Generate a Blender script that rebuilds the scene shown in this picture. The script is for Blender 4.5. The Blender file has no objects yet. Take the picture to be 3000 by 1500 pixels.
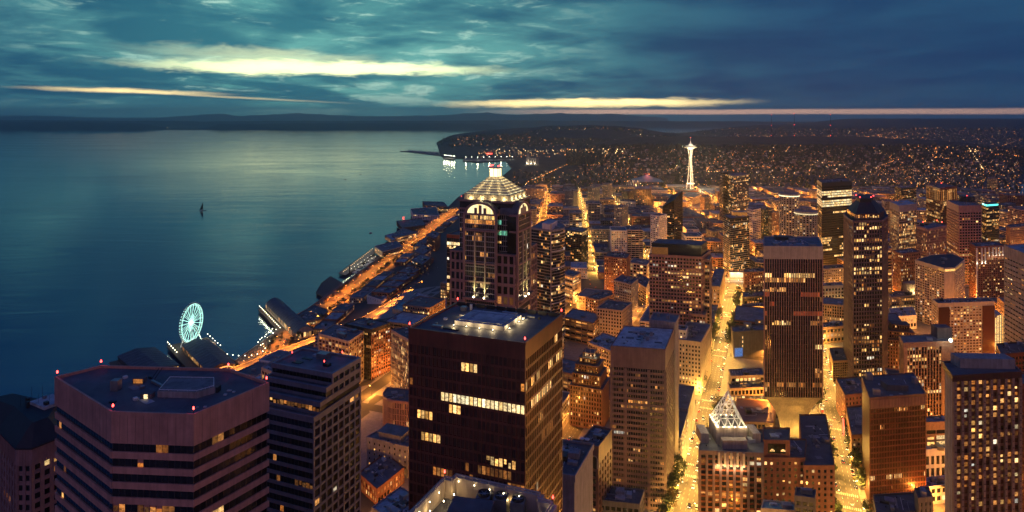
import bpy, math, random
import numpy as np
from mathutils import Vector
random.seed(7); rng = np.random.default_rng(7)
SC = bpy.context.scene
COL = SC.collection
# ------------------------------------------------------------------ camera
F_, YH, H = 1900.0, 338.0, 300.0      # focal length and eye level in photograph pixels (3000 wide), eye height in metres
cd = bpy.data.cameras.new('camera'); cam = bpy.data.objects.new('camera', cd); COL.objects.link(cam)
cam.location = (0, 0, H); cam.rotation_euler = (math.radians(90), 0, 0)
cd.sensor_width = 36; cd.lens = 36*F_/3000; cd.shift_y = -(750-YH)/3000
cd.clip_start = 1.0; cd.clip_end = 250000
SC.camera = cam
SC.render.engine = 'CYCLES'
SC.view_settings.view_transform = 'Standard'; SC.view_settings.look = 'None'
SC.view_settings.gamma = 1; SC.view_settings.use_curve_mapping = False
SC.view_settings.exposure = 0.0
cy = SC.cycles
cy.use_denoising = True; cy.denoiser = 'OPENIMAGEDENOISE'
cy.max_bounces = 4; cy.diffuse_bounces = 2; cy.glossy_bounces = 3; cy.transmission_bounces = 2
cy.transparent_max_bounces = 4; cy.volume_bounces = 0; cy.sample_clamp_indirect = 4; cy.sample_clamp_direct = 60
cy.caustics_reflective = False; cy.caustics_refractive = False
cy.use_light_tree = True; cy.use_adaptive_sampling = True; cy.adaptive_threshold = 0.02

# ------------------------------------------------------------------ node helper
class NT:
    def __init__(s, tree): s.t = tree; s.n = tree.nodes; s.l = tree.links
    def new(s, typ, **kw):
        n = s.n.new(typ)
        for k, v in kw.items(): setattr(n, k, v)
        return n
    def put(s, sock, v):
        if v is None: return
        if isinstance(v, bpy.types.NodeSocket): s.l.new(v, sock)
        elif isinstance(v, (tuple, list)) and len(v) == 3 and sock.type == 'RGBA': sock.default_value = (*v, 1)
        else: sock.default_value = v
    def m(s, op, a, b=None, c=None, clamp=False):
        n = s.new('ShaderNodeMath', operation=op, use_clamp=clamp)
        for i, v in enumerate((a, b, c)):
            if v is not None: s.put(n.inputs[i], v)
        return n.outputs[0]
    def mr(s, v, a, b, c=0.0, d=1.0, kind='SMOOTHSTEP'):
        n = s.new('ShaderNodeMapRange', interpolation_type=kind)
        s.put(n.inputs[0], v)
        for i, x in enumerate((a, b, c, d)): s.put(n.inputs[i+1], x)
        return n.outputs[0]
    def mix(s, f, a, b, blend='MIX'):
        n = s.new('ShaderNodeMix', data_type='RGBA', blend_type=blend)
        s.put(n.inputs[0], f); s.put(n.inputs[6], a); s.put(n.inputs[7], b)
        return n.outputs[2]
    def noise(s, vec, scale, detail=4, rough=.55, dist=0.0):
        n = s.new('ShaderNodeTexNoise'); s.put(n.inputs['Vector'], vec)
        n.inputs['Scale'].default_value = scale; n.inputs['Detail'].default_value = detail
        n.inputs['Roughness'].default_value = rough; n.inputs['Distortion'].default_value = dist
        return n.outputs[0]
    def comb(s, x, y, z=0.0):
        n = s.new('ShaderNodeCombineXYZ')
        for i, v in enumerate((x, y, z)): s.put(n.inputs[i], v)
        return n.outputs[0]
    def mapping(s, vec, scale=(1,1,1), rot=(0,0,0)):
        n = s.new('ShaderNodeMapping'); s.put(n.inputs[0], vec)
        n.inputs['Scale'].default_value = scale; n.inputs['Rotation'].default_value = rot
        return n.outputs[0]
R = math.radians
SUN_AZ, SUN_EL = R(-17), R(2.0)           # azimuth from +Y, to the left
# ------------------------------------------------------------------ world: dusk sky under a broken cloud sheet
wd = bpy.data.worlds.new('World'); SC.world = wd; wd.use_nodes = True
nt = NT(wd.node_tree); nt.n.clear()
gen = nt.new('ShaderNodeTexCoord').outputs['Generated']
sx = nt.new('ShaderNodeSeparateXYZ'); nt.put(sx.inputs[0], gen)
dx, dy, dz = sx.outputs
az = nt.m('ARCTAN2', dx, dy)
el = nt.m('ARCSINE', dz)
zz = nt.m('ADD', nt.m('MAXIMUM', dz, 0.0), 0.075)
cx = nt.m('DIVIDE', dx, zz); cyy = nt.m('DIVIDE', dy, zz)
cp = nt.comb(cx, cyy, 0)
n_big = nt.noise(nt.mapping(cp, (1, .8, 1)), 0.26, 5, .55, .8)
n_mid = nt.noise(nt.mapping(cp, (1.0, .9, 1), (0, 0, R(-12))), .85, 8, .60, .6)
ang = nt.comb(nt.m('MULTIPLY', az, 10.0), nt.m('MULTIPLY', el, 46.0), 0)
w1 = nt.m('SUBTRACT', nt.noise(ang, .55, 6, .62, .4), .5)
w2 = nt.m('SUBTRACT', nt.noise(ang, 2.2, 7, .68, .3), .5)
rag = nt.noise(nt.comb(nt.m('MULTIPLY', az, 14.0), nt.m('MULTIPLY', el, 75.0), 3.3), 1.0, 8, .66, .5)
sky = nt.new('ShaderNodeTexSky', sky_type='NISHITA', sun_disc=False)
sky.sun_elevation = SUN_EL; sky.sun_rotation = SUN_AZ % (2*math.pi)
sky.air_density = 1.2; sky.dust_density = 1.5; sky.ozone_density = 2.0
skyc = nt.mix(1.0, sky.outputs[0], (0.012, 0.012, 0.012), 'MULTIPLY')
def gap(caz, cel, haz, hel, tilt=0.0, edge=.30, warp=.9):
    a = nt.m('DIVIDE', nt.m('SUBTRACT', az, R(caz)), R(haz))
    e0 = nt.m('SUBTRACT', el, R(cel))
    if tilt: e0 = nt.m('ADD', e0, nt.m('MULTIPLY', nt.m('SUBTRACT', az, R(caz)), tilt))
    e = nt.m('ADD', nt.m('DIVIDE', e0, R(hel)), nt.m('MULTIPLY', w1, 1.9*warp))
    e = nt.m('ADD', e, nt.m('MULTIPLY', w2, 2.4*warp))
    r = nt.m('SQRT', nt.m('ADD', nt.m('MULTIPLY', a, a), nt.m('MULTIPLY', e, e)))
    return nt.mr(r, 1.0+edge, 1.0-edge)
g1 = gap(-16.0, 4.0, 11.5, 0.50, 0.0, .6, 1.1)
g1b = gap(-20.0, 4.8, 7.0, 0.55, .03, .9, 1.5)
g2 = gap(-30.5, 1.85, 4.4, 0.14, .02, .95, 1.1)
g2b = gap(-24.0, 1.5, 7.0, 0.07, .045, .9, .8)
g3 = gap(7.0, 1.04, 9.6, 0.36, -.006, .6, .9)
g4 = nt.m('MULTIPLY', nt.mr(nt.m('ABSOLUTE', nt.m('SUBTRACT', nt.m('ADD', el, nt.m('MULTIPLY', w1, .003)), R(.30))), R(.28), R(.10)), nt.mr(az, R(-6), R(10)))
# distance from the afterglow
da = nt.m('ABSOLUTE', nt.m('SUBTRACT', az, R(-16)))
prox = nt.mr(da, R(42), R(4))
dark = nt.mix(prox, (.0085, .043, .130), (.020, .115, .195))
lite = nt.mix(prox, (.021, .095, .190), (.10, .36, .365))
amp = nt.mr(az, R(40), R(-10), .35, 1.0)
dens = nt.m('ADD', .5, nt.m('MULTIPLY', amp, nt.m('ADD', nt.m('MULTIPLY', nt.m('SUBTRACT', n_big, .5), 1.25), nt.m('MULTIPLY', nt.m('SUBTRACT', n_mid, .5), .62))))
thin = nt.mr(nt.m('ADD', dens, nt.m('MULTIPLY', nt.m('SUBTRACT', rag, .5), .16)), .36, .63)
cloud = nt.mix(thin, dark, lite)
# thin spots where the light breaks through, only on the afterglow's side
spots = nt.m('MULTIPLY', nt.mr(nt.m('ADD', nt.m('MULTIPLY', rag, .75), nt.m('MULTIPLY', dens, .5)), .645, .76), nt.mr(da, R(27), R(7)))
spots = nt.m('MULTIPLY', spots, nt.mr(el, R(22), R(8)))
cloud = nt.mix(nt.m('MULTIPLY', spots, .85), cloud, (.56, .80, .66))
# lit cloud round the big gap
halo = gap(-17, 6.0, 15, 4.0, 0, .98, .5)
cloud = nt.mix(nt.m('MULTIPLY', halo, .45), cloud, nt.mix(thin, (.075, .33, .35), (.30, .78, .64)))
# towards the zenith the sheet turns deep blue; in the east it carries the glow of the town
cloud = nt.mix(nt.m('MULTIPLY', nt.mr(el, R(9.5), R(27)), .94), cloud, nt.mix(thin, (.005, .034, .19), (.012, .066, .28)))
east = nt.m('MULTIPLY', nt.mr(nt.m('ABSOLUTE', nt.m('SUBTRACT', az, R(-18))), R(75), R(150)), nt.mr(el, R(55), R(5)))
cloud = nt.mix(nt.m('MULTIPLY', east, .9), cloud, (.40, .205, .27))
low = nt.m('MULTIPLY', nt.mr(el, R(1.9), R(.1)), .6)
cloud = nt.mix(low, cloud, nt.mix(prox, (.026, .12, .25), (.11, .40, .44)))
creamA = nt.mix(1.0, (1.85, 2.05, 1.08), skyc, 'ADD')
creamB = nt.mix(1.0, (3.8, 2.85, 1.15), skyc, 'ADD')
pink = (2.5, 1.45, .95)
col = nt.mix(nt.m('MULTIPLY', g4, .85), cloud, pink)
col = nt.mix(nt.m('MULTIPLY', g3, .95), col, creamB)
col = nt.mix(nt.m('MULTIPLY', g2, .5), col, creamB)
col = nt.mix(nt.m('MULTIPLY', g2b, .2), col, creamB)
col = nt.mix(nt.m('MULTIPLY', g1b, .3), col, creamA)
col = nt.mix(nt.m('MULTIPLY', g1, .97), col, creamA)
col = nt.mix(nt.mr(el, R(-1), R(-.2), 1, 0), col, (.02, .06, .12))
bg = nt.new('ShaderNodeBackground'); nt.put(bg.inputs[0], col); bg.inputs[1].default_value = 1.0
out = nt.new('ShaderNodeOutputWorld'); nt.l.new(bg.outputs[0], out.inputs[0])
wd.cycles.sampling_method = 'MANUAL'; wd.cycles.sample_map_resolution = 1024
# faint last light from behind the clouds
sd = bpy.data.lights.new('sun', 'SUN'); sun = bpy.data.objects.new('sun', sd); COL.objects.link(sun)
sd.energy = 0.003; sd.angle = R(35); sd.color = (1, .85, .65)
sv = Vector((math.sin(SUN_AZ)*math.cos(R(4)), math.cos(SUN_AZ)*math.cos(R(4)), math.sin(R(4))))
sun.rotation_euler = sv.to_track_quat('Z', 'Y').to_euler()

# ------------------------------------------------------------------ materials
M = {}
def mat(name, col=(.3,.3,.3), rough=.7, metal=0.0, var=.25, scale=.15, streak=0.0, bump=0.0, spec=.5, dirt=None):
    m = bpy.data.materials.new(name); m.use_nodes = True; t = NT(m.node_tree)
    b = t.n['Principled BSDF']; M[name] = m
    b.inputs['Roughness'].default_value = rough; b.inputs['Metallic'].default_value = metal
    b.inputs['Specular IOR Level'].default_value = spec
    pos = t.new('ShaderNodeNewGeometry').outputs['Position']
    oi = t.new('ShaderNodeObjectInfo').outputs['Random']
    n1 = t.noise(pos, scale, 5, .6)
    f = t.mr(n1, .3, .7, 1-var, 1+var, 'LINEAR')
    f = t.m('MULTIPLY', f, t.mr(oi, 0, 1, 1-var*.35, 1+var*.35, 'LINEAR'))
    if streak:
        n2 = t.noise(t.mapping(pos, (1, 1, .06)), .9, 4, .65)
        f = t.m('MULTIPLY', f, t.mr(n2, .35, .7, 1+streak*.3, 1-streak, 'LINEAR'))
    c = t.mix(1.0, (*col,), t.comb(f, f, f), 'MULTIPLY')
    if dirt:
        n3 = t.noise(pos, scale*3.1, 6, .7)
        c = t.mix(t.mr(n3, .52, .66), c, dirt)
    t.put(b.inputs['Base Color'], c)
    if bump:
        bp = t.new('ShaderNodeBump'); bp.inputs['Strength'].default_value = bump; bp.inputs['Distance'].default_value = .1
        t.put(bp.inputs['Height'], t.noise(pos, 2.0, 4, .6)); t.l.new(bp.outputs[0], b.inputs['Normal'])
    return m
def glass(name, col, rough=.08, metal=0.0, spec=.6):
    m = bpy.data.materials.new(name); m.use_nodes = True; t = NT(m.node_tree); M[name] = m
    b = t.n['Principled BSDF']
    oi = t.new('ShaderNodeObjectInfo').outputs['Random']
    isl = t.new('ShaderNodeNewGeometry').outputs['Random Per Island']
    r = t.m('FRACT', t.m('ADD', oi, isl))
    f = t.mr(r, 0, 1, .45, 1.6, 'LINEAR')
    t.put(b.inputs['Base Color'], t.mix(1.0, (*col,), t.comb(f, f, f), 'MULTIPLY'))
    t.put(b.inputs['Roughness'], t.mr(r, 0, 1, rough*.6, rough*2.0, 'LINEAR'))
    b.inputs['Metallic'].default_value = metal; b.inputs['Specular IOR Level'].default_value = spec
    return m
def emit(name, col, st, var=0.0, interior=False, sample=False):
    m = bpy.data.materials.new(name); m.use_nodes = True; t = NT(m.node_tree); M[name] = m
    b = t.n['Principled BSDF']; b.inputs['Roughness'].default_value = .3
    b.inputs['Base Color'].default_value = (.05, .04, .03, 1)
    s = st
    if var or interior:
        oi = t.new('ShaderNodeObjectInfo').outputs['Random']
        g = t.new('ShaderNodeNewGeometry')
        r = t.m('FRACT', t.m('ADD', t.m('MULTIPLY', oi, 7.31), g.outputs['Random Per Island']))
        s = t.m('MULTIPLY', t.mr(t.m('MULTIPLY', r, r), 0, 1, 1-var, 1+2.2*var, 'LINEAR'), st*.8)
        r2 = t.m('FRACT', t.m('MULTIPLY', r, 13.7))
        c = t.mix(r2, (col[0], col[1]*.78, col[2]*.55), (col[0], min(1, col[1]*1.12), min(1, col[2]*1.45)))
        if interior:      # furniture, blinds and ceiling lights seen through the pane
            n = t.noise(t.mapping(g.outputs['Position'], (1, 1, 1.4)), 1.1, 3, .6)
            s = t.m('MULTIPLY', s, t.mr(n, .34, .62, .30, 1.25, 'LINEAR'))
        t.put(b.inputs['Emission Color'], c)
    else:
        b.inputs['Emission Color'].default_value = (*col, 1)
    t.put(b.inputs['Emission Strength'], s)
    m.cycles.emission_sampling = 'FRONT' if sample else 'NONE'
    return m
# ------------------------------------------------------------------ palette (real-world base colours)
mat('granite_pink', (.38, .205, .175), .55, var=.18, scale=.25, streak=.25)
mat('granite_rose', (.56, .285, .215), .55, var=.16, scale=.25, streak=.25)
mat('rose_dark', (.165, .105, .11), .65, var=.2, scale=.2, streak=.25)
mat('quay_paving', (.085, .078, .07), .9, var=.3, scale=.2)
mat('granite_brown', (.17, .085, .065), .4, var=.2, scale=.2, streak=.2)
mat('bronze', (.20, .062, .034), .35, .1, var=.3, scale=.1, streak=.35)
mat('bronze_dark', (.10, .030, .018), .35, .1, var=.3, scale=.1, streak=.3)
mat('concrete', (.34, .29, .26), .8, var=.2, scale=.2, streak=.35)
mat('concrete_grey', (.27, .26, .27), .8, var=.2, scale=.2, streak=.35)
mat('concrete_dark', (.13, .12, .125), .8, var=.22, scale=.2, streak=.3)
mat('cream_stone', (.50, .41, .31), .75, var=.15, scale=.2, streak=.25)
mat('white_paint', (.72, .70, .66), .6, var=.1, scale=.2, streak=.15)
mat('blue_grey_panel', (.20, .20, .23), .5, var=.15, scale=.2, streak=.2)
mat('brick', (.26, .105, .065), .85, var=.25, scale=.5, streak=.2)
mat('brick_tan', (.36, .225, .14), .85, var=.22, scale=.5, streak=.2)
mat('rose_stone', (.30, .18, .17), .6, var=.18, scale=.2, streak=.2)
mat('roof_grey', (.16, .17, .175), .75, var=.4, scale=.12, dirt=(.10, .11, .12))
mat('roof_dark', (.085, .09, .10), .7, var=.4, scale=.15, dirt=(.10, .105, .11))
mat('roof_light', (.40, .42, .42), .7, var=.35, scale=.13, dirt=(.22, .24, .25))
mat('roof_red', (.20, .075, .05), .8, var=.3, scale=.2)
mat('slate', (.018, .018, .022), .6, var=.3, scale=.4)
mat('metal_grey', (.30, .31, .32), .4, .7, var=.2, scale=.6)
mat('metal_dark', (.05, .05, .055), .45, .6, var=.2, scale=.6)
mat('steel_white', (.75, .76, .76), .4, .2, var=.08, scale=.5)
mat('asphalt', (.052, .050, .048), .85, var=.25, scale=.08, dirt=(.065, .062, .058))
mat('sidewalk', (.24, .225, .205), .85, var=.2, scale=.3)
mat('road_paint', (.70, .68, .62), .7, var=.15, scale=.6)
mat('road_yellow', (.60, .38, .06), .7, var=.15, scale=.6)
mat('timber', (.13, .095, .07), .85, var=.3, scale=.6, streak=.2)
mat('copper_roof', (.16, .33, .30), .6, var=.3, scale=.4)
mat('mullion', (.10, .085, .08), .4, .5, var=.15, scale=.5)
mat('mullion_light', (.42, .38, .36), .4, .4, var=.1, scale=.5)
mat('bark', (.06, .042, .03), .9, var=.3, scale=2)
mat('tyre', (.015, .015, .015), .8, var=.1)
for nm, c in (('leaf', (.040, .062, .018)), ('leaf_dark', (.018, .032, .014)), ('leaf_autumn', (.10, .062, .016))):
    mat(nm, c, .7, var=.45, scale=.9)
for nm, c in (('car_white', (.7, .7, .7)), ('car_black', (.015, .015, .017)), ('car_silver', (.42, .43, .44)), ('car_red', (.35, .02, .015)), ('car_blue', (.03, .06, .16)), ('car_taxi', (.55, .36, .03))):
    mat(nm, c, .22, .15, var=.03)
glass('glass_dark', (.010, .011, .014), .07)
glass('glass_blue', (.014, .022, .032), .06)
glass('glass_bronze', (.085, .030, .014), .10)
glass('glass_car', (.01, .01, .012), .05)
emit('lit_bright', (1, .60, .19), 1.45, .6, True)
emit('lit_warm', (1, .43, .10), .85, .65, True)
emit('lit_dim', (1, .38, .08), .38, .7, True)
emit('lit_white', (1, .78, .36), 1.9, .3, True)
emit('lit_cool', (1, .95, .62), .95, .5, True)
emit('headlight', (1, .92, .7), 14)
emit('taillight', (1, .06, .03), 7)
emit('lit_red', (1, .16, .05), .35, .3, True)
emit('lit_green', (.25, .95, .50), .55, .5, True)
emit('lamp_sodium', (1, .45, .10), 26)
emit('lamp_warm', (1, .80, .45), 24)
emit('lamp_white', (.95, .95, .75), 24)
emit('pier_globe', (1, .90, .62), 9)
emit('pier_globe_warm', (1, .66, .26), 7)
emit('lantern_light', (1, .84, .42), 2.6)
emit('lamp_red', (1, .05, .04), 11)
emit('neon_red', (1, .10, .07), 3.0)
emit('neon_teal', (.10, .85, .72), 2.2)
emit('neon_orange', (1, .28, .06), 3.0)
emit('wheel_light', (.50, 1, .84), 2.3, sample=True)
emit('crown_light', (1, .84, .38), 1.7, .1)
emit('signal_green', (.05, 1, .45), 8)
emit('far_light', (1, .36, .07), 2.6, .85)
emit('far_light_white', (1, .66, .26), 3.4, .8)
emit('screen_blue', (.12, .32, 1), 1.6, .8, True)

# ------------------------------------------------------------------ geometry helpers
def smooth(x, a, b):
    t = np.clip((np.asarray(x, float)-a)/(b-a), 0, 1); return t*t*(3-2*t)
SHORE = np.array([(0,-411),(2000,-213),(2350,-196),(2568,-169),(2822,-119),(3132,-49),(3630,0),(4318,-45),(4450,-300),(4597,-484),
                  (4872,-538),(5500,-620),(6196,-708),(7000,-815),(7702,-851),(8600,-500),(9200,600),(9800,2500),(11000,4000),(16000,8500)], float)
def xshore(Y): return np.interp(Y, SHORE[:,0], SHORE[:,1])
MAGX = (np.array([1285,1320,1450,1600,1750,1860,1930,2000,2100])-1500)*7500/1900.
MAGZ = np.array([20,62,122,152,166,142,95,60,20.])
def gz(X, Y):
    X = np.asarray(X, float); Y = np.asarray(Y, float)
    d = X - xshore(Y)
    city = 4 + 36*smooth(d, 45, 230)
    lowl = smooth(Y, 2500, 3200)*(1-smooth(X, 250, 700))
    z = city*(1-lowl) + 5*lowl
    far = smooth(Y, 5200, 6200); z = z*(1-far) + np.minimum(z, 15)*far
    z = z + 102*smooth(X, 330, 980)*(1-smooth(X, 2500, 3900))*smooth(Y, 2850, 4050)*(1-smooth(Y, 4800, 5800))
    z = z + np.interp(X, MAGX, MAGZ, 0, 0)*smooth(Y, 5700, 7300)*(1-smooth(Y, 8100, 8900))*smooth(d, 0, 120)
    z = z + 118*smooth(X, 1900, 4300)*smooth(Y, 6700, 8600)
    z = z + 90*smooth(X, 5200, 8000)*smooth(Y, 8000, 11000)
    return z
def unp(px, py, z):
    Y = F_*(H-z)/(py-YH); return np.array([Y*(px-1500)/F_, Y])
def gpx(px, py):
    z = 30.0
    for _ in range(25):
        p = unp(px, py, z); z = .5*z + .5*float(gz(*p))
    return p
def pxof(x, y, z):
    return 1500+F_*x/y, YH+F_*(H-z)/y
AV = math.atan(758/1900.); CA, SA = math.cos(AV), math.sin(AV)     # downtown avenues
BV = R(4.6); CB, SB = math.cos(BV), math.sin(BV)                   # streets of the northern grid
def uv(u, v): return np.array([v*CA+u*SA, -v*SA+u*CA])
def pq(p, q): return np.array([p*CB+q*SB, -p*SB+q*CB])
def touv(x, y): return x*SA+y*CA, x*CA-y*SA
def topq(x, y): return x*CB-y*SB, x*SB+y*CB

class MB:
    def __init__(s): s.v = []; s.f = []; s.m = []; s.mats = []
    def mi(s, name):
        if name not in s.mats: s.mats.append(name)
        return s.mats.index(name)
    def face(s, pts, m):
        k = len(s.v); s.v.extend([tuple(map(float, p)) for p in pts]); s.f.append(tuple(range(k, k+len(pts)))); s.m.append(s.mi(m))
    def hexa(s, p8, m):
        k = len(s.v); s.v.extend([tuple(map(float, p)) for p in p8]); i = s.mi(m)
        for q in ((0,3,2,1),(4,5,6,7),(0,1,5,4),(1,2,6,5),(2,3,7,6),(3,0,4,7)):
            s.f.append(tuple(k+j for j in q)); s.m.append(i)
    def box(s, x, y, z, sx, sy, sz, m, rz=0.0):      # centre x,y; bottom z
        c, d = math.cos(rz), math.sin(rz); p = []
        for zz in (z, z+sz):
            for a, b in ((-1,-1),(1,-1),(1,1),(-1,1)):
                X, Y = a*sx/2, b*sy/2; p.append((x+X*c-Y*d, y+X*d+Y*c, zz))
        s.hexa(p, m)
    def prism(s, poly, z0, z1, ms, mt=None, bottom=False, poly2=None):
        n = len(poly); p2 = poly if poly2 is None else poly2
        k = len(s.v)
        s.v.extend([(float(a), float(b), z0) for a, b in poly]); s.v.extend([(float(a), float(b), z1) for a, b in p2])
        i = s.mi(ms)
        for j in range(n):
            s.f.append((k+j, k+(j+1)%n, k+n+(j+1)%n, k+n+j)); s.m.append(i)
        s.f.append(tuple(range(k+n, k+2*n))); s.m.append(s.mi(mt or ms))
        if bottom: s.f.append(tuple(range(k+n-1, k-1, -1))); s.m.append(i)
    def tube(s, a, b, r, m, n=6, r2=None):
        a = Vector(a); b = Vector(b); d = (b-a)
        if d.length < 1e-6: return
        q = d.normalized().to_track_quat('Z', 'Y'); r2 = r if r2 is None else r2; k = len(s.v); i = s.mi(m)
        for c, rr in ((a, r), (b, r2)):
            for j in range(n):
                t = 2*math.pi*j/n; w = c + q @ Vector((rr*math.cos(t), rr*math.sin(t), 0)); s.v.append(tuple(w))
        for j in range(n): s.f.append((k+j, k+(j+1)%n, k+n+(j+1)%n, k+n+j)); s.m.append(i)
        s.f.append(tuple(range(k+n, k+2*n))); s.m.append(i); s.f.append(tuple(range(k+n-1, k-1, -1))); s.m.append(i)
    def lathe(s, cx, cy, prof, m, n=24):
        k = len(s.v); i = s.mi(m)
        for r, z in prof:
            for j in range(n):
                t = 2*math.pi*j/n; s.v.append((cx+r*math.cos(t), cy+r*math.sin(t), z))
        for q in range(len(prof)-1):
            for j in range(n):
                s.f.append((k+q*n+j, k+q*n+(j+1)%n, k+(q+1)*n+(j+1)%n, k+(q+1)*n+j)); s.m.append(i)
        s.f.append(tuple(range(k+(len(prof)-1)*n, k+len(prof)*n))); s.m.append(i)
    def mesh(s, name):
        me = bpy.data.meshes.new(name); me.from_pydata(s.v, [], s.f)
        for n in s.mats: me.materials.append(M[n])
        me.polygons.foreach_set('material_index', s.m); me.update()
        return me
    def build(s, name, parent=None, kind=None, loc=None):
        o = bpy.data.objects.new(name, s.mesh(name)); COL.objects.link(o)
        if parent is not None:
            o.parent = parent; o.location = -Vector(parent['base'])
        if loc is not None: o.location = loc
        if kind: o['kind'] = kind
        return o
def tag(o, label, cat, group=None):
    o['label'] = label; o['category'] = cat
    if group: o['group'] = group
    return o
def thing(name, label, cat, base, group=None, rz=0.0):
    o = bpy.data.objects.new(name, None); COL.objects.link(o); o.empty_display_size = 1
    o.location = base; o['base'] = [float(b) for b in base]; o.rotation_euler[2] = rz
    return tag(o, label, cat, group)
UNIT = {}
def unit(mname):
    if mname not in UNIT:
        b = MB(); b.box(0, 0, -.5, 1, 1, 1, mname); UNIT[mname] = b.mesh('block_'+mname)
    return UNIT[mname]
def piece(name, parent, c, size, rz, mname):       # a part that shares one box mesh per material
    o = bpy.data.objects.new(name, unit(mname)); COL.objects.link(o); o.parent = parent
    b = parent['base']; o.location = (c[0]-b[0], c[1]-b[1], c[2]-b[2]); o.rotation_euler = (0, 0, rz); o.scale = size
    return o
def struct(o): o['kind'] = 'structure'; return o

# ------------------------------------------------------------------ land
rowsY = np.concatenate([np.arange(60, 2600, 40), np.geomspace(2600, 16000, 120)])
offs = np.concatenate([[0, 0.5, 30, 45], np.arange(60, 250, 15), np.geomspace(260, 16000, 110)])
b = MB(); vs = []
for Y in rowsY:
    x0 = float(xshore(Y)); X = x0 + offs; Z = gz(X, np.full_like(X, Y))
    if Y > 2700:
        Z = Z + 5*smooth(Y, 2700, 4000)*np.sin(X*.011+Y*.007)*np.sin(X*.004-Y*.013)*smooth(X-x0, 0, 300)
    Z[0] = -4.0
    vs += [(float(a), float(Y), float(c)) for a, c in zip(X, Z)]
nc = len(offs); fs = []
for i in range(len(rowsY)-1):
    for j in range(nc-1): fs.append((i*nc+j, i*nc+j+1, (i+1)*nc+j+1, (i+1)*nc+j))
me = bpy.data.meshes.new('ground'); me.from_pydata(vs, [], fs)
gm = bpy.data.materials.new('ground'); gm.use_nodes = True; t = NT(gm.node_tree); pb = t.n['Principled BSDF']
pos = t.new('ShaderNodeNewGeometry').outputs['Position']
sp = t.new('ShaderNodeSeparateXYZ'); t.put(sp.inputs[0], pos)
asph = t.mix(t.noise(pos, .05, 5, .6), (.075, .070, .064), (.045, .042, .042))
wood = t.mix(t.mr(t.noise(pos, .02, 6, .65), .4, .62), (.012, .020, .014), (.040, .048, .030))
t.put(pb.inputs['Base Color'], t.mix(t.mr(sp.outputs[1], 2300, 3000), asph, wood)); pb.inputs['Roughness'].default_value = .9
me.materials.append(gm)
o = bpy.data.objects.new('ground', me); COL.objects.link(o); struct(o)

# ------------------------------------------------------------------ sea
b = MB(); b.face([(-58000, -2000, 0), (58000, -2000, 0), (58000, 19000, 0), (-58000, 19000, 0)], 'asphalt')
wm = bpy.data.materials.new('sea_water'); wm.use_nodes = True; t = NT(wm.node_tree); pb = t.n['Principled BSDF']
pos = t.new('ShaderNodeNewGeometry').outputs['Position']
pb.inputs['Base Color'].default_value = (.001, .028, .11, 1); pb.inputs['IOR'].default_value = 2.1
patch = t.noise(t.mapping(pos, (.0007, .0022, 1), (0, 0, R(9))), 1.0, 7, .64, 1.2)
pb.inputs['Specular IOR Level'].default_value = .5; pb.inputs['Specular Tint'].default_value = (.56, 1, .93, 1)
t.put(pb.inputs['Roughness'], t.mr(patch, .35, .65, .04, .15, 'LINEAR'))
wv = t.noise(t.mapping(pos, (.05, .11, 1), (0, 0, R(-20))), 1.0, 5, .6)
sw = t.noise(t.mapping(pos, (.0045, .016, 1), (0, 0, R(7))), 1.0, 6, .62, .8)
bs = t.new('ShaderNodeBump'); bs.inputs['Distance'].default_value = .8; bs.inputs['Strength'].default_value = 1.0; t.put(bs.inputs['Height'], sw)
bp = t.new('ShaderNodeBump'); bp.inputs['Distance'].default_value = 1.2; t.l.new(bs.outputs[0], bp.inputs['Normal'])
t.put(bp.inputs['Strength'], t.mr(patch, .35, .68, .02, .16, 'LINEAR')); t.put(bp.inputs['Height'], wv)
t.l.new(bp.outputs[0], pb.inputs['Normal'])
M['sea_water'] = wm
o = b.build('sea'); o.data.materials.clear(); o.data.materials.append(wm); struct(o)

# ------------------------------------------------------------------ far shores and mountains
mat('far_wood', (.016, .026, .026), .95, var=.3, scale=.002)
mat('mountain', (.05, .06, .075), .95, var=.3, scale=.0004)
def ridge(name, Y0, depth, prof, seed, rough, mname, zf=0.0, step=12):
    """a long ridge: prof is (px, py of its crest) in photograph pixels seen at Y0; rises from the shore to the crest and rolls on"""
    r = np.random.default_rng(seed); prof = np.array(prof, float)
    pxs = np.arange(prof[0,0], prof[-1,0], step)
    crest = np.interp(pxs, prof[:,0], prof[:,1])
    for k, a in ((90, 1.0), (31, .6), (13, .4)):
        ph = r.uniform(0, 6.28, 3)
        crest = crest + rough*a*np.sin(pxs/k*1.3+ph[0])*np.sin(pxs/k*.37+ph[1])
    tt = [0, .06, .2, .4, .65, 1.0, 1.4]; hh = [0, .12, .45, .75, .93, 1.0, .8]
    vs = []; fs = []
    for a, (p, c) in enumerate(zip(pxs, crest)):
        Yc = Y0+depth; zc = max(H-(c-YH)*Yc/F_, 5)
        for k, (q, h) in enumerate(zip(tt, hh)):
            Y = Y0+depth*q; X = (p-1500)*Y/F_
            j = 1+.14*math.sin(p*.09+k*2.1+seed)*(0 < k < 5)
            vs.append((X, Y, zf-3 if k == 0 else zf+(zc-zf)*h*j))
    n = len(tt)
    for a in range(len(pxs)-1):
        for k in range(n-1): fs.append((a*n+k, (a+1)*n+k, (a+1)*n+k+1, a*n+k+1))
    me = bpy.data.meshes.new(name); me.from_pydata(vs, [], fs); me.materials.append(M[mname])
    for p in me.polygons: p.use_smooth = True
    o = bpy.data.objects.new(name, me); COL.objects.link(o); return struct(o)
ridge('hills', 13200, 1500, [(-900,356),(60,356),(300,359),(420,362),(500,377),(600,376),(640,363),(900,361),(1150,361),(1400,361),(1430,364),(1520,375),(1600,378)], 3, .7, 'far_wood')
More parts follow.
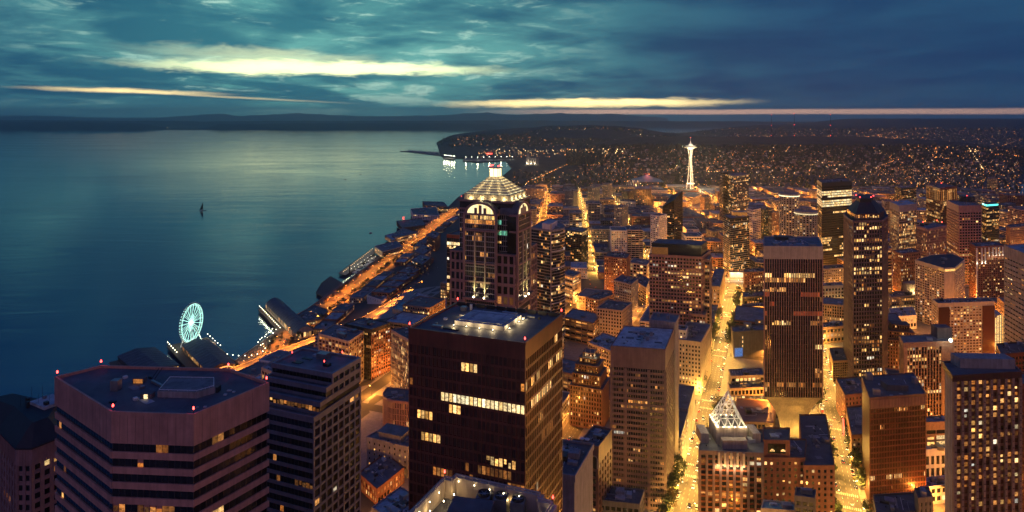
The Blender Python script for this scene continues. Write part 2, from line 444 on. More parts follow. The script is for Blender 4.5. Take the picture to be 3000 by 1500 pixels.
ridge('hills', 16200, 2400, [(-900,351),(0,351),(200,353),(600,355),(1000,354),(1400,353),(1500,353),(1700,354),(2000,355),(2300,357),(2700,357),(3100,358),(4200,358)], 5, .7, 'far_wood')
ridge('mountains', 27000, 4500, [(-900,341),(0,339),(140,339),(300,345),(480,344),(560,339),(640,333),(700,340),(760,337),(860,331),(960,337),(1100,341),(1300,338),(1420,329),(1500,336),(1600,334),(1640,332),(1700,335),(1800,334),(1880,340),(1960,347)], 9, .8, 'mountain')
b = MB(); b.face([(-58000, 18900, -2), (58000, 18900, -2), (58000, 34500, -2), (-58000, 34500, -2)], 'far_wood'); struct(b.build('terrain'))
# ------------------------------------------------------------------ facade and building kit
FOOT = []          # footprints already taken (for the infill)
def offset(poly, d):
    n = len(poly); out = []
    for i in range(n):
        a, b, c = np.array(poly[i-1]), np.array(poly[i]), np.array(poly[(i+1) % n])
        t1 = (b-a)/np.linalg.norm(b-a); t2 = (c-b)/np.linalg.norm(c-b)
        n1 = np.array([t1[1], -t1[0]]); n2 = np.array([t2[1], -t2[0]])
        k = n1+n2; out.append(b + k*d/max(.3, 1+float(n1@n2)))
    return out
def facing(A, B):
    t = np.array(B)-np.array(A); n = np.array([t[1], -t[0]])/np.linalg.norm(t); c = (np.array(A)+np.array(B))/2
    return float(n@(-c))/np.linalg.norm(c)
DEF = dict(fh=3.9, bay=3.0, pw=.3, sh=.4, pd=.45, sd=.30, pm=None, sm=None, lit=.12, rows=None, top=2.0, bot=0.0, pane='glass_dark', run=.45, mats=(.35,.45,.2), pevery=1, base_lit=0.0)
def facade(rec, A, B, z0, z1, st, wall):
    s = dict(DEF); s.update(st)
    A = np.array(A, float); B = np.array(B, float); L = np.linalg.norm(B-A); t = (B-A)/L; n = np.array([t[1], -t[0]])
    rz = math.atan2(t[1], t[0]); pm = s['pm'] or wall; sm = s['sm'] or wall
    nb = max(1, round(L/s['bay'])); bay = L/nb; nf = max(1, round((z1-z0)/s['fh'])); fh = (z1-z0)/nf
    pw = s['pw']*bay; sh = s['sh']*fh; pd, sd = s['pd'], s['sd']
    r = random.Random(rec['seed']*131+len(rec['win']))
    if sh > .05:
        for k in range(nf):
            c = A + t*(L/2) + n*(sd/2); e = sd-.02
            rec['span'].append((c[0], c[1], z0+k*fh+sh/2, L+2*e, sd, sh, rz, sm))
    if pw > .05:
        for k in range(0, nb+1, s['pevery']):
            a = k*bay-pw/2; b_ = k*bay+pw/2
            if k == 0: a = -(pd-.03)
            if k == nb: b_ = L+pd-.03
            c = A + t*((a+b_)/2) + n*(pd/2)
            rec['pier'].append((c[0], c[1], (z0+z1)/2, b_-a, pd, z1-z0, rz, pm))
    ww = bay-pw; wh = fh-sh; mw = s['mats']
    for k in range(nf):
        fromtop = nf-1-k; on = False; f0_, f1_ = 0.0, 1.0
        p = s['lit']; forced = None
        if s['rows'] and fromtop in s['rows']:
            q = s['rows'][fromtop]
            f0_, f1_ = 0.0, 1.0
            if isinstance(q, tuple):
                p, forced = q[:2]
                if len(q) > 2: f0_, f1_ = q[2:]
            else: p = q
        if k < 2 and s['base_lit']: p = max(p, s['base_lit'])
        rowf = r.choice((.3, .6, 1, 1, 1.9)) if not (s['rows'] and fromtop in s['rows']) else 1
        cur = 'lit_warm'
        for j in range(nb):
            if r.random() > s['run'] or j == 0:
                on = r.random() < p*rowf
                x = r.random(); cur = 'lit_bright' if x < mw[0] else 'lit_warm' if x < mw[0]+mw[1] else 'lit_dim'
                if r.random() < .05: cur = 'lit_cool'
                elif r.random() < .15: cur = r.choice(('lit_bright', 'lit_dim', 'lit_dim'))
            if not (f0_ <= (j+.5)/nb <= f1_): on = False
            elif f0_ > 0 or f1_ < 1: on = True
            mname = (forced or cur) if on else s['pane']
            c = A + t*((j+.5)*bay)
            w2, h2, dzz = ww, wh, 0.0
            if on and forced is None and r.random() < .45:       # blinds part drawn, lights in part of the room
                h2 = wh*r.uniform(.45, .9); dzz = (wh-h2)/2*r.choice((-1, -1, 1)); w2 = ww*r.uniform(.6, 1.0)
            rec['win'].append((c[0], c[1], z0+k*fh+sh+wh/2+dzz, w2, h2, rz, mname, n[0], n[1]))
def newrec(root, detail): 
    return dict(root=root, detail=detail, span=[], pier=[], win=[], seed=len(FOOT)+3)
def flush(rec, wmax=260, pmax=150, wmin=7.5):
    root = rec['root']; det = rec['detail']
    def pxs(x, y, w): return w*F_/max(y, 30)
    small = MB(); items = []
    for key, nm in (('span', 'spandrel'), ('pier', 'pier')):
        L = rec[key]
        L = sorted(L, key=lambda e: -pxs(e[0], e[1], max(e[3], e[5])))
        for i, e in enumerate(L):
            thin = min(e[3], e[5])
            if det and i < pmax and pxs(e[0], e[1], thin) >= 2.2 and pxs(e[0], e[1], max(e[3], e[5])) > 30:
                piece(nm, root, (e[0], e[1], e[2]), (e[3], e[4], e[5]), e[6], e[7])
            else:
                small.box(e[0], e[1], e[2]-e[5]/2, e[3], e[4], e[5], e[7], e[6])
    if small.f: small.build('facade_grid', root, 'stuff')
    W = sorted(rec['win'], key=lambda e: -(pxs(e[0], e[1], e[3])*pxs(e[0], e[1], e[4])) - (1e4 if False else 0))
    gl = MB(); n = 0
    for e in W:
        x, y, z, w, h, rz, mname, nx, ny = e
        if det and n < wmax and max(pxs(x, y, w), pxs(x, y, h)) >= wmin and min(pxs(x, y, w), pxs(x, y, h)) > 3:
            piece('window', root, (x+nx*.05, y+ny*.05, z), (w, .1, h), rz, mname); n += 1
        else:
            tx, ty = math.cos(rz)*w/2, math.sin(rz)*w/2; ox, oy = x+nx*.09, y+ny*.09
            gl.face([(ox-tx, oy-ty, z-h/2), (ox+tx, oy+ty, z-h/2), (ox+tx, oy+ty, z+h/2), (ox-tx, oy-ty, z+h/2)], mname)
    if gl.f: gl.build('glazing', root, 'stuff')
def roofing(root, poly, z, roofm, wall, ph=1.0, units=4, seed=1, detail=True, wd=.5, umat='metal_grey', usz=1.0):
    """parapet along the roof edge, plant boxes, ducts, a hatch"""
    n = len(poly); r = random.Random(seed); pb = MB(); inn = offset(poly, -wd)
    k0 = 0
    for i in range(n):
        a, b = poly[i], poly[(i+1) % n]; c, d = inn[(i+1) % n], inn[i]
        pb.hexa([(a[0],a[1],z-.02),(b[0],b[1],z-.02),(c[0],c[1],z-.02),(d[0],d[1],z-.02),(a[0],a[1],z+ph),(b[0],b[1],z+ph),(c[0],c[1],z+ph),(d[0],d[1],z+ph)], wall)
    pb.build('parapet', root)
    rb_ = MB(); rb_.prism(offset(inn, -.02), z+.004, z+.06, roofm, roofm); rob = rb_.build('roof', root); rob['base'] = [0.0, 0.0, 0.0]
    P = np.array(poly); ctr = P.mean(0); ang = math.atan2(*(P[1]-P[0])[::-1])
    ub = MB()
    for i in range(units):
        w = r.dirichlet if False else [r.random() for _ in range(n)]; w = np.array(w)**2; w /= w.sum()
        q = ctr + (P.T@w-ctr)*.72
        sz = (r.uniform(1.5, 6)*usz, r.uniform(1.5, 5)*usz, r.uniform(.8, 3.0)*usz)
        m = r.choice((umat, 'metal_grey', 'roof_light', 'concrete_grey', 'metal_dark'))
        if detail: piece('rooftop_unit', rob, (q[0], q[1], z+sz[2]/2), sz, ang, m)
        else: ub.box(q[0], q[1], z, *sz, m, ang)
    if ub.f: ub.build('rooftop_plant', rob, 'stuff')
    if detail and (units > 2 or units == 0):
        units = max(units, 3)
        for i in range(units*2):
            w = np.array([r.random() for _ in range(n)])**2; w /= w.sum(); q = ctr+(P.T@w-ctr)*.8
            piece('roof_vent', rob, (q[0], q[1], z+.4), (r.uniform(.5,1.2), r.uniform(.5,1.2), .8), ang, r.choice(('metal_grey','white_paint','metal_dark')))
        for i in range(6):          # patched membrane, pipes, small fans
            w = np.array([r.random() for _ in range(n)])**1.5; w /= w.sum(); q = ctr+(P.T@w-ctr)*.74; sx_, sy_ = r.uniform(2, 7), r.uniform(1.5, 5)
            piece('roof_patch', rob, (q[0], q[1], z+.066+i*.006), (sx_, sy_, .02), ang, r.choice(('roof_grey', 'roof_dark', 'roof_light', 'roof_dark')))
        for i in range(3):
            w = np.array([r.random() for _ in range(n)])**1.5; w /= w.sum(); q = ctr+(P.T@w-ctr)*.7
            piece('pipe', rob, (q[0], q[1], z+.28), (r.uniform(5, 14), .22, .22), ang+(math.pi/2 if r.random() < .5 else 0), r.choice(('metal_grey', 'white_paint')))
        # a run of duct
        w = np.array([r.random() for _ in range(n)]); w /= w.sum(); q = ctr+(P.T@w-ctr)*.6
        piece('duct', rob, (q[0], q[1], z+.5), (r.uniform(8,16)*usz, .8, .7), ang+(math.pi/2 if r.random() < .5 else 0), 'metal_grey')
def quad3(c, z):
    L, F, Rr = [unp(x, y, z) for x, y in c[:3]]
    return [L, F, Rr, L+Rr-F]
def tower(name, label, px, z, wall='concrete', st=None, faces=None, cap=0.0, capm=None, roof='roof_grey', zb=None, detail=True, ph=1.0, units=4, poly=None, group=None, zf=None, wmax=260, cat='building', umat='metal_grey', core=None, usz=1.0, fin=True):
    if poly is None: poly = quad3(px, z) if len(px) == 3 else [unp(x, y, z) for x, y in px]
    poly = [np.array(p, float) for p in poly]
    ctr = np.mean(poly, 0)
    if zb is None: zb = min(float(gz(*p)) for p in poly)-.5
    root = thing(name, label, cat, (ctr[0], ctr[1], max(zb, 0)), group)
    FOOT.append(np.array(poly))
    st = dict(st or {}); rec = newrec(root, detail)
    b = MB(); b.prism(poly, zb, z, core or wall, roof); b.build('wall', root)
    top = cap if cap else st.get('top', DEF['top'])
    pd = max(st.get('pd', DEF['pd']), st.get('sd', DEF['sd']))
    z0 = max(float(gz(*ctr))+st.get('bot', 0.5), zb+.5)
    n = len(poly)
    for i in range(n):
        A, B_ = poly[i], poly[(i+1) % n]
        s = st if faces is None or i not in faces else faces[i]
        if s is None or facing(A, B_) < -.12: continue
        facade(rec, A, B_, z0, z-top, s, wall)
    if top > 0:
        cb = MB(); cb.prism(offset(poly, pd+.04), z-top, z+.012, capm or wall, capm or wall); 
        cb.f[-1:] = []; cb.m[-1:] = []                       # open above: the roof is the core's
        ri = offset(poly, -.1)
        cb.build('cornice' if top < 4 else 'cap_wall', root)
    if fin: flush(rec, wmax=wmax)
    roofing(root, offset(poly, pd+.03), z, roof, capm or wall, ph, units, rec['seed'], detail, .55, umat, usz)
    root['ztop'] = z
    return root, poly, rec
def beacon(root, x, y, z, m='lamp_red', s=.6):
    s = s*.62
    b = MB(); b.tube((x, y, z), (x, y, z+1.0), .10, 'metal_dark', 5); b.lathe(x, y, [(s*.5, z+1.0), (s*.8, z+1.3), (s*.5, z+1.7), (.05, z+1.9)], m, 8)
    return b.build('beacon', root)
# ------------------------------------------------------------------ the near towers
# A: pink granite tower with cut corners, striped by dark window bands
pxA = [(168,1111),(331,1212),(567,1220),(781,1129),(669,1089),(296,1079)]
band = dict(fh=4.3, bay=1.9, pw=.06, sh=.44, pd=.12, sd=.55, pm='mullion', lit=.05, run=.6, mats=(.08,.32,.6))
rA, polyA, _ = tower('office_tower', 'pink granite tower with cut corners, dark window stripes and a broad flat roof', pxA, 214, 'granite_rose', dict(band, rows={0:(.16,'lit_dim'), 4:.16, 5:(.05,'lit_bright')}), cap=8.2, roof='roof_dark', ph=.9, units=0, usz=.8)
for p in polyA: beacon(rA, *(np.array(p)*1.0), 215)
cA = np.mean(polyA, 0)
def onA(px, py, z=214): return unp(px, py, z)
b = MB(); pen = [onA(461,1165), onA(576,1168), onA(630,1152), onA(630,1126), onA(496,1124)]
b.prism(pen, 214, 216.0, 'concrete_grey', 'roof_grey'); pa_ = b.build('penthouse', rA); pa_['base'] = [0.0,0.0,0.0]
pi = offset(pen, -.35); b = MB()
for i in range(5):
    b.tube((*pi[i], 216.35), (*pi[(i+1)%5], 216.35), .09, 'steel_white', 5)
    for k in range(4):
        q = pi[i]+(pi[(i+1)%5]-pi[i])*k/4; b.tube((*q, 216), (*q, 216.4), .05, 'steel_white', 4)
b.build('railing', pa_)
for x, y, sx, sy, sz, m in ((340,1142,2.4,2.2,3.2,'metal_grey'),(524,1145,1.1,.8,.8,'roof_light'),(580,1141,1.1,.8,.8,'roof_light'),(400,1174,1.0,.8,.5,'roof_light'),(640,1148,.5,2.2,1.8,'metal_dark'),(672,1146,1.4,.6,.4,'roof_light'),(660,1158,1,.8,.4,'roof_light'),(685,1150,.8,.6,.4,'roof_light'),(517,1117,1.3,.5,.3,'roof_light'),(552,1118,1.3,.5,.3,'roof_light'),(592,1117,1.3,.5,.3,'roof_light'),(579,1195,.6,.5,.4,'roof_light'),(601,1194,.9,.6,.4,'roof_light'),(330,1180,1.8,1.0,.5,'metal_dark')):
    q = onA(x, y); piece('rooftop_unit', rA, (q[0], q[1], 214+sz/2), (sx, sy, sz), -.05, m)
for x, y, w in ((410,1120,3.6),(433,1165,3.4)):      # lit stair bulkheads sunk in the roof
    q = onA(x, y); b = MB(); b.box(q[0], q[1], 213.98, w, 2.2, 1.6, 'concrete_dark'); b.build('stair_bulkhead', rA)
    piece('lit_doorway', rA, (q[0], q[1]-1.13, 214.8), (w*.8 if w > 3.5 else w*.35, .06, 1.3), 0, 'lit_dim' if w > 3.5 else 'lit_white')
q = onA(452,1112); b = MB(); b.tube((q[0], q[1], 214), (q[0]+1.5, q[1]+2, 217), .12, 'metal_dark', 5); b.tube((q[0]-1, q[1], 214), (q[0]+.5, q[1]+2, 217), .12, 'metal_dark', 5); b.build('davit', rA)
# stone joints of the blank top
for i in (0, 1, 2):
    A, B_ = polyA[i], polyA[i+1]; Lx = np.linalg.norm(B_-A); t_ = (B_-A)/Lx; n_ = np.array([t_[1], -t_[0]])
    for k in range(1, int(Lx/2.4)):
        q = A+t_*k*2.4+n_*.60; piece('joint', rA, (q[0], q[1], 214-4.1), (.05, .03, 8.0), math.atan2(t_[1], t_[0]), 'granite_brown')

# B: chamfered grey tower under a black mansard, left edge
zB = 165
pB = [unp(-95, 1225, zB), unp(0, 1262, zB), unp(53, 1316, zB), unp(94, 1316, zB), unp(178, 1283, zB), unp(215, 1225, zB), unp(60, 1190, zB)]
stB = dict(fh=3.9, bay=3.4, pw=.42, sh=.42, pd=.6, sd=.4, lit=.04, mats=(.2,.5,.3))
root, pB, rec = tower('office_tower', 'grey ribbed tower with chamfered corners under a black mansard roof, far left', None, zB, 'rose_stone', stB, poly=pB, cap=6.5, capm='rose_stone', roof='roof_dark', ph=.3, units=0)
b = MB(); eave = offset(pB, 1.1); inner = offset(pB, -5.2); b.prism(eave, zB+.3, zB+.9, 'slate', 'slate', True); b.prism(offset(pB, .9), zB+.9, zB+8.5, 'slate', 'slate', poly2=inner); b.build('mansard_roof', root)
q = np.mean(pB, 0); b = MB(); b.box(q[0]+6, q[1]+6, zB+8.5, 12, 9, 1.2, 'roof_light', -.5); b.build('roof_deck', root)
for dx_, dy_ in ((0,2),(3,8),(9,9),(12,4),(14,9),(-3,6),(8,2)):
    piece('rooftop_unit', root, (q[0]+dx_, q[1]+dy_, zB+9.8), (random.uniform(.8,2.4), random.uniform(.8,2), 2.4), -.5, random.choice(('metal_dark','metal_grey')))
for k in range(8):
    b = MB(); x = q[0]-4+k*2.6; y = q[1]+3+(k % 3)*3; b.tube((x, y, zB+8.5), (x, y, zB+13+(k*7 % 4)), .07, 'metal_dark', 4); b.build('antenna', root)
# ribs of its blank top storey
for i in (1, 2, 3):
    A, B_ = pB[i], pB[i+1]; Lx = np.linalg.norm(B_-A); t_ = (B_-A)/Lx; n_ = np.array([t_[1], -t_[0]])
    for k in range(1, int(Lx/1.1)):
        w = A+t_*k*1.1+n_*.72; piece('rib', root, (w[0], w[1], zB-3.3), (.35, .18, 6.3), math.atan2(t_[1], t_[0]), 'rose_stone')

# C: blue-grey gridded tower stepping down at its near end
zC = 190; vR, vL = -172.2, -204.0
uF, uB = 226.5, 246.0
def Cpoly(u0): return [uv(u0, vL), uv(u0, vR), uv(uB, vR), uv(uB, vL)]
stC = dict(fh=4.1, bay=4.15, pw=.20, sh=.26, pd=.5, sd=.40, lit=.05, run=.35, mats=(.6,.3,.1))
stCf = dict(fh=4.1, bay=1.9, pw=.07, sh=.36, pd=.14, sd=.45, pm='mullion', lit=.09, run=.5, mats=(.15,.45,.4))
Cp = [(190.0, 226.5), (185.6, 222.4), (181.2, 218.4), (176.6, 214.4)]
u1 = Cp[-1][1]
poly = Cpoly(u1); rC, _, rec = tower('office_tower', 'blue-grey gridded tower with terraces stepping down its near side', None, Cp[-1][0], 'blue_grey_panel', stC, faces={0: stCf, 1: None}, poly=poly, core='metal_dark', roof='roof_dark', units=0, ph=1.2, fin=False, cap=1.2)
for k in range(3):
    zt, u0 = Cp[k]; zb_ = Cp[k+1][0] if k < 2 else Cp[3][0]
    pl = Cpoly(u0); b = MB(); b.prism(pl, Cp[3][0], zt, 'metal_dark', 'roof_grey' if k == 0 else 'roof_dark'); b.build('upper_storey', rC)
    facade(rec, pl[0], pl[1], Cp[k+1][0]+.2, zt-1.0, dict(stCf, fh=4.4, lit=(.0, .25, .4)[k]), 'blue_grey_panel')
    b = MB(); o_ = offset(pl, .5); i_ = offset(pl, -.5)
    for i in range(4):
        a, c, d, e = o_[i], o_[(i+1)%4], i_[(i+1)%4], i_[i]
        b.hexa([(*a, zt-1.0),(*c, zt-1.0),(*d, zt-1.0),(*e, zt-1.0),(*a, zt+1),(*c, zt+1),(*d, zt+1),(*e, zt+1)], 'blue_grey_panel')
    b.build('parapet', rC)
facade(rec, uv(uF, vR), uv(uB, vR), 181, 189, stC, 'blue_grey_panel'); facade(rec, uv(u1, vR), uv(uB, vR), 32, 176.5, stC, 'blue_grey_panel')
flush(rec, wmax=290)
for x, y, sx, sy, sz, m in ((948,1050,5,4,2.6,'metal_grey'),(872,1062,4.5,2.5,.3,'metal_dark'),(900,1052,5,1.5,.3,'metal_dark'),(958,1072,3,2,1.2,'metal_dark'),(925,1043,2,2,.8,'roof_light')):
    q = unp(x, y, zC); piece('rooftop_unit', rC, (q[0], q[1], zC+sz/2), (sx, sy, sz), -AV, m)
for x, y in ((856,1047),(1003,1047),(950,1074)): q = unp(x, y, zC); beacon(rC, q[0], q[1], zC+1, s=.45)

# the dark bronze tower in the middle
zD = 225
pxD = [(1200,965),(1538,1010),(1645,925)]
stD = dict(fh=3.75, bay=1.55, pw=.20, sh=.24, pd=.26, sd=.24, pm='bronze', sm='bronze', lit=.03, run=.6, pane='glass_bronze', mats=(.2,.3,.5),
           rows={1:(1.0,'lit_bright',.46,.62), 2:.06, 3:.05, 4:(1.0,'lit_white',.27,.995), 5:(1.0,'lit_bright',.34,.46), 6:(1.0,'lit_bright',.06,.20), 8:(1.0,'lit_bright',.10,.30), 9:.06, 10:(.28,'lit_dim'), 11:(.3,'lit_dim'), 12:(.10,'lit_red'), 13:(.12,'lit_red')})
rD, pD, rec = tower('office_tower', 'tall dark bronze tower with one long lit floor and floodlights on its flat roof', pxD, zD, 'bronze', stD, faces={1: dict(stD, rows={0:(.10,'lit_bright'), 2:(.12,'lit_bright'), 4:(1.0,'lit_bright',.12,.70), 6:.1, 8:.12, 12:.1})}, cap=5.0, capm='bronze', roof='roof_dark', units=0, ph=.7, core='bronze_dark', wmax=299)
q = np.array(pD); cD = q.mean(0); ex = (q[1]-q[0])/np.linalg.norm(q[1]-q[0]); ey = (q[2]-q[1])/np.linalg.norm(q[2]-q[1])
def onD(a, c): return cD + ex*a + ey*c
sky_ = [onD(-9.5,-7), onD(9.5,-7), onD(9.5,7.5), onD(-9.5,7.5)]
b = MB(); b.prism(sky_, zD, zD+1.6, 'concrete_grey', 'roof_light'); b.prism(offset(sky_, -1.2), zD+1.6, zD+1.9, 'metal_grey', 'roof_light'); sk_ = b.build('skylight', rD); sk_['base'] = [0.0,0.0,0.0]
for s_ in (.22, .5, .78):
    for ax_ in (0, 1):
        p0 = onD(-9.5+19*s_, -7) if ax_ == 0 else onD(-9.5, -7+14.5*s_); p1 = onD(-9.5+19*s_, 7.5) if ax_ == 0 else onD(9.5, -7+14.5*s_)
        if s_ == .5: continue
        b = MB(); b.tube((*p0, zD+1.95), (*p1, zD+1.95), .10, 'metal_grey', 4); b.build('glazing_bar', sk_)
for a, c in ((-9,-8.6),(-4,-8.6),(1,-8.6),(6,-8.6),(10.6,-5),(10.6,3),(10.6,6.5),(-10.6,2)):
    p = onD(a, c); b = MB(); b.box(p[0], p[1], zD+.02, .4, .4, .5, 'metal_dark'); b.lathe(p[0], p[1], [(.10, zD+.52), (.14, zD+.6), (.08, zD+.7)], 'lamp_warm', 8); o = b.build('floodlight', rD)
    ld = bpy.data.lights.new('flood', 'POINT'); ld.energy = 420; ld.color = (1, .72, .34); ld.shadow_soft_size = .3; lo = bpy.data.objects.new('flood_light', ld); COL.objects.link(lo); lo.parent = o; lo.location = (p[0], p[1], zD+1.2)
for a, c, sx, sy, sz, m in ((-14,-11,4,1.5,.6,'metal_grey'),(-8,-12,6,1.2,.5,'metal_dark'),(-15,10,2,2,1.5,'metal_grey'),(-13,12,.8,.8,2,'white_paint'),(3,12,6,1,.7,'roof_light'),(12,11,3,1,.5,'metal_grey')):
    p = onD(a, c); piece('rooftop_unit', rD, (p[0], p[1], zD+sz/2), (sx, sy, sz), -AV, m)
for a in range(-9, 10, 2):      # plant pens along the roof edge
    p = onD(a*2.1, 15.0); piece('louvre', rD, (p[0], p[1], zD+.8), (3.4, .3, 1.5), -AV, 'metal_dark')
for p in pD: beacon(rD, p[0], p[1], zD+.7, s=.5)

# K: pale brown tower by the avenue
zK = 146
stK = dict(fh=3.6, bay=1.55, pw=.24, sh=.46, pd=.22, sd=.34, pm='rose_dark', sm='rose_dark', lit=.08, run=.7, rows={1:(.2,'lit_dim'), 4:(.45,'lit_dim'), 6:(.55,'lit_warm'), 7:(.5,'lit_dim'), 9:.25, 11:(.3,'lit_dim')}, mats=(.15,.45,.4), base_lit=.3)
rK, pK, rec = tower('office_tower', 'brown stone tower with rows of small dark windows and a mottled roof', [(1791,1014),(1948,1025),(1973,965)], zK, 'rose_dark', stK, cap=13.5, capm='rose_dark', roof='roof_light', units=5, ph=.5, wmax=299)
for f_ in (.0, .27, .70, 1.0):          # broad piers that divide its front
    A, B_ = pK[0], pK[1]; p = A+(B_-A)*f_; t_ = (B_-A)/np.linalg.norm(B_-A); p = p+np.array([t_[1], -t_[0]])*.3
    piece('broad_pier', rK, (p[0], p[1], 86), (1.9, .6, 92), math.atan2(t_[1], t_[0]), 'rose_dark')
for k in range(1, 22):
    A, B_ = pK[0], pK[1]; p = A+(B_-A)*k/22; t_ = (B_-A)/np.linalg.norm(B_-A); p = p+np.array([t_[1], -t_[0]])*.385
    piece('joint', rK, (p[0], p[1], zK-6.7), (.09, .05, 13), math.atan2(t_[1], t_[0]), 'granite_brown')
tower('slab_block', 'windowless pale concrete slab behind the brown stone tower', None, 150, 'concrete', {}, poly=[uv(478,-82), uv(478,-64), uv(497,-64), uv(497,-82)], faces={0:None,1:None,2:None,3:None}, units=2, ph=.8)

# M, N, O: along the west side of the avenue
masonry = dict(fh=3.7, bay=2.9, pw=.52, sh=.48, pd=.30, sd=.26, lit=.10, run=.1, mats=(.6,.3,.1), base_lit=.8)
rM, _, _ = tower('stone_block', 'ornate cream stone block with small square windows and a deep cornice by the avenue', [(1980,996),(2053,1005),(2082,952)], 89, 'cream_stone', dict(masonry, rows={8:(.8,'lit_bright')}), cap=3.2, roof='roof_grey', units=5, ph=1.0)
tower('stone_block', 'pale penthouse block with a few lit windows on the cream stone block', None, 97, 'white_paint', dict(masonry, lit=.25), poly=[uv(628,-86), uv(628,-74), uv(642,-74), uv(642,-86)], zb=88, units=1, ph=.5)
stN = dict(fh=3.75, bay=3.05, pw=.36, sh=.42, pd=.40, sd=.32, lit=.13, run=.55, rows={1:.5, 2:.35, 8:(.55,'lit_bright'), 12:(.6,'lit_warm'), 17:(.3,'lit_warm')}, mats=(.45,.4,.15), base_lit=.7)
rN, pN, _ = tower('office_tower', 'broad rose-brown tower pierced by a regular grid of square windows', [(1903,746),(2055,754),(2080,735)], 151, 'granite_pink', stN, cap=2.0, roof='roof_dark', units=2, ph=.8, wmax=299)
PN = np.array(pN); t_ = (PN[1]-PN[0]); b = MB(); b.prism([PN[0]+t_*.02+(PN[3]-PN[0])*.1, PN[0]+t_*.98+(PN[3]-PN[0])*.1, PN[3]+t_*.98-(PN[3]-PN[0])*.2, PN[3]+t_*.02-(PN[3]-PN[0])*.2], 151, 163, 'glass_blue', 'roof_dark'); b.build('glass_penthouse', rN)
b = MB(); b.prism([PN[0]+t_*.03+(PN[3]-PN[0])*.06, PN[0]+t_*.34+(PN[3]-PN[0])*.06, PN[3]+t_*.34-(PN[3]-PN[0])*.3, PN[3]+t_*.03-(PN[3]-PN[0])*.3], 151, 159, 'lit_dim', 'copper_roof'); b.build('lit_atrium', rN)
b = MB(); q = PN[1]; 
tower('office_block', 'lower shoulder block with glass atrium on the near side of the grid-windowed tower', None, 92, 'granite_pink', dict(stN, lit=.3), poly=[uv(700,-78), uv(700,-63), uv(740,-63), uv(740,-78)], units=1)
tower('office_block', 'dark glass shaft with lit floors beside the grid-windowed tower', None, 146, 'rose_stone', dict(fh=3.75, bay=2.5, pw=.15, sh=.3, lit=.28, run=.7), poly=[uv(718,-69.5), uv(718,-60.5), uv(742,-60.5), uv(742,-69.5)], units=1)
tower('department_store', 'plain tan department store with a bare grey roof at the bend of the avenue', [(2079,839),(2109,841),(2123,789)], 74, 'brick_tan', dict(fh=5, bay=5, pw=.6, sh=.6, lit=.12, base_lit=.95, mats=(.8,.2,0)), cap=4, roof='roof_grey', units=3, ph=1)
# P: low block with the screen, east side
rP, pP, _ = tower('store_block', 'windowless plum-grey block with a glowing blue screen at its foot', [(2142,958),(2148,974),(2246,968)], 68, 'concrete_dark', {}, faces={0:None,1:None,2:None,3:None}, cap=2, roof='roof_grey', units=4, ph=1)
t_ = (pP[2]-pP[1]); n_ = np.array([t_[1], -t_[0]])/np.linalg.norm(t_); rzP = math.atan2(t_[1], t_[0])
for k, f_ in enumerate((.28, .28, .28)):
    q = pP[1]+t_*f_+n_*.08; piece('window', rP, (q[0], q[1], 62-k*4.6), (.9, .1, 2.2), rzP, 'lit_bright')
q = pP[1]+t_*.16-n_*-.25; piece('screen', rP, (q[0], q[1], 46.5), (9, .4, 9), rzP, 'screen_blue')
for k, (x, y, sx, sy, sz) in enumerate(((2190,958,8,5,4.5),(2225,948,9,6,5.5))):
    q = unp(x, y, 68); piece('penthouse', rP, (q[0], q[1], 68+sz/2), (sx, sy, sz), -AV, 'concrete_grey'); piece('lit_strip', rP, (q[0], q[1]-sy/2-.1, 68+sz*.5), (sx*.5, .08, 1.4), 0, 'lit_bright')
# Q: tower on a tapering pedestal
zQ = 196
stQ = dict(fh=3.8, bay=1.83, pw=.24, sh=.10, pd=.75, sd=.12, pm='granite_pink', sm='metal_dark', lit=.035, run=.75, pane='glass_dark', rows={1:.10, 2:.18, 3:(.45,'lit_bright'), 4:(.16,'lit_warm'), 6:.06, 7:(.3,'lit_red'), 9:(.3,'lit_red'), 11:(.25,'lit_red'), 13:.16, 26:(.5,'lit_dim'), 27:(.25,'lit_bright'), 30:.35}, mats=(.4,.4,.2))
zq0 = 77.0
pxQ = [(2240,723),(2408,724)]; a, c = unp(*pxQ[0], zQ), unp(*pxQ[1], zQ); d_ = np.array([15.6, 40.0])
polyQ = [a, c, c+d_, a+d_]
ctr = np.mean(polyQ, 0); rQ = thing('office_tower', 'tall slab with pale vertical fins and blank cap on a tapered pedestal', 'building', (*ctr, 39.5)); FOOT.append(np.array(polyQ))
b = MB(); b.prism(polyQ, zq0, zQ, 'metal_dark', 'roof_grey', True); b.build('wall', rQ)
rec = newrec(rQ, True)
for i in (0, 3, 1): facade(rec, polyQ[i], polyQ[(i+1)%4], zq0+.5, zQ-9.5, stQ, 'cream_stone')
flush(rec, wmax=299)
b = MB(); b.prism(offset(polyQ, .85), zQ-9.5, zQ, 'cream_stone', 'cream_stone'); b.f.pop(); b.m.pop(); b.build('cap_wall', rQ)
for k in range(1, 26):
    p = a+(c-a)*k/26; piece('joint', rQ, (p[0], p[1]-.86, zQ-4.8), (.07, .05, 9), 0, 'concrete')
b = MB(); pr = polyQ; ctr_ = ctr
for k in range(8):            # curved pedestal widening upwards
    f0, f1 = k/8, (k+1)/8; s0 = .42+.58*f0**2.2; s1 = .42+.58*f1**2.2
    b.prism([ctr+(p-ctr)*s0 for p in pr], 39.5+(zq0-39.5)*f0, 39.5+(zq0-39.5)*f1, 'cream_stone', 'cream_stone', poly2=[ctr+(p-ctr)*s1 for p in pr])
b.build('pedestal', rQ)
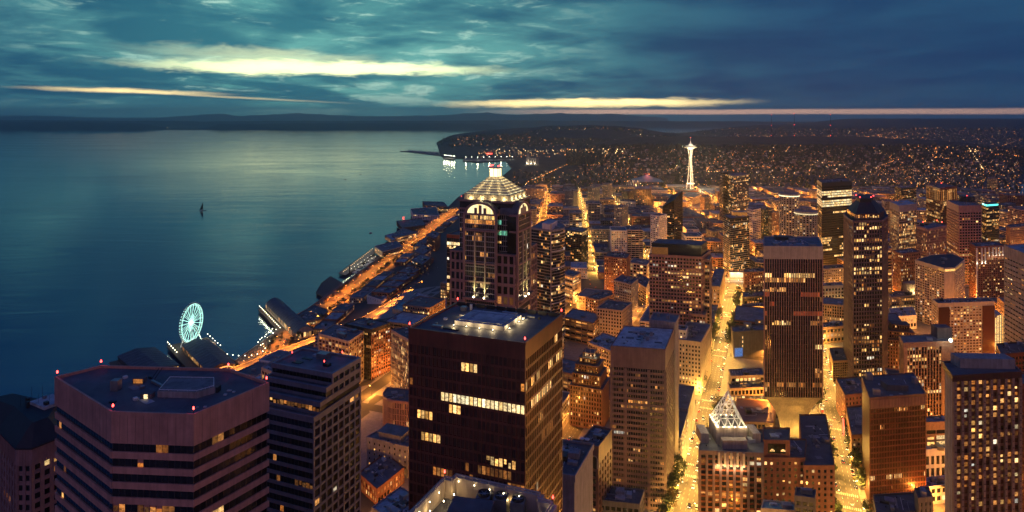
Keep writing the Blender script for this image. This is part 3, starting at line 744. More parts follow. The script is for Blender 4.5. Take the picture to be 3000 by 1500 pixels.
for dx_, dy_ in ((-16,-12),(0,-15),(16,-12),(-14,8)):
    ld = bpy.data.lights.new('flood', 'POINT'); ld.energy = 5500; ld.color = (1,.55,.11); ld.shadow_soft_size = .5; lo = bpy.data.objects.new('flood_light', ld); COL.objects.link(lo); lo.parent = rQ; lo.location = (dx_, dy_, 6)
roofing(rQ, offset(polyQ, .8), zQ, 'roof_grey', 'cream_stone', .8, 7, 5, True, .6, usz=1.0)
b = MB(); p = ctr+(polyQ[3]-ctr)*.2; b.box(p[0], p[1]+6, zQ, 14, 8, 3, 'metal_dark', -.2); b.build('plant_house', rQ)

# R: dark stepped tower with a black hipped crown
zR = 200
stR = dict(fh=3.85, bay=2.6, pw=.30, sh=.30, pd=.55, sd=.35, pm='rose_dark', sm='rose_dark', lit=.36, run=.6, mats=(.6,.3,.1), rows={5:.05, 11:.8, 12:.7, 17:.1, 18:.1, 19:.1})
pR = [unp(2473,628,zR), unp(2486,640,zR), unp(2500,648,zR), unp(2584,646,zR), unp(2600,634,zR), unp(2588,612,zR), unp(2490,610,zR)]
rR, pR_, rec = tower('office_tower', 'dark rose tower with many lit windows and a black hipped crown with red beacons', None, zR, 'rose_dark', stR, poly=pR, cap=1.5, roof='slate', units=0, ph=.6, wmax=299, core='bronze_dark')
cR = np.mean(pR_, 0)
up = [cR+(p-cR)*.86 for p in pR_]; b = MB(); b.prism(up, zR, zR+6, 'bronze_dark', 'slate'); b.build('upper_storey', rR)
rec = newrec(rR, True); facade(rec, up[2], up[3], zR+1, zR+5, dict(stR, fh=4, lit=.55, rows=None), 'rose_stone'); flush(rec)
b = MB(); b.prism([cR+(p-cR)*.80 for p in pR_], zR+6, zR+15, 'slate', 'slate', poly2=[cR+(p-cR)*.42 for p in pR_]); b.prism([cR+(p-cR)*.40 for p in pR_], zR+15, zR+18.5, 'slate', 'slate'); b.build('hipped_crown', rR)
for f_ in (0, 2, 3, 4): p = cR+(pR_[f_]-cR)*.40; beacon(rR, p[0], p[1], zR+18.5, s=1.1)

# V: finned brown block in front right
stV = dict(fh=3.8, bay=1.15, pw=.24, sh=.26, pd=.45, sd=.12, pm='bronze', sm='bronze', lit=.03, run=.8, pane='glass_dark', rows={0:.08, 2:.05, 3:.07, 11:(.12,'lit_dim'), 12:(.8,'lit_bright')}, mats=(.3,.4,.3), base_lit=.2)
rV, pV, _ = tower('office_block', 'brown block wrapped in close vertical fins with one lit floor low down', [(2526,1105),(2549,1167),(2710,1155)], 114, 'granite_brown', stV, faces={0:None}, cap=7, capm='granite_brown', roof='roof_dark', units=0, ph=.7, core='bronze_dark', wmax=299)
for x, y, sx, sy, sz, m in ((2620,1138,14,9,4,'concrete_dark'),(2546,1112,4,3,4.5,'concrete'),(2568,1157,4,2.5,4,'concrete'),(2680,1122,2.5,4,4,'concrete'),(2612,1160,2,1.2,.6,'roof_light'),(2640,1155,2,1.2,.6,'roof_light')):
    q = unp(x, y, 114); piece('plant_house', rV, (q[0], q[1], 114+sz/2), (sx, sy, sz), -.1, m)
A, B_ = pV[1], pV[2]; t_ = (B_-A); n_ = np.array([t_[1], -t_[0]])/np.linalg.norm(t_)
for k in range(38):
    q = A+t_*(k+.5)/38+n_*.62; piece('fin', rV, (q[0], q[1], 110.2), (.35, .3, 5.4), math.atan2(t_[1], t_[0]), 'granite_pink')
# W: bronze hotel with pale columns, right edge
zW = 186
stW = dict(fh=3.0, bay=3.45, pw=.34, sh=.34, pd=.9, sd=.25, pm='brick_tan', sm='bronze', lit=.82, run=.05, pane='glass_bronze', mats=(.10,.24,.66))  # most glowing panes imitate orange reflections in the bronze glass
pW = [unp(2768,1064,zW), unp(2795,1101,zW), unp(2985,1090,zW)]; pW.append(pW[0]+pW[2]-pW[1])
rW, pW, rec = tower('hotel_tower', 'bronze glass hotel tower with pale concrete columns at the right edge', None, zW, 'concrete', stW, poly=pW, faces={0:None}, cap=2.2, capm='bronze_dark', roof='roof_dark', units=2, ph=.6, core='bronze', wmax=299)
A, B_ = pW[0], pW[1]; t_ = (B_-A)/np.linalg.norm(B_-A)
for k in range(36):
    for f_ in (.18, .5, .82):
        q = A+(B_-A)*f_+np.array([t_[1], -t_[0]])*.04; piece('panel', rW, (q[0], q[1], zW-4-3*k), (np.linalg.norm(B_-A)*.27, .1, 2.7), math.atan2(t_[1], t_[0]), 'concrete')
A, B_ = pW[1], pW[2]; t_ = (B_-A); tn = t_/np.linalg.norm(t_); n_ = np.array([tn[1], -tn[0]]); nb = max(1, round(np.linalg.norm(t_)/3.45))
for k in range(nb+1):
    for j in range(26):
        q = A+t_*k/nb+n_*.93; piece('slot', rW, (q[0], q[1], zW-6-j*3.0), (.75, .07, .45), math.atan2(tn[1], tn[0]), 'bronze_dark')
q = np.mean(pW, 0); b = MB(); b.box(q[0]+2, q[1]+2, zW, 24, 7, 4.5, 'concrete', -.05); b.build('plant_house', rW)
tower('office_block', 'brown gridded block behind the bronze hotel at the right edge', [(2958,1100),(2978,1130),(3090,1120)], 150, 'bronze', dict(fh=3.6, bay=2.4, pw=.25, sh=.3, lit=.08, pane='glass_bronze'), units=2)
tower('low_block', 'dark flat-roofed block with a plant screen above the bronze hotel', [(2920,1010),(2934,1040),(3060,1030)], 120, 'bronze_dark', dict(lit=.05), units=6, roof='roof_dark')
def flood(parent, x, y, z, energy, col=(1,.74,.36), size=.4, spot=None, target=None):
    ld = bpy.data.lights.new('flood', 'SPOT' if spot else 'POINT'); ld.energy = energy; ld.color = col; ld.shadow_soft_size = size
    lo = bpy.data.objects.new('flood_light', ld); COL.objects.link(lo)
    if parent is not None:
        lo.parent = parent; b_ = parent.get('base', (0,0,0)); lo.location = (x-b_[0], y-b_[1], z-b_[2])
    else: lo.location = (x, y, z)
    if spot:
        ld.spot_size = R(spot); ld.spot_blend = .6
        lo.rotation_euler = (Vector(target)-Vector((x, y, z))).to_track_quat('-Z', 'Y').to_euler()
    return lo
# ------------------------------------------------------------------ the arched tower with the lit stepped pyramid
u0, u1, v0, v1 = 437.6, 486.0, -225.7, -172.0
rG = thing('office_tower', 'stone and glass tower with lit arched gables and a floodlit stepped pyramid on top', 'building', (*uv((u0+u1)/2, (v0+v1)/2), 35)); FOOT.append(np.array([uv(u0,v0), uv(u0,v1), uv(u1,v1), uv(u1,v0)]))
W_ = 'rose_stone'; rec = newrec(rG, True)
def ubox(b, ua, ub, va, vb, za, zb, m, mt=None): b.prism([uv(ua,va), uv(ua,vb), uv(ub,vb), uv(ub,va)], za, zb, m, mt or m)
b = MB(); ubox(b, u0+1, u1, v0+1, v1-1, 34, 198, 'glass_dark', 'roof_dark'); b.build('lower_body', rG)
b = MB(); ubox(b, u0+6, u1-4, v0+6, v1-5, 198, 236, 'glass_dark', 'roof_dark'); b.build('upper_body', rG)
fv = (-213.0, -187.0); ru = (441.5, 468.0)
b = MB(); ubox(b, u0, u0+8, fv[0], fv[1], 34, 226, 'glass_dark', 'roof_dark'); b.build('front_bay', rG)
b = MB(); ubox(b, ru[0], ru[1], v1-8, v1, 34, 226, 'glass_dark', 'roof_dark'); b.build('side_bay', rG)
gl = dict(fh=4.0, bay=1.6, pw=.14, sh=.16, pd=.16, sd=.12, pm='mullion_light', sm='mullion_light', lit=.16, run=.7, mats=(.4,.4,.2))
solid = dict(fh=8.0, bay=4.2, pw=.34, sh=.26, pd=.55, sd=.45, lit=.05, mats=(.2,.5,.3))
# front: wings, bay
facade(rec, uv(u0+1, v0+1), uv(u0+1, fv[0]), 36, 160, dict(solid, fh=4.6), W_); facade(rec, uv(u0+1, v0+1), uv(u0+1, fv[0]), 160, 197, solid, W_)
facade(rec, uv(u0+1, fv[1]), uv(u0+1, v1-1), 36, 160, dict(solid, fh=4.6), W_); facade(rec, uv(u0+1, fv[1]), uv(u0+1, v1-1), 160, 197, solid, W_)
facade(rec, uv(u0, fv[0]), uv(u0, fv[1]), 36, 176, dict(gl, lit=.1), W_); facade(rec, uv(u0, fv[0]), uv(u0, fv[1]), 176, 214, dict(gl, lit=.10, rows={2:(.35,'lit_warm'),1:(.4,'lit_dim')}), W_)
facade(rec, uv(u0, fv[0]), uv(u0, fv[1]), 215.5, 226, dict(gl, rows={0:(.9,'lit_bright'),1:(.8,'lit_warm')}, lit=.6), W_)
# right: wing, bay, wing
facade(rec, uv(u0+1, v1-1), uv(ru[0], v1-1), 36, 197, solid, W_); facade(rec, uv(ru[1], v1-1), uv(u1, v1-1), 36, 197, dict(solid, fh=5, lit=.2), W_)
facade(rec, uv(ru[0], v1), uv(ru[1], v1), 36, 226, dict(gl, lit=.06), W_)
# recessed upper corners
facade(rec, uv(u0+6, fv[1]), uv(u0+6, v1-5), 199, 230, dict(gl, pane='glass_blue', lit=.2, rows={2:(.5,'lit_green'),3:(.5,'lit_green'),4:(.4,'lit_green')}), W_)
facade(rec, uv(u0+6, v0+6), uv(u0+6, fv[0]), 199, 230, dict(gl, lit=.35), W_); facade(rec, uv(ru[1], v1-5), uv(u1-4, v1-5), 199, 230, gl, W_)
flush(rec, wmax=290, wmin=5)
bands = []
for z_ in (160, 176.5, 190, 214.5, 226.5):
    e = .8
    for nm, ua, ub, va, vb in (('front', u0-e, u0+6, fv[0]-e, fv[1]+e), ('side', ru[0]-e, ru[1]+e, v1-6, v1+e)):
        b = MB(); ubox(b, ua, ub, va, vb, z_-.6, z_+.7, W_); b.build('string_course', rG)
for z_ in (160.05, 176.55, 197.8):
    b = MB(); ubox(b, u0+.35, u1+.4, v0+.35, v1-.42, z_-.7, z_+.7, W_, 'roof_dark'); b.build('string_course', rG)
for z_ in (229.5, 235.6):
    b = MB(); ubox(b, u0+5.3, u1-3.3, v0+5.3, v1-4.3, z_-.7, z_+.7, W_, 'roof_dark'); b.build('string_course', rG)
for v_ in (fv[0], fv[1]): 
    c = uv(u0-.25, v_); piece('pilaster', rG, (*c, 130), (1.8, 1.4, 192), -AV, W_)
for u_ in ru:
    c = uv(u_, v1+.25); piece('pilaster', rG, (*c, 130), (1.4, 1.8, 192), -AV, W_)
# arches: vaulted gables with lit tympanum
def arch(ax, c0, c1, depth0, depth1, zb_, rise, hub):
    n = 18; w = (c1-c0)/2; mid = (c0+c1)/2
    def P(c, z_, d): return (*(uv(d, c) if ax == 'f' else uv(c, d)), z_)
    prof = [(mid-w*math.cos(math.pi*k/n), zb_+rise*math.sin(math.pi*k/n)) for k in range(n+1)]
    b = MB(); bl = MB(); rim = MB()
    sgn = 1 if ax == 'f' else -1
    for k in range(n):
        (a0, za), (a1, zb2) = prof[k], prof[k+1]
        b.face([P(a0, za, depth0), P(a0, za, depth1), P(a1, zb2, depth1), P(a1, zb2, depth0)], 'roof_dark')
        i0, j0 = mid+(a0-mid)*.84, zb_+(za-zb_)*.82; i1, j1 = mid+(a1-mid)*.84, zb_+(zb2-zb_)*.82
        rim.face([P(a0, za, depth0), P(a1, zb2, depth0), P(i1, j1, depth0), P(i0, j0, depth0)], W_)
        rim.face([P(a0, za, depth0-1.2*sgn if False else depth0), P(i0, j0, depth0), P(i0, j0, depth0+1.0*(1 if ax=='f' else -1)), P(i1, j1, depth0+1.0*(1 if ax=='f' else -1))], W_)
        bl.face([P(i0, j0, depth0+.9*(1 if ax=='f' else -1)), P(i1, j1, depth0+.9*(1 if ax=='f' else -1)), P(i1, zb_+.3, depth0+.9*(1 if ax=='f' else -1)), P(i0, zb_+.3, depth0+.9*(1 if ax=='f' else -1))], 'crown_light')
    b.build('vault_roof', rG); rim.build('arch_rim', rG); bl.build('lit_tympanum', rG)
    for f_, h_ in ((-.16, .5), (0, .72), (.16, .5)):
        c = P(mid+f_*2*w*.9, zb_+rise*h_*.5, depth0+.6*(1 if ax=='f' else -1)); piece('stepped_keystone', rG, c, (w*.16, 1.0, rise*h_) if ax == 'f' else (1.0, w*.16, rise*h_), -AV, W_)
arch('f', fv[0], fv[1], u0-.3, u0+14, 226.8, 9.0, 0); arch('s', ru[0], ru[1], v1+.3, v1-14, 226.8, 9.0, 0)
# floodlit columns
for v_ in (-204.2, -195.8):
    c = uv(u0-.7, v_); piece('column', rG, (*c, 189.5), (1.0, 1.0, 48), -AV, 'cream_stone'); c2 = uv(u0-2.6, v_); flood(rG, c2[0], c2[1], 167, 16000, (1,.92,.34), .3, 60, (c[0], c[1], 190))
    b = MB(); b.box(c2[0], c2[1], 165.3, .8, .8, .8, 'lamp_warm'); b.build('uplighter', rG)
for u_ in (451.5, 458.5):
    c = uv(u_, v1+.7); piece('column', rG, (*c, 189.5), (1.0, 1.0, 48), -AV, 'cream_stone'); c2 = uv(u_, v1+2.6); flood(rG, c2[0], c2[1], 167, 16000, (1,.92,.34), .3, 60, (c[0], c[1], 190))
    b = MB(); b.box(c2[0], c2[1], 165.3, .8, .8, .8, 'lamp_warm'); b.build('uplighter', rG)
for nm, ua, ub, va, vb in (('f', u0-3.5, u0, fv[0], fv[1]), ('s', ru[0], ru[1], v1, v1+3.5)):
    b = MB(); ubox(b, ua, ub, va, vb, 163.5, 165.2, W_, 'roof_dark'); b.build('ledge', rG)
# stepped pyramid
cu, cv = (u0+u1)/2+1, (v0+v1)/2+.5
b = MB(); ubox(b, cu-17.5, cu+17.5, cv-18.5, cv+18.5, 236, 240.5, 'cream_stone', 'roof_grey'); b.build('pyramid_drum', rG)
zz_ = 240.5; hw = 17.0
for k in range(7):
    b = MB(); ubox(b, cu-hw, cu+hw, cv-hw-.8, cv+hw+.8, zz_, zz_+.55, 'metal_grey', 'roof_grey'); b.build('tier_ledge', rG)
    b = MB(); b.prism([uv(cu-hw+.9, cv-hw+.2), uv(cu-hw+.9, cv+hw-.2), uv(cu+hw-.9, cv+hw-.2), uv(cu+hw-.9, cv-hw+.2)], zz_+.55, zz_+1.75, 'cream_stone', 'roof_grey', poly2=[uv(cu-hw+1.7, cv-hw+.9), uv(cu-hw+1.7, cv+hw-.9), uv(cu+hw-1.7, cv+hw-.9), uv(cu+hw-1.7, cv-hw+.9)]); b.build('pyramid_tier', rG)
    for p0, p1 in ((uv(cu-hw+.4, cv-hw-.3), uv(cu-hw+.4, cv+hw+.3)), (uv(cu-hw+.4, cv+hw+.3), uv(cu+hw-.4, cv+hw+.3))):
        b = MB(); b.tube((*p0, zz_+.68), (*p1, zz_+.68), .10, 'crown_light', 4); b.build('light_strip', rG)
    for f_ in (-.6, .0, .6):
        p = uv(cu-hw+.1, cv+f_*hw); flood(rG, p[0], p[1], zz_+.9, 170, (1,.80,.36), .5)
        p = uv(cu+f_*hw, cv+hw+.5); flood(rG, p[0], p[1], zz_+.9, 170, (1,.80,.36), .5)
    zz_ += 1.75; hw -= 1.95
for f_ in (-.7, -.2, .3, .8):
    p = uv(cu-19, cv+f_*18); flood(rG, p[0], p[1], 237.2, 900, (1,.80,.36), .5); p = uv(cu+f_*17, cv+19.6); flood(rG, p[0], p[1], 237.2, 900, (1,.80,.36), .5)
b = MB(); ubox(b, cu-3.4, cu+3.4, cv-3.4, cv+3.4, zz_, zz_+6.2, 'lantern_light', 'metal_grey'); la_ = b.build('lantern', rG); la_['base'] = [0.0,0.0,0.0]
for a_ in (-3.5, 0, 3.5):
    for c_ in (-3.5, 3.5):
        for p in (uv(cu+a_, cv+c_), uv(cu+c_, cv+a_)): piece('lantern_mullion', la_, (*p, zz_+3.1), (.35, .35, 6.2), -AV, 'cream_stone')
b = MB(); ubox(b, cu-4, cu+4, cv-4, cv+4, zz_+6.2, zz_+6.9, 'metal_grey'); b.build('lantern_roof', rG)
for k in range(7):
    p = uv(cu-3.5+7*(k % 4)/3, cv-3.6 if k < 4 else cv+3.6); beacon(rG, p[0], p[1], zz_+6.9, 'lamp_red', .7)
for k in range(4):
    p = uv(cu-2+k*1.3, cv+(k % 2)*2-1); b = MB(); b.tube((*p, zz_+6.9), (*p, zz_+13-k), .10, 'metal_dark', 4); b.build('antenna', rG)

# ------------------------------------------------------------------ H, I: neighbours of the arched tower
apt = dict(fh=3.3, bay=2.6, pw=.12, sh=.18, pd=.2, sd=.35, pm='mullion', sm='mullion_light', lit=.16, run=.3, mats=(.3,.45,.25), pane='glass_blue')
zH = 174; a, f, r_ = unp(1557,668,zH), unp(1614,676,zH), unp(1644,656,zH)
arc = [f + (r_-f)*t_ + np.array([1.0, -.6])*(9*math.sin(math.pi*t_)) for t_ in (0, .25, .5, .75, 1.0)]
rH, pH, _ = tower('apartment_tower', 'curved blue glass apartment tower with pale floor lines right of the arched tower', None, zH, 'concrete_grey', apt, poly=[a]+arc+[a+r_-f], cap=1.5, roof='roof_grey', units=3, core='glass_blue')
q = np.array(f); piece('fin_wall', rH, (q[0], q[1]-.4, 107), (1.2, 1.4, 150), 0, 'mullion_light'); b = MB(); b.prism([a+(f-a)*.55, f-(f-a)*.02, f+(r_-f)*.6, a+(f-a)*.55+(r_-f)*.6], zH, zH+7, 'white_paint', 'roof_light'); b.build('penthouse', rH)
for k in range(7):
    for i in range(len(arc)-1):
        A, B_ = arc[i], arc[i+1]; m_ = (A+B_)/2; t_ = B_-A; n_ = np.array([t_[1], -t_[0]])/np.linalg.norm(t_); m_ = m_+n_*.5
        piece('balcony_line', rH, (m_[0], m_[1], zH-4-k*19), (np.linalg.norm(t_)+.5, .5, .9), math.atan2(t_[1], t_[0]), 'white_paint')
zI = 190
lit_off = dict(fh=3.9, bay=2.6, pw=.08, sh=.22, pd=.18, sd=.25, pm='mullion', sm='mullion', lit=.35, run=.85, rows={1:(.9,'lit_white'), 6:0, 10:(.95,'lit_white'), 12:(.7,'lit_bright'), 13:(.7,'lit_bright'), 18:.7, 19:.8, 20:.7}, mats=(.6,.3,.1))
tower('office_tower', 'glass tower with many lit floors left of the arched tower', None, 176, 'bronze', lit_off, poly=[uv(600,-312), uv(600,-294), uv(632,-294), uv(632,-312)], cap=3, roof='roof_dark', units=1)
tower('core_shaft', 'bare tan concrete shaft rising beside the lit glass tower', None, zI, 'brick_tan', {}, poly=[uv(597,-294), uv(597,-284.5), uv(626,-284.5), uv(626,-294)], faces={0:None,1:None,2:None,3:None}, cap=2, units=1)
tower('office_tower', 'rose glass tower tucked between the tan shaft and the arched tower', None, 184, 'rose_stone', dict(lit_off, lit=.22, rows={17:(.9,'lit_bright'), 18:(.9,'lit_bright'),19:(.9,'lit_bright')}), poly=[uv(602,-284), uv(602,-262), uv(632,-262), uv(632,-284)], cap=3, roof='roof_dark', units=2)

# ------------------------------------------------------------------ towards the water: blocks below the bluff
res = dict(fh=3.4, bay=4.6, pw=.16, sh=.20, pd=.55, sd=.5, lit=.28, run=.2, pane='glass_bronze', mats=(.1,.45,.45))
tower('apartment_block', 'cream framed apartment block with recessed balconies near the waterfront', [(935,979),(1022,1002),(1064,973)], 85, 'cream_stone', res, cap=1.5, roof='roof_grey', units=4, usz=1.6)
rE, pE, _ = tower('apartment_tower', 'near-black glass apartment tower with an orange-lit edge above the waterfront', [(1010,950),(1088,967),(1142,948)], 88, 'metal_dark', dict(fh=3.2, bay=2.2, pw=.1, sh=.16, sd=.2, pm='metal_dark', sm='metal_dark', lit=.08, run=.6), faces={1: dict(fh=3.2, bay=3, pw=.3, sh=.3, lit=.45, pm='brick', sm='brick', mats=(.3,.5,.2))}, cap=3, roof='roof_grey', units=5)
tower('office_block', 'slender finned block with a planted roof beside the dark bronze tower', [(1148,968),(1200,998),(1262,985)], 98, 'concrete', dict(fh=3.7, bay=1.9, pw=.3, sh=.2, pd=.5, lit=.55, run=.4, mats=(.6,.35,.05)), cap=2, roof='roof_dark', units=3)
tower('office_block', 'pale stone block seen behind the gridded tower above the viaduct', [(768,1078),(800,1092),(838,1068)], 80, 'cream_stone', dict(res, lit=.1), units=4, roof='roof_light')
# the pocket of old blocks between the gridded tower and the bronze one
zz1 = 66; q = unp(1160, 1160, zz1); poly = [unp(1122,1160,zz1)] + [q+np.array([-11*math.cos(k*.42), -11*math.sin(k*.42)]) for k in range(0, 5)] + [unp(1215,1176,zz1), unp(1215,1140,zz1), unp(1150,1135,zz1)]
poly = [unp(1123,1155,zz1), unp(1126,1163,zz1), unp(1136,1170,zz1), unp(1152,1175,zz1), unp(1215,1182,zz1), unp(1215,1145,zz1), unp(1135,1138,zz1)]
tower('office_block', 'round-cornered pink block with close vertical ribs below the bronze tower', None, zz1, 'granite_pink', dict(fh=5, bay=1.4, pw=.5, sh=.1, pd=.5, lit=.05, rows={0:(.5,'lit_dim')}, base_lit=.5), poly=poly, cap=1.2, roof='roof_dark', units=3)
rr, pp_, _ = tower('office_block', 'grey walled block with a hipped penthouse below the bronze tower', [(1076,1282),(1195,1312),(1240,1285)], 62, 'concrete_grey', dict(fh=4, bay=4.5, pw=.72, sh=.55, lit=.3, run=.1), cap=2.2, roof='roof_grey', units=3)
q = np.mean(pp_, 0); b = MB(); b.box(q[0]-1, q[1]+2, 62, 19, 12, 4.5, 'concrete_grey', -AV); b.box(q[0]-1, q[1]+2, 66.5, 21, 14, .8, 'roof_grey', -AV); b.build('penthouse', rr)
tower('brick_block', 'low red brick corner block with a cluttered grey roof and glowing street front', [(1052,1388),(1105,1435),(1182,1372)], 51, 'brick', dict(fh=4.4, bay=3.2, pw=.4, sh=.36, lit=.35, base_lit=.9, mats=(.3,.4,.3)), cap=1.6, roof='roof_grey', units=9, zb=26, usz=.7)
tower('low_block', 'flat light-roofed block at the bottom between the gridded tower and the bronze tower', [(1092,1490),(1180,1545),(1260,1480)], 64, 'concrete_grey', dict(lit=.1), cap=1.5, roof='roof_light', units=9, zb=26)
b = MB()
# ------------------------------------------------------------------ roof plant court with cooling towers, bottom centre
zX = 200
ring = [(1150,1550),(1303,1396),(1324,1400),(1336,1389),(1583,1444),(1575,1459),(1612,1467),(1620,1472),(1560,1560)]
pr = [unp(x, y, zX) for x, y in ring]; full = pr
rX = thing('office_tower', 'top of a near tower with a railed roof court of cooling fans lit from within', 'building', (*np.mean(pr, 0), 39)); FOOT.append(np.array(pr))
b = MB(); b.prism(pr[::1], 38, zX-6, 'concrete_dark', 'roof_dark'); b.build('wall', rX)
ins = offset(pr, -.9); ins2 = offset(pr, -2.6); n = len(pr)
for i in range(n):
    a, c, d, e = pr[i], pr[(i+1)%n], ins[(i+1)%n], ins[i]
    b = MB(); b.hexa([(*a, zX-6),(*c, zX-6),(*d, zX-6),(*e, zX-6),(*a, zX-.9),(*c, zX-.9),(*d, zX-.9),(*e, zX-.9)], 'cream_stone'); b.build('parapet', rX)
    b = MB(); b.tube((*a, zX), (*c, zX), .22, 'metal_grey', 6); b.build('top_rail', rX)
    L = np.linalg.norm(c-a); k = max(1, int(L/2.4))
    for j in range(k):
        q = a+(c-a)*j/k; piece('rail_post', rX, (*q, zX-.5), (.22, .22, .9), 0, 'cream_stone')
        if L > 6: 
            q2 = q+(np.mean(pr,0)-q)/np.linalg.norm(np.mean(pr,0)-q)*1.1
            if j % 2 == 0: piece('wall_lamp', rX, (*q2, zX-1.6), (.16, .16, .22), 0, 'lamp_warm')
    b = MB()
    for j in range(k*2): 
        q = ins[i]+(ins[(i+1)%n]-ins[i])*(j+.5)/(k*2); b.tube((*q, zX-5.5), (*q, zX-1.2), .06, 'brick_tan', 4)
    for z_ in (zX-1.6, zX-2.6, zX-4): b.tube((*ins[i], z_), (*ins[(i+1)%n], z_), .06, 'brick_tan', 4)
    b.build('court_grille', rX)
def onX(px, py, z=zX-6): return unp(px, py, z)
for x, y in ((1418,1492),(1468,1498),(1518,1507)):
    q = onX(x, y); b = MB(); b.box(q[0], q[1], zX-6, 3.7, 3.7, 4.0, 'metal_grey', -.2); b.lathe(q[0], q[1], [(1.65, zX-2), (1.55, zX-1.3), (1.5, zX-1.3), (1.4, zX-1.8)], 'metal_dark', 20)
    ct = b.build('cooling_tower', rX); ct['base'] = [0.0,0.0,0.0]; b = MB()
    for k in range(6):
        t_ = k*math.pi/3; b.tube((q[0], q[1], zX-1.75), (q[0]+1.35*math.cos(t_), q[1]+1.35*math.sin(t_), zX-1.7), .13, 'metal_grey', 4)
    b.build('fan', ct)
q = onX(1380, 1530); b = MB(); b.box(q[0], q[1], zX-6, 11, 7, 4.2, 'roof_dark', -.2); b.build('plant_house', rX)
for x, y in ((1300,1490),(1330,1470),(1361,1452),(1421,1466),(1500,1490),(1545,1480),(1260,1520),(1565,1500)):
    q = onX(x, y); piece('court_lamp', rX, (*q, zX-4.0), (.22, .22, .28), 0, 'lamp_warm'); flood(rX, q[0], q[1]-.3, zX-3.6, 130, (1,.66,.26), .25)
for i in (1, 7): beacon(rX, pr[i][0], pr[i][1], zX, s=.45)

# ------------------------------------------------------------------ between the bronze and the brown tower
zz1 = 141; rT, pT, _ = tower('office_block', 'blank grey-walled block with dishes and fans on its dark roof, right of the bronze tower', [(1560,1380),(1683,1398),(1737,1305)], 138, 'concrete_grey', {}, faces={0:None,1:None,2:None,3:None}, cap=2, roof='roof_dark', units=8, ph=1)
for x, y in ((1705,1300),(1720,1303)):
    q = unp(x, y, 138); b = MB(); b.tube((*q, 138), (*q, 140.4), .12, 'metal_grey', 5); b.lathe(q[0], q[1]-.3, [(.05, 140.2), (1.0, 140.5), (1.3, 141.0), (1.25, 141.05), (.1, 140.4)], 'white_paint', 14); b.build('dish', rT)
for k in range(3):
    q = unp(1655+k*16, 1318+k*3, 138); b = MB(); b.box(*q, 138, 2.6, 2.6, 1.4, 'metal_dark', -AV); b.lathe(q[0], q[1], [(1.1, 139.4), (1.1, 139.9), (.9, 139.9), (.8, 139.5)], 'metal_grey', 14); b.build('fan_unit', rT)
rU, pU, _ = tower('stone_block', 'brown stone block with a tall arched top window beside the brown tower', [(1700,1300),(1752,1312),(1790,1262)], 124, 'granite_brown', dict(fh=4, bay=4, pw=.45, sh=.35, lit=.04), cap=9, roof='roof_dark', units=3)
q = pU[0]+(pU[1]-pU[0])*.82; t_ = pU[1]-pU[0]; n_ = np.array([t_[1],-t_[0]])/np.linalg.norm(t_); b = MB(); p0 = q+n_*.62
for k in range(10):
    a0, a1 = math.pi*k/10, math.pi*(k+1)/10; tt_ = t_/np.linalg.norm(t_)
    for (ra, rb, m, d) in ((1.9, 1.4, 'cream_stone', .12), (1.4, 0, 'glass_dark', .06)):
        b.face([(*(p0+tt_*ra*math.cos(x)+n_*d), 118+ra*math.sin(x)) for x in (a0, a1)]+[(*(p0+tt_*rb*math.cos(x)+n_*d), 118+rb*math.sin(x)) for x in (a1, a0)], m)
b.build('arched_window', rU)
c = p0+n_*.1; piece('window', rU, (c[0], c[1], 115.5), (2.8, .1, 5), math.atan2(t_[1], t_[0]), 'glass_dark')
for s_ in (-1, 1): c = p0+t_/np.linalg.norm(t_)*1.65*s_+n_*.1; piece('jamb', rU, (c[0], c[1], 115.5), (.5, .25, 5), math.atan2(t_[1], t_[0]), 'cream_stone')
tower('low_block', 'low grey-roofed block at the foot of the brown tower, bottom edge', [(1755,1468),(1872,1480),(1885,1440)], 92, 'concrete_dark', dict(lit=.05), cap=2, roof='roof_dark', units=5)
tower('low_block', 'pale cluttered roof beside the blank grey block at the bottom edge', [(1600,1490),(1680,1510),(1700,1466)], 120, 'concrete_grey', dict(lit=.05), cap=2, roof='roof_light', units=8)
# stepped art-deco tower with a lit crown
def deco(cx, cy, z0_, tiers, name, label, wall, rz):
    root = thing(name, label, 'building', (cx, cy, z0_)); rec = newrec(root, True); c_, s_ = math.cos(rz), math.sin(rz)
    def rect(w, d): return [np.array([cx+a*w/2*c_-b2*d/2*s_, cy+a*w/2*s_+b2*d/2*c_]) for a, b2 in ((-1,-1),(1,-1),(1,1),(-1,1))]
    FOOT.append(np.array(rect(*tiers[0][:2]))); zb = z0_
    for w, d, zt in tiers:
        p = rect(w, d); b = MB(); b.prism(p, zb, zt, wall, 'roof_dark'); b.build('wall', root)
        for i in (0, 1, 3):
            if facing(p[i], p[(i+1)%4]) > -.1: facade(rec, p[i], p[(i+1)%4], zb+.4, zt-.8, dict(fh=3.6, bay=2.3, pw=.5, sh=.4, pd=.5, sd=.25, lit=.2, run=.1, mats=(.7,.25,.05)), wall)
        b = MB(); b.prism(offset(p, .65), zt-.8, zt+.35, wall, 'roof_dark'); b.build('cornice', root); zb = zt
    flush(rec); return root
q = unp(1730, 1050, 96)
rS = deco(q[0], q[1]+6, 36, [(27,24,74),(23,21,84),(19,17,91),(14,12,96),(9,8,100)], 'art_deco_tower', 'stepped brown brick art-deco tower with a small lit crown behind the bronze tower', 'granite_brown', -AV)
for k, (a, c_) in enumerate(((-4,-3.5),(0,-4.2),(4,-3.5))):
    x, y = q[0]+a, q[1]+6+c_; b = MB(); b.tube((x, y, 97), (x, y, 103.5), .35, 'cream_stone', 6, .08); b.build('finial', rS); flood(rS, x, y-1.6, 97.6, 260, (1,.8,.42), .3)
tower('low_block', 'low pale-roofed block behind the art-deco tower', [(1725,1005),(1790,1030),(1830,1000)], 70, 'concrete', dict(lit=.2), cap=1.5, roof='roof_light', units=8)
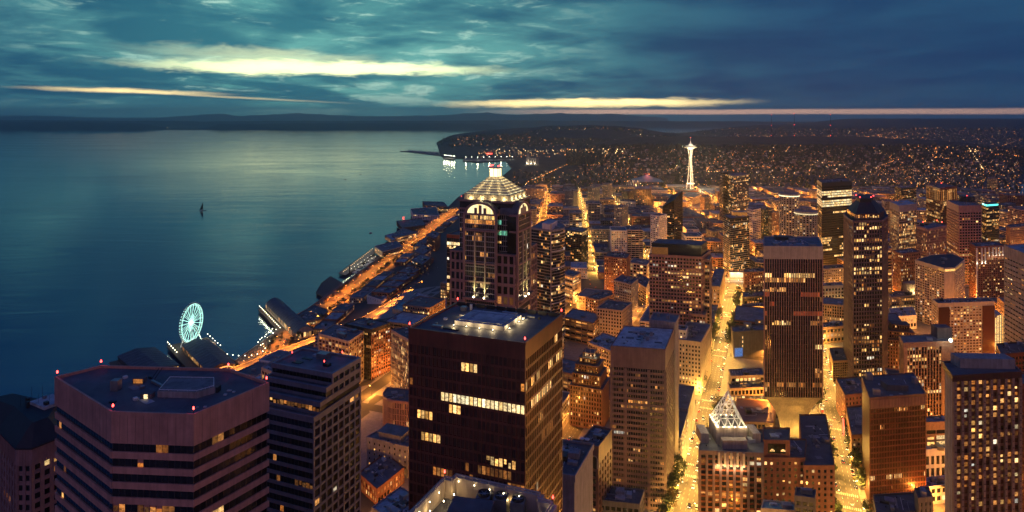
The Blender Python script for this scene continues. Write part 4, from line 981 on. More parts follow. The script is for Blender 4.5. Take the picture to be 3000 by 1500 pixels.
tower('parking_garage', 'small tan garage beside the bronze tower with open lit decks', [(1622,1085),(1678,1098),(1690,1060)], 70, 'brick_tan', dict(fh=3.2, bay=5, pw=.15, sh=.4, lit=.7, run=.6, mats=(.1,.5,.4)), cap=1.2, roof='roof_grey', units=2)
# ------------------------------------------------------------------ hotel with the lit lattice pyramid, and the U-shaped brick hotel
zU = 97
pU = [unp(2050,1322,zU), unp(2233,1330,zU)]; d_ = np.array([CA*0+SA*30, CA*30]); pU = [pU[0], pU[1], pU[1]+d_, pU[0]+d_]
stU = dict(fh=3.25, bay=4.3, pw=.34, sh=.34, pd=.8, sd=.3, pm='rose_dark', sm='bronze', lit=.24, run=.1, mats=(.5,.4,.1), base_lit=.6)
rU, pU, _ = tower('hotel_tower', 'stone hotel tower crowned by a floodlit white lattice pyramid', None, zU, 'rose_dark', stU, poly=pU, cap=1.5, roof='roof_dark', units=4, core='bronze_dark')
cx_, cy_ = unp(2145, 1270, 104)
w = 8.4
b = MB(); b.box(cx_, cy_+w, zU, 2*w+2, 2*w, 10.5, 'concrete', -.02); b.build('crown_block', rU)
b = MB(); b.box(cx_, cy_-3.0, zU, 15, 4.5, 5.2, 'concrete', -.02); b.build('crown_step', rU)
for s_ in (-1, 1): piece('plant_screen', rU, (cx_+s_*16, cy_+8, zU+3), (5, 12, 6), -.02, 'concrete')
for k in range(5):      # uplit fins under the crown
    x = cx_-9+k*4.5; y = pU[0][1]-.6+(k*.02); q = pU[0]+(pU[1]-pU[0])*(.30+.10*k); t_ = pU[1]-pU[0]; n_ = np.array([t_[1],-t_[0]])/np.linalg.norm(t_)
    q = q+n_*1.2; piece('uplit_fin', rU, (*q, zU-3.6), (1.2, 1.0, 8.2), math.atan2(t_[1], t_[0]), 'cream_stone'); c2 = q+n_*1.2; flood(rU, c2[0], c2[1], zU-9, 1500, (1,.66,.28), .25)
zp0, zap = zU+10.7, zU+30
base = [np.array([cx_-w, cy_+.6]), np.array([cx_+w, cy_+.6]), np.array([cx_+w, cy_+2*w-.6]), np.array([cx_-w, cy_+2*w-.6])]; top = np.mean(base, 0)
def lp(i, f): p = base[i]+(top-base[i])*f; return np.array([p[0], p[1], zp0+(zap-zp0)*f])
NT_ = 4
for i in range(4):
    j = (i+1)%4
    b = MB(); b.tube(lp(i,0), (*top, zap), .38, 'steel_white', 6, .2); b.build('hip_strut', rU)
    for k in range(NT_):
        f0, f1 = k/NT_*.92, (k+1)/NT_*.92; n = NT_-k
        b = MB(); b.tube(lp(i,f0), lp(j,f0), .24, 'steel_white', 5); b.build('ring_beam', rU)
        for m in range(n):
            a0 = lp(i,f0)+(lp(j,f0)-lp(i,f0))*m/n; a1 = lp(i,f0)+(lp(j,f0)-lp(i,f0))*(m+1)/n
            up = lp(i,f1)+(lp(j,f1)-lp(i,f1))*((m+.0)/(n-1) if n > 1 else .5)
            b = MB(); b.tube(a0, up, .27, 'steel_white', 5); b.tube(a1, up, .27, 'steel_white', 5); b.build('lattice_strut', rU)
b = MB(); b.tube((*top, zap-1), (*top, zap+5.5), .16, 'steel_white', 5); b.build('mast', rU)
b = MB(); b.prism(base, zp0-.18, zp0-.02, 'metal_dark', 'metal_dark'); b.build('crown_deck', rU)
for i in range(4):
    for f_ in (0, .2, .4, .6, .8):
        p = base[i]+(base[(i+1)%4]-base[i])*f_; q = p+(p-top)*.03; b = MB(); b.lathe(q[0], q[1], [(.12, zp0), (.28, zp0+.2), (.1, zp0+.45)], 'lamp_warm', 8); b.build('uplighter', rU)
        if f_ in (0, .4, .8): flood(rU, p[0]+(p[0]-top[0])*.18, p[1]+(p[1]-top[1])*.18, zp0+1.0, 1000, (1,.76,.38), .2)
for z_, s_ in ((zp0+5, .55), (zp0+11, .3)): flood(rU, top[0], top[1], z_, 1500, (1,.86,.55), .3)

zV = 85.5
old = dict(fh=3.7, bay=3.5, pw=.58, sh=.48, pd=.28, sd=.24, lit=.22, run=.05, mats=(.75,.2,.05), base_lit=.6)
pV2 = [unp(2355,1367,zV), unp(2444,1367,zV), unp(2419,1217,zV), unp(2342,1218,zV)]
tower('brick_hotel', 'right wing of the U-shaped brick hotel with a long bare dark roof', None, zV, 'brick', old, poly=pV2, cap=1.8, roof='roof_dark', units=3)
tower('brick_hotel', 'middle of the U-shaped brick hotel beside the stone hotel tower', None, 88, 'brick', old, poly=[unp(2234,1343,88), unp(2357,1345,88), unp(2362,1290,88), unp(2240,1288,88)], cap=1.8, roof='roof_dark', units=6)
rr, pp_, _ = tower('brick_hotel', 'raised brick attic with two lit arched windows above the brick hotel', None, 98, 'brick', dict(lit=0, fh=12, bay=40), poly=[unp(2238,1292,98), unp(2312,1294,98), unp(2312,1258,98), unp(2236,1256,98)], cap=1.2, roof='roof_dark', zb=86, units=2)
for f_ in (.32, .75):
    A, B_ = pp_[0], pp_[1]; q = A+(B_-A)*f_; t_ = (B_-A)/np.linalg.norm(B_-A); n_ = np.array([t_[1],-t_[0]]); q = q+n_*.55; b = MB()
    for k in range(8):
        b.face([(*(q+t_*1.5*math.cos(math.pi*k/8)), 92+1.5*math.sin(math.pi*k/8)), (*(q+t_*1.5*math.cos(math.pi*(k+1)/8)), 92+1.5*math.sin(math.pi*(k+1)/8)), (*q, 92)], 'lit_bright')
    b.build('arched_window', rr)
tower('low_block', 'small dark roof block at the foot of the brick hotel, bottom edge', [(2330,1455),(2385,1462),(2388,1440)], 92, 'concrete_dark', dict(lit=.1), cap=2, roof='roof_dark', units=1)
tower('low_block', 'low block with a glowing green skylight at the bottom edge', [(2232,1492),(2330,1500),(2335,1478)], 80, 'cream_stone', dict(lit=.3), cap=2, roof='copper_roof', units=2)
# courtyard terrace in front of the pedestal tower
b = MB(); pl = [unp(2150,1240,46), unp(2265,1245,46), unp(2275,1180,46), unp(2160,1172,46)]
tower('terrace_building', 'brown terrace building with curved steps at the foot of the pedestal tower', None, 47, 'brick_tan', dict(fh=4, lit=.3), poly=pl, cap=1, roof='granite_brown', units=3)
tower('store_block', 'two-storey shop block with glowing white arches and trees beside the avenue', [(2135,1125),(2140,1140),(2236,1136)], 53, 'cream_stone', dict(fh=4.5, bay=3.5, pw=.3, sh=.3, lit=.5, base_lit=1.0, mats=(.9,.1,0)), cap=1.4, roof='roof_dark', units=3)
tower('store_block', 'grey-roofed shop block below the blue screen', [(2136,1085),(2142,1104),(2238,1100)], 60, 'concrete', dict(fh=4.2, bay=4, lit=.4, base_lit=.9), cap=1.5, roof='roof_grey', units=5)

# ------------------------------------------------------------------ east of the second avenue
tower('office_block', 'low orange-lit block with a fine square grid of windows by the eastern avenue', [(2430,1022),(2441,1060),(2552,1054)], 60, 'brick_tan', dict(fh=2.4, bay=2.0, pw=.25, sh=.3, pd=.3, lit=.05, rows={0:.35}), cap=1.2, roof='roof_dark', units=5)
tower('brick_hotel', 'old brick hotel with a red cornice and lit upright sign by the eastern avenue', [(2450,1112),(2476,1160),(2545,1152)], 66, 'brick', dict(old, lit=.15), cap=1.8, capm='roof_red', roof='roof_grey', units=7)
tower('brick_hotel', 'front wing of the old brick hotel with a red roof edge by the eastern avenue', [(2480,1195),(2496,1278),(2562,1272)], 64, 'brick_tan', dict(old, lit=.2), cap=1.8, capm='roof_red', roof='roof_grey', units=3)
q = unp(2470, 1250, 55); b = MB(); b.box(q[0], q[1], 48, .8, 1.6, 13, 'neon_red'); b.box(q[0]-.5, q[1], 48.5, .3, 1.2, 12, 'lit_bright', 0); rs = thing('hotel_sign', 'tall upright lit red sign on the old brick hotel', 'sign', (q[0], q[1], 48)); b.build('sign_board', rs)
tower('low_block', 'dark flat-roofed block with a bulkhead at the foot of the finned block', [(2560,1455),(2570,1510),(2700,1500)], 74, 'concrete_dark', dict(lit=.1), cap=2, roof='roof_dark', units=3)
tower('low_block', 'small dark tower block at the bottom edge right of the finned block', [(2682,1435),(2692,1462),(2730,1458)], 84, 'concrete_dark', dict(lit=.2, bay=3, pw=.7), cap=2, roof='roof_dark', units=1)
tower('parking_garage', 'bright white-lit parking ramp between the finned block and the bronze hotel', [(2700,1225),(2712,1240),(2800,1236)], 78, 'brick_tan', dict(fh=4.2, bay=8, pw=.06, sh=.3, lit=1.0, run=.0, rows=None, mats=(1,0,0)), cap=5, roof='roof_grey', units=2)
tower('low_block', 'pale barrel-roofed hall lit bright yellow between the finned block and the bronze hotel', [(2700,1305),(2708,1320),(2800,1314)], 62, 'white_paint', dict(fh=9, bay=4, pw=.4, sh=.3, lit=.1), cap=4, roof='roof_light', units=3)
rr, pp_, _ = tower('low_block', 'small cream kiosk building glowing yellow beside the finned block', [(2702,1405),(2708,1430),(2790,1420)], 52, 'white_paint', dict(fh=5, bay=4, lit=.6), cap=1, roof='roof_light', units=4)
for x_ in (2718, 2750, 2780): q = unp(x_, 1440, 46); flood(None, q[0], q[1]-2, 50, 9000, (1,.78,.34), .5).name = 'flood_light'
# U: hotel slab with a floodlight on its roof house
rr, pp_, _ = tower('hotel_tower', 'tan hotel slab with dark window strips and a dazzling white floodlight on top', [(2636,985),(2647,1006),(2792,1000)], 115, 'brick_tan', dict(fh=2.9, bay=2.5, pw=.35, sh=.22, pd=.35, sd=.1, pm='brick_tan', sm='bronze_dark', lit=.36, run=.05, mats=(.7,.25,.05)), cap=3.6, roof='roof_grey', units=2, ph=.6)
q = unp(2765, 990, 115); b = MB(); b.box(q[0], q[1]+3, 115, 12, 9, 9, 'concrete_dark', -.05); b.build('roof_house', rr)
q = unp(2780, 997, 117); b = MB(); b.lathe(q[0], q[1]-2.2, [(.3, 116.4), (1.0, 117), (1.15, 117.8), (.8, 118.6), (.2, 119)], 'lamp_white', 12); o = b.build('floodlight', rr); flood(rr, q[0], q[1]-4.5, 118, 1600, (.95,.95,.8), .5)
A, B_ = pp_[1], pp_[2]; t_ = B_-A; n_ = np.array([t_[1],-t_[0]])/np.linalg.norm(t_)
for f_ in (.035, .88): q = A+t_*f_+n_*.45; piece('blank_wall', rr, (q[0], q[1], 75), (np.linalg.norm(t_)*(.07 if f_ < .1 else .24), .5, 74), math.atan2(t_[1], t_[0]), 'brick_tan')
rS2 = deco(*(unp(2648, 960, 88)+np.array([0, 8])), 39, [(26,22,76),(22,18,84),(15,12,90)], 'art_deco_tower', 'stepped dark old hotel tower left of the floodlit hotel slab', 'granite_brown', -.3)
# T and S: hotels to the right
hot = dict(fh=2.95, bay=3.6, pw=.30, sh=.42, pd=.4, sd=.35, lit=.34, run=.05, mats=(.55,.38,.07), pane='glass_bronze')
rr, pp_, _ = tower('hotel_tower', 'cream gridded hotel slab with glassy brown flanks and scattered lit rooms', [(2733,880),(2748,892),(2912,886)], 100, 'cream_stone', hot, cap=3.0, roof='roof_dark', units=6, ph=1.5)
A, B_ = pp_[1], pp_[2]; t_ = B_-A; tn = t_/np.linalg.norm(t_); n_ = np.array([tn[1],-tn[0]])
for f_, w_ in ((.10, .19), (.89, .21)): q = A+t_*f_+n_*.7; piece('glass_flank', rr, (q[0], q[1], 68), (np.linalg.norm(t_)*w_, .6, 58), math.atan2(tn[1], tn[0]), 'glass_bronze')
pS = [unp(2682,758,118), unp(2684,768,118), unp(2766,786,118), unp(2798,783,118), unp(2826,756,118), unp(2775,742,118)]
rr, pS_, _ = tower('hotel_tower', 'six-sided tan hotel tower with a dark flat roof and a lit strip under its eave', None, 116, 'cream_stone', dict(hot, lit=.24), poly=[unp(2682,762,116), unp(2767,786,116), unp(2797,784,116), unp(2826,760,116), unp(2790,744,116), unp(2730,748,116)], faces={1: None}, cap=4.5, roof='slate', units=2, ph=.5)
for i, (f0, f1) in ((0, (.8, 1)), (1, (0, 1)), (2, (0, .7))):
    A, B_ = pS_[i], pS_[(i+1)%6]; t_ = B_-A; tn = t_/np.linalg.norm(t_); n_ = np.array([tn[1],-tn[0]]); q = A+t_*(f0+f1)/2+n_*.55
    piece('lit_strip', rr, (q[0], q[1], 113.4), (np.linalg.norm(t_)*(f1-f0), .12, 2.6), math.atan2(tn[1], tn[0]), 'lit_bright')
tower('office_tower', 'pale tower with thin dark window slots at the right edge', [(2944,722),(3010,748),(3110,738)], 187, 'concrete', dict(fh=4, bay=4.5, pw=.2, sh=.72, pd=.3, sd=.5, lit=.25, run=.5, mats=(.4,.4,.2)), cap=9, roof='roof_light', units=3)
tower('office_tower', 'pinkish concrete tower with deep grid windows and a dark drum on its roof', [(2775,589),(2810,604),(2874,603)], 161, 'granite_pink', dict(fh=4.2, bay=4.5, pw=.24, sh=.42, pd=.6, sd=.5, lit=.10, run=.4, rows={13:(.6,'lit_bright'),15:(.7,'lit_bright'),16:(.5,'lit_bright')}), cap=10, roof='roof_grey', units=0)
q = unp(2832, 590, 161); b = MB(); b.lathe(q[0], q[1], [(11, 161), (11, 169), (10.5, 170), (2, 170.2)], 'metal_dark', 20); rd_ = [o for o in bpy.data.objects if o.get('label','').startswith('pinkish concrete')][0]; b.build('roof_drum', rd_); beacon(rd_, q[0]-6, q[1]-9, 170, s=1.4)
rr, pp_, _ = tower('hotel_tower', 'brick and white hotel tower with white floodlit fins round its top', [(2840,712),(2860,724),(2941,720)], 118, 'brick', dict(hot, pm='brick', sm='brick', lit=.3), cap=2, roof='roof_dark', units=3)
A, B_ = pp_[1], pp_[2]; t_ = B_-A; tn = t_/np.linalg.norm(t_); n_ = np.array([tn[1],-tn[0]])
for k, f_ in enumerate((0, .18, .30, .44, .58, .70, .82, .94)):
    q = A+t_*f_+n_*.9; hgt = 70 if k == 0 else 22 if k < 3 else 12; piece('white_fin', rr, (q[0], q[1], 117-hgt/2), (1.5, 1.0, hgt), math.atan2(tn[1], tn[0]), 'white_paint'); c2 = q+n_*1.6; flood(rr, c2[0], c2[1], 116-min(hgt, 20), 500, (1,.86,.6), .3)
tower('office_tower', 'brightly lit yellow glass tower with a flat canopy roof', [(2607,592),(2634,604),(2686,598)], 155, 'cream_stone', dict(fh=3.9, bay=2.6, pw=.18, sh=.25, lit=.85, run=.5, mats=(.5,.4,.1)), cap=10, roof='roof_light', units=2)
tower('office_tower', 'rose tower with vertical window strips and red roof beacons left of the deep-grid tower', [(2684,662),(2716,672),(2772,662)], 136, 'rose_stone', dict(fh=3.8, bay=2.6, pw=.4, sh=.2, lit=.2, run=.2, mats=(.6,.3,.1), base_lit=.9), cap=3, roof='roof_grey', units=3)
for x_, y_ in ((2704,655),(2745,650),(2760,655)):
    q = unp(x_, y_, 136); rd_ = [o for o in bpy.data.objects if o.get('label','').startswith('rose tower with vertical')][0]; beacon(rd_, q[0], q[1], 137, s=1.4)
rr, pp_, _ = tower('office_tower', 'brown glass tower with a crown of lit vertical fins on the far right', [(2714,542),(2755,552),(2803,546)], 162, 'bronze', dict(fh=4, bay=2.6, pw=.2, sh=.2, lit=.25, run=.7, rows={6:(.8,'lit_bright'),7:.6,13:(.7,'lit_bright')}), cap=3, roof='roof_dark', units=2)
for i in (0, 1):
    A, B_ = pp_[i], pp_[i+1]; t_ = B_-A; tn = t_/np.linalg.norm(t_); n_ = np.array([tn[1],-tn[0]])
    for k in range(9): q = A+t_*(k+.5)/9+n_*.8; piece('lit_fin', rr, (q[0], q[1], 148), (.8, .4, 20), math.atan2(tn[1], tn[0]), 'lit_warm')
q = np.mean(pp_, 0); beacon(rr, q[0], q[1], 166, s=2.2)
rr, pp_, _ = tower('office_tower', 'dark glass block with a blue-green glowing roof band', [(2876,600),(2890,606),(2926,603)], 122, 'metal_dark', dict(fh=3.9, bay=3, pw=.1, sh=.2, lit=.35, run=.8, pane='glass_blue', mats=(.6,.3,.1)), cap=2, roof='roof_dark', units=0)
q = np.mean(pp_, 0); b = MB(); b.prism([q+(p-q)*.95 for p in pp_], 122, 126, 'neon_teal', 'roof_dark'); b.build('lit_roof_band', rr)
tower('office_tower', 'black tower with two stacks of fully lit floors on the right', [(2394,527),(2408,537),(2495,532)], 188, 'metal_dark', dict(fh=3.8, bay=2.6, pw=.12, sh=.3, pd=.2, sd=.2, pm='metal_dark', sm='metal_dark', lit=.06, run=.8, rows={k: (.95 if k in (2,3,4,6,7,8) else .5, 'lit_white' if k < 9 else 'lit_bright') for k in (2,3,4,6,7,8,11,14,22,23,24,26,27,29,30)}), cap=6, roof='roof_dark', units=3)
tower('brick_block', 'brown brick block with rows of lit windows below the yellow glass tower', [(2616,735),(2640,745),(2696,738)], 112, 'brick', dict(old, lit=.4, fh=4.5), cap=2, roof='roof_dark', units=3)
rr, pp_, _ = tower('store_block', 'golden-lit stone store with tall windows right of the pedestal tower', [(2400,832),(2408,840),(2472,836)], 75, 'cream_stone', dict(fh=4.4, bay=5, pw=.4, sh=.35, lit=.25, base_lit=.9), cap=3, roof='roof_grey', units=3)
for f_ in (.15, .4, .65, .9): q = pp_[1]+(pp_[2]-pp_[1])*f_; flood(rr, q[0], q[1]-5, 46, 7000, (1,.66,.22), .5)
tower('store_block', 'low mall block with grey plant roof beside the dark rose tower', [(2402,948),(2410,962),(2474,956)], 58, 'brick_tan', dict(fh=5, bay=5, lit=.2, base_lit=.8), cap=2, roof='roof_grey', units=8)
rr, pp_, _ = tower('mall', 'lit mall with a curved glowing drum right of the dark rose tower', [(2600,858),(2612,872),(2684,866)], 62, 'cream_stone', dict(fh=5, bay=4, lit=.6, base_lit=.9, mats=(.5,.5,0)), cap=2.5, roof='roof_grey', units=6)
q = unp(2664, 850, 62); b = MB(); b.lathe(q[0], q[1], [(13, 62), (13, 73), (12, 74), (1, 74.5)], 'cream_stone', 24); b.build('drum', rr); flood(rr, q[0]-4, q[1]-17, 64, 5000, (1,.7,.28), .6)
tower('hall', 'white-lit hall with a pale roof below the lit mall', [(2606,905),(2614,930),(2684,925)], 56, 'white_paint', dict(fh=6, bay=4, lit=.7, base_lit=.9), cap=2, roof='roof_light', units=4)
tower('brick_block', 'narrow striped block between the dark rose tower and the lit mall', [(2592,722),(2597,730),(2612,729)], 122, 'brick_tan', dict(fh=3.8, bay=6, pw=.05, sh=.45, lit=.5, run=.8), cap=1.5, units=1)
# convention hall arch
rr = thing('glass_arch', 'tall golden glass barrel arch between the hotel slab and the right-edge tower', 'building', (*unp(2930, 1010, 42), 40)); a0, a1 = unp(2911,1010,44), unp(2950,1012,44); w_ = np.linalg.norm(a1-a0)/2; c_ = (a0+a1)/2; b = MB(); ly = MB(); N_ = 14; zs_ = 44+24
pr_ = [(-w_*math.cos(math.pi*k/N_), zs_+10*math.sin(math.pi*k/N_)) for k in range(N_+1)]
for k in range(N_): b.face([(c_[0]+pr_[k][0], c_[1], pr_[k][1]), (c_[0]+pr_[k+1][0], c_[1], pr_[k+1][1]), (c_[0]+pr_[k+1][0]+16, c_[1]+42, pr_[k+1][1]), (c_[0]+pr_[k][0]+16, c_[1]+42, pr_[k][1])], 'metal_grey'); ly.face([(c_[0]+pr_[k][0]*.93, c_[1]+.5, pr_[k][1]-.6), (c_[0]+pr_[k+1][0]*.93, c_[1]+.5, pr_[k+1][1]-.6), (c_[0]+pr_[k+1][0]*.93, c_[1]+.5, 40), (c_[0]+pr_[k][0]*.93, c_[1]+.5, 40)], 'lit_bright')
b.build('barrel_roof', rr); ly.build('glowing_glass', rr)
for k in range(0, N_+1, 2): piece('rib', rr, (c_[0]+pr_[k][0]*.95, c_[1]+.2, (40+pr_[k][1])/2), (.4, .5, pr_[k][1]-40), 0, 'metal_grey')
for z_ in (48, 56, 64): piece('transom', rr, (c_[0], c_[1]+.1, z_), (2*w_, .4, .5), 0, 'metal_grey')
for s_ in (-1, 1): piece('flank', rr, (c_[0]+s_*(w_+1), c_[1]+.4, 54), (2.4, 1.2, 30), 0, 'cream_stone')
# ------------------------------------------------------------------ round twin towers
for cxp, yt, Yd, rad, lab in ((2312, 566, 1000, 14.2, 'taller round tower with a glowing white ring under its cap'), (2361, 617, 905, 14.6, 'shorter round tower with a glowing white ring beside its taller twin')):
    X = Yd*(cxp-1500)/F_; zt = H-(yt-YH)*Yd/F_; rr = thing('round_tower', lab, 'building', (X, Yd, 40), 'twin round towers'); N_ = 22
    pl = [np.array([X+rad*math.cos(2*math.pi*k/N_), Yd+rad*math.sin(2*math.pi*k/N_)]) for k in range(N_)]; FOOT.append(np.array(pl))
    b = MB(); b.prism(pl, 39, zt, 'concrete', 'roof_grey'); b.build('wall', rr); rec = newrec(rr, True)
    for i in range(N_):
        if facing(pl[i], pl[(i+1)%N_]) > -.05: facade(rec, pl[i], pl[(i+1)%N_], 41, zt-4.5, dict(fh=3.0, bay=4.1, pw=.5, sh=.38, pd=.3, sd=.35, lit=.33, run=0, mats=(.75,.2,.05)), 'concrete')
    flush(rec, 200, wmin=5)
    b = MB(); b.lathe(X, Yd, [(rad+.8, zt-4), (rad+.8, zt-2.6), (rad+.3, zt-2.6)], 'lamp_white' if False else 'lit_white', 30); b.build('ring_light', rr)
    b = MB(); b.lathe(X, Yd, [(rad+.4, zt-2.6), (rad+.4, zt), (rad*.75, zt+1), (rad*.55, zt+1), (rad*.55, zt+5), (.5, zt+5.2)], 'concrete', 30); b.build('cap', rr)
tower('apartment_tower', 'blue-green glass apartment tower with balconies above the bright white sign', [(2119,630),(2140,641),(2195,635)], 136, 'metal_dark', dict(apt, lit=.30, pm='metal_dark', mats=(.4,.4,.2)), cap=2, roof='roof_grey', units=3)
rr = [o for o in bpy.data.objects if o.get('label','').startswith('blue-green glass')][0]
q = unp(2168, 632, 136); b = MB(); b.box(q[0], q[1]+3, 136, 22, 12, 6, 'lit_warm', -.1); b.box(q[0], q[1]+3, 142, 23, 13, .8, 'metal_grey', -.1); b.build('lit_penthouse', rr)
q = unp(2163, 812, 44); b = MB(); b.box(q[0], q[1], 44, 30, 8, 8.5, 'cream_stone', 0); rs = thing('lit_sign', 'dazzling white billboard on a low block where the avenue bends', 'sign', (q[0], q[1], 40)); b.box(q[0], q[1]+10, 39, 44, 26, 5.2, 'cream_stone', 0); b.build('block', rs)
piece('sign_face', rs, (q[0]-1, q[1]-4.15, 48.5), (26, .2, 7), 0, 'lamp_white' if False else 'lit_white')
for x_ in (-10, 0, 10): flood(rs, q[0]+x_, q[1]-8, 50, 6000, (1,.85,.55), .5)
tower('apartment_tower', 'tall grey apartment tower with a lit top behind the round towers', [(2132,511),(2150,516),(2193,511)], 166, 'blue_grey_panel', dict(apt, lit=.26, bay=3.2, pm='blue_grey_panel', sm='blue_grey_panel', mats=(.6,.35,.05), rows={0:(.7,'lit_bright')}), cap=1.5, units=2)
tower('apartment_tower', 'slim dark unfinished tower beside the tall grey apartment tower', [(2108,503),(2118,506),(2134,504)], 171, 'metal_dark', dict(apt, lit=.03, bay=3), cap=1.5, units=1)
# black wedge tower
Yd = 1150; rr = thing('wedge_tower', 'black glass tower with a steep slanting roof like a blade', 'building', (Yd*(1970-1500)/F_, Yd, 40))
def wp(px_, z_, Y_): return ((px_-1500)*Y_/F_, Y_, z_)
zl, zh = 137, 163; b = MB(); a, c, d, e = [np.array([(px_-1500)*Y_/F_, Y_]) for px_, Y_ in ((1941,Yd+10),(1975,Yd),(2000,Yd+26),(1968,Yd+38))]
FOOT.append(np.array([a,c,d,e])); zz = (zl, zl+13, zh, zh-9)
for i in range(4):
    p, q = (a,c,d,e)[i], (a,c,d,e)[(i+1)%4]; b.face([(*p,39),(*q,39),(*q,zz[(i+1)%4]),(*p,zz[i])], 'glass_dark')
b.face([(*p, z_) for p, z_ in zip((a,c,d,e), zz)], 'slate'); b.build('body', rr)
rec = newrec(rr, True); st_ = dict(fh=3.8, bay=2.6, pw=.12, sh=.35, pd=.12, sd=.1, pm='slate', sm='slate', lit=.07, run=.4, rows={k:.35 for k in (10,12,14,15)}); facade(rec, a, c, 42, 136, st_, 'metal_dark'); facade(rec, c, d, 42, 149, dict(st_, lit=.03, rows=None), 'metal_dark'); flush(rec)
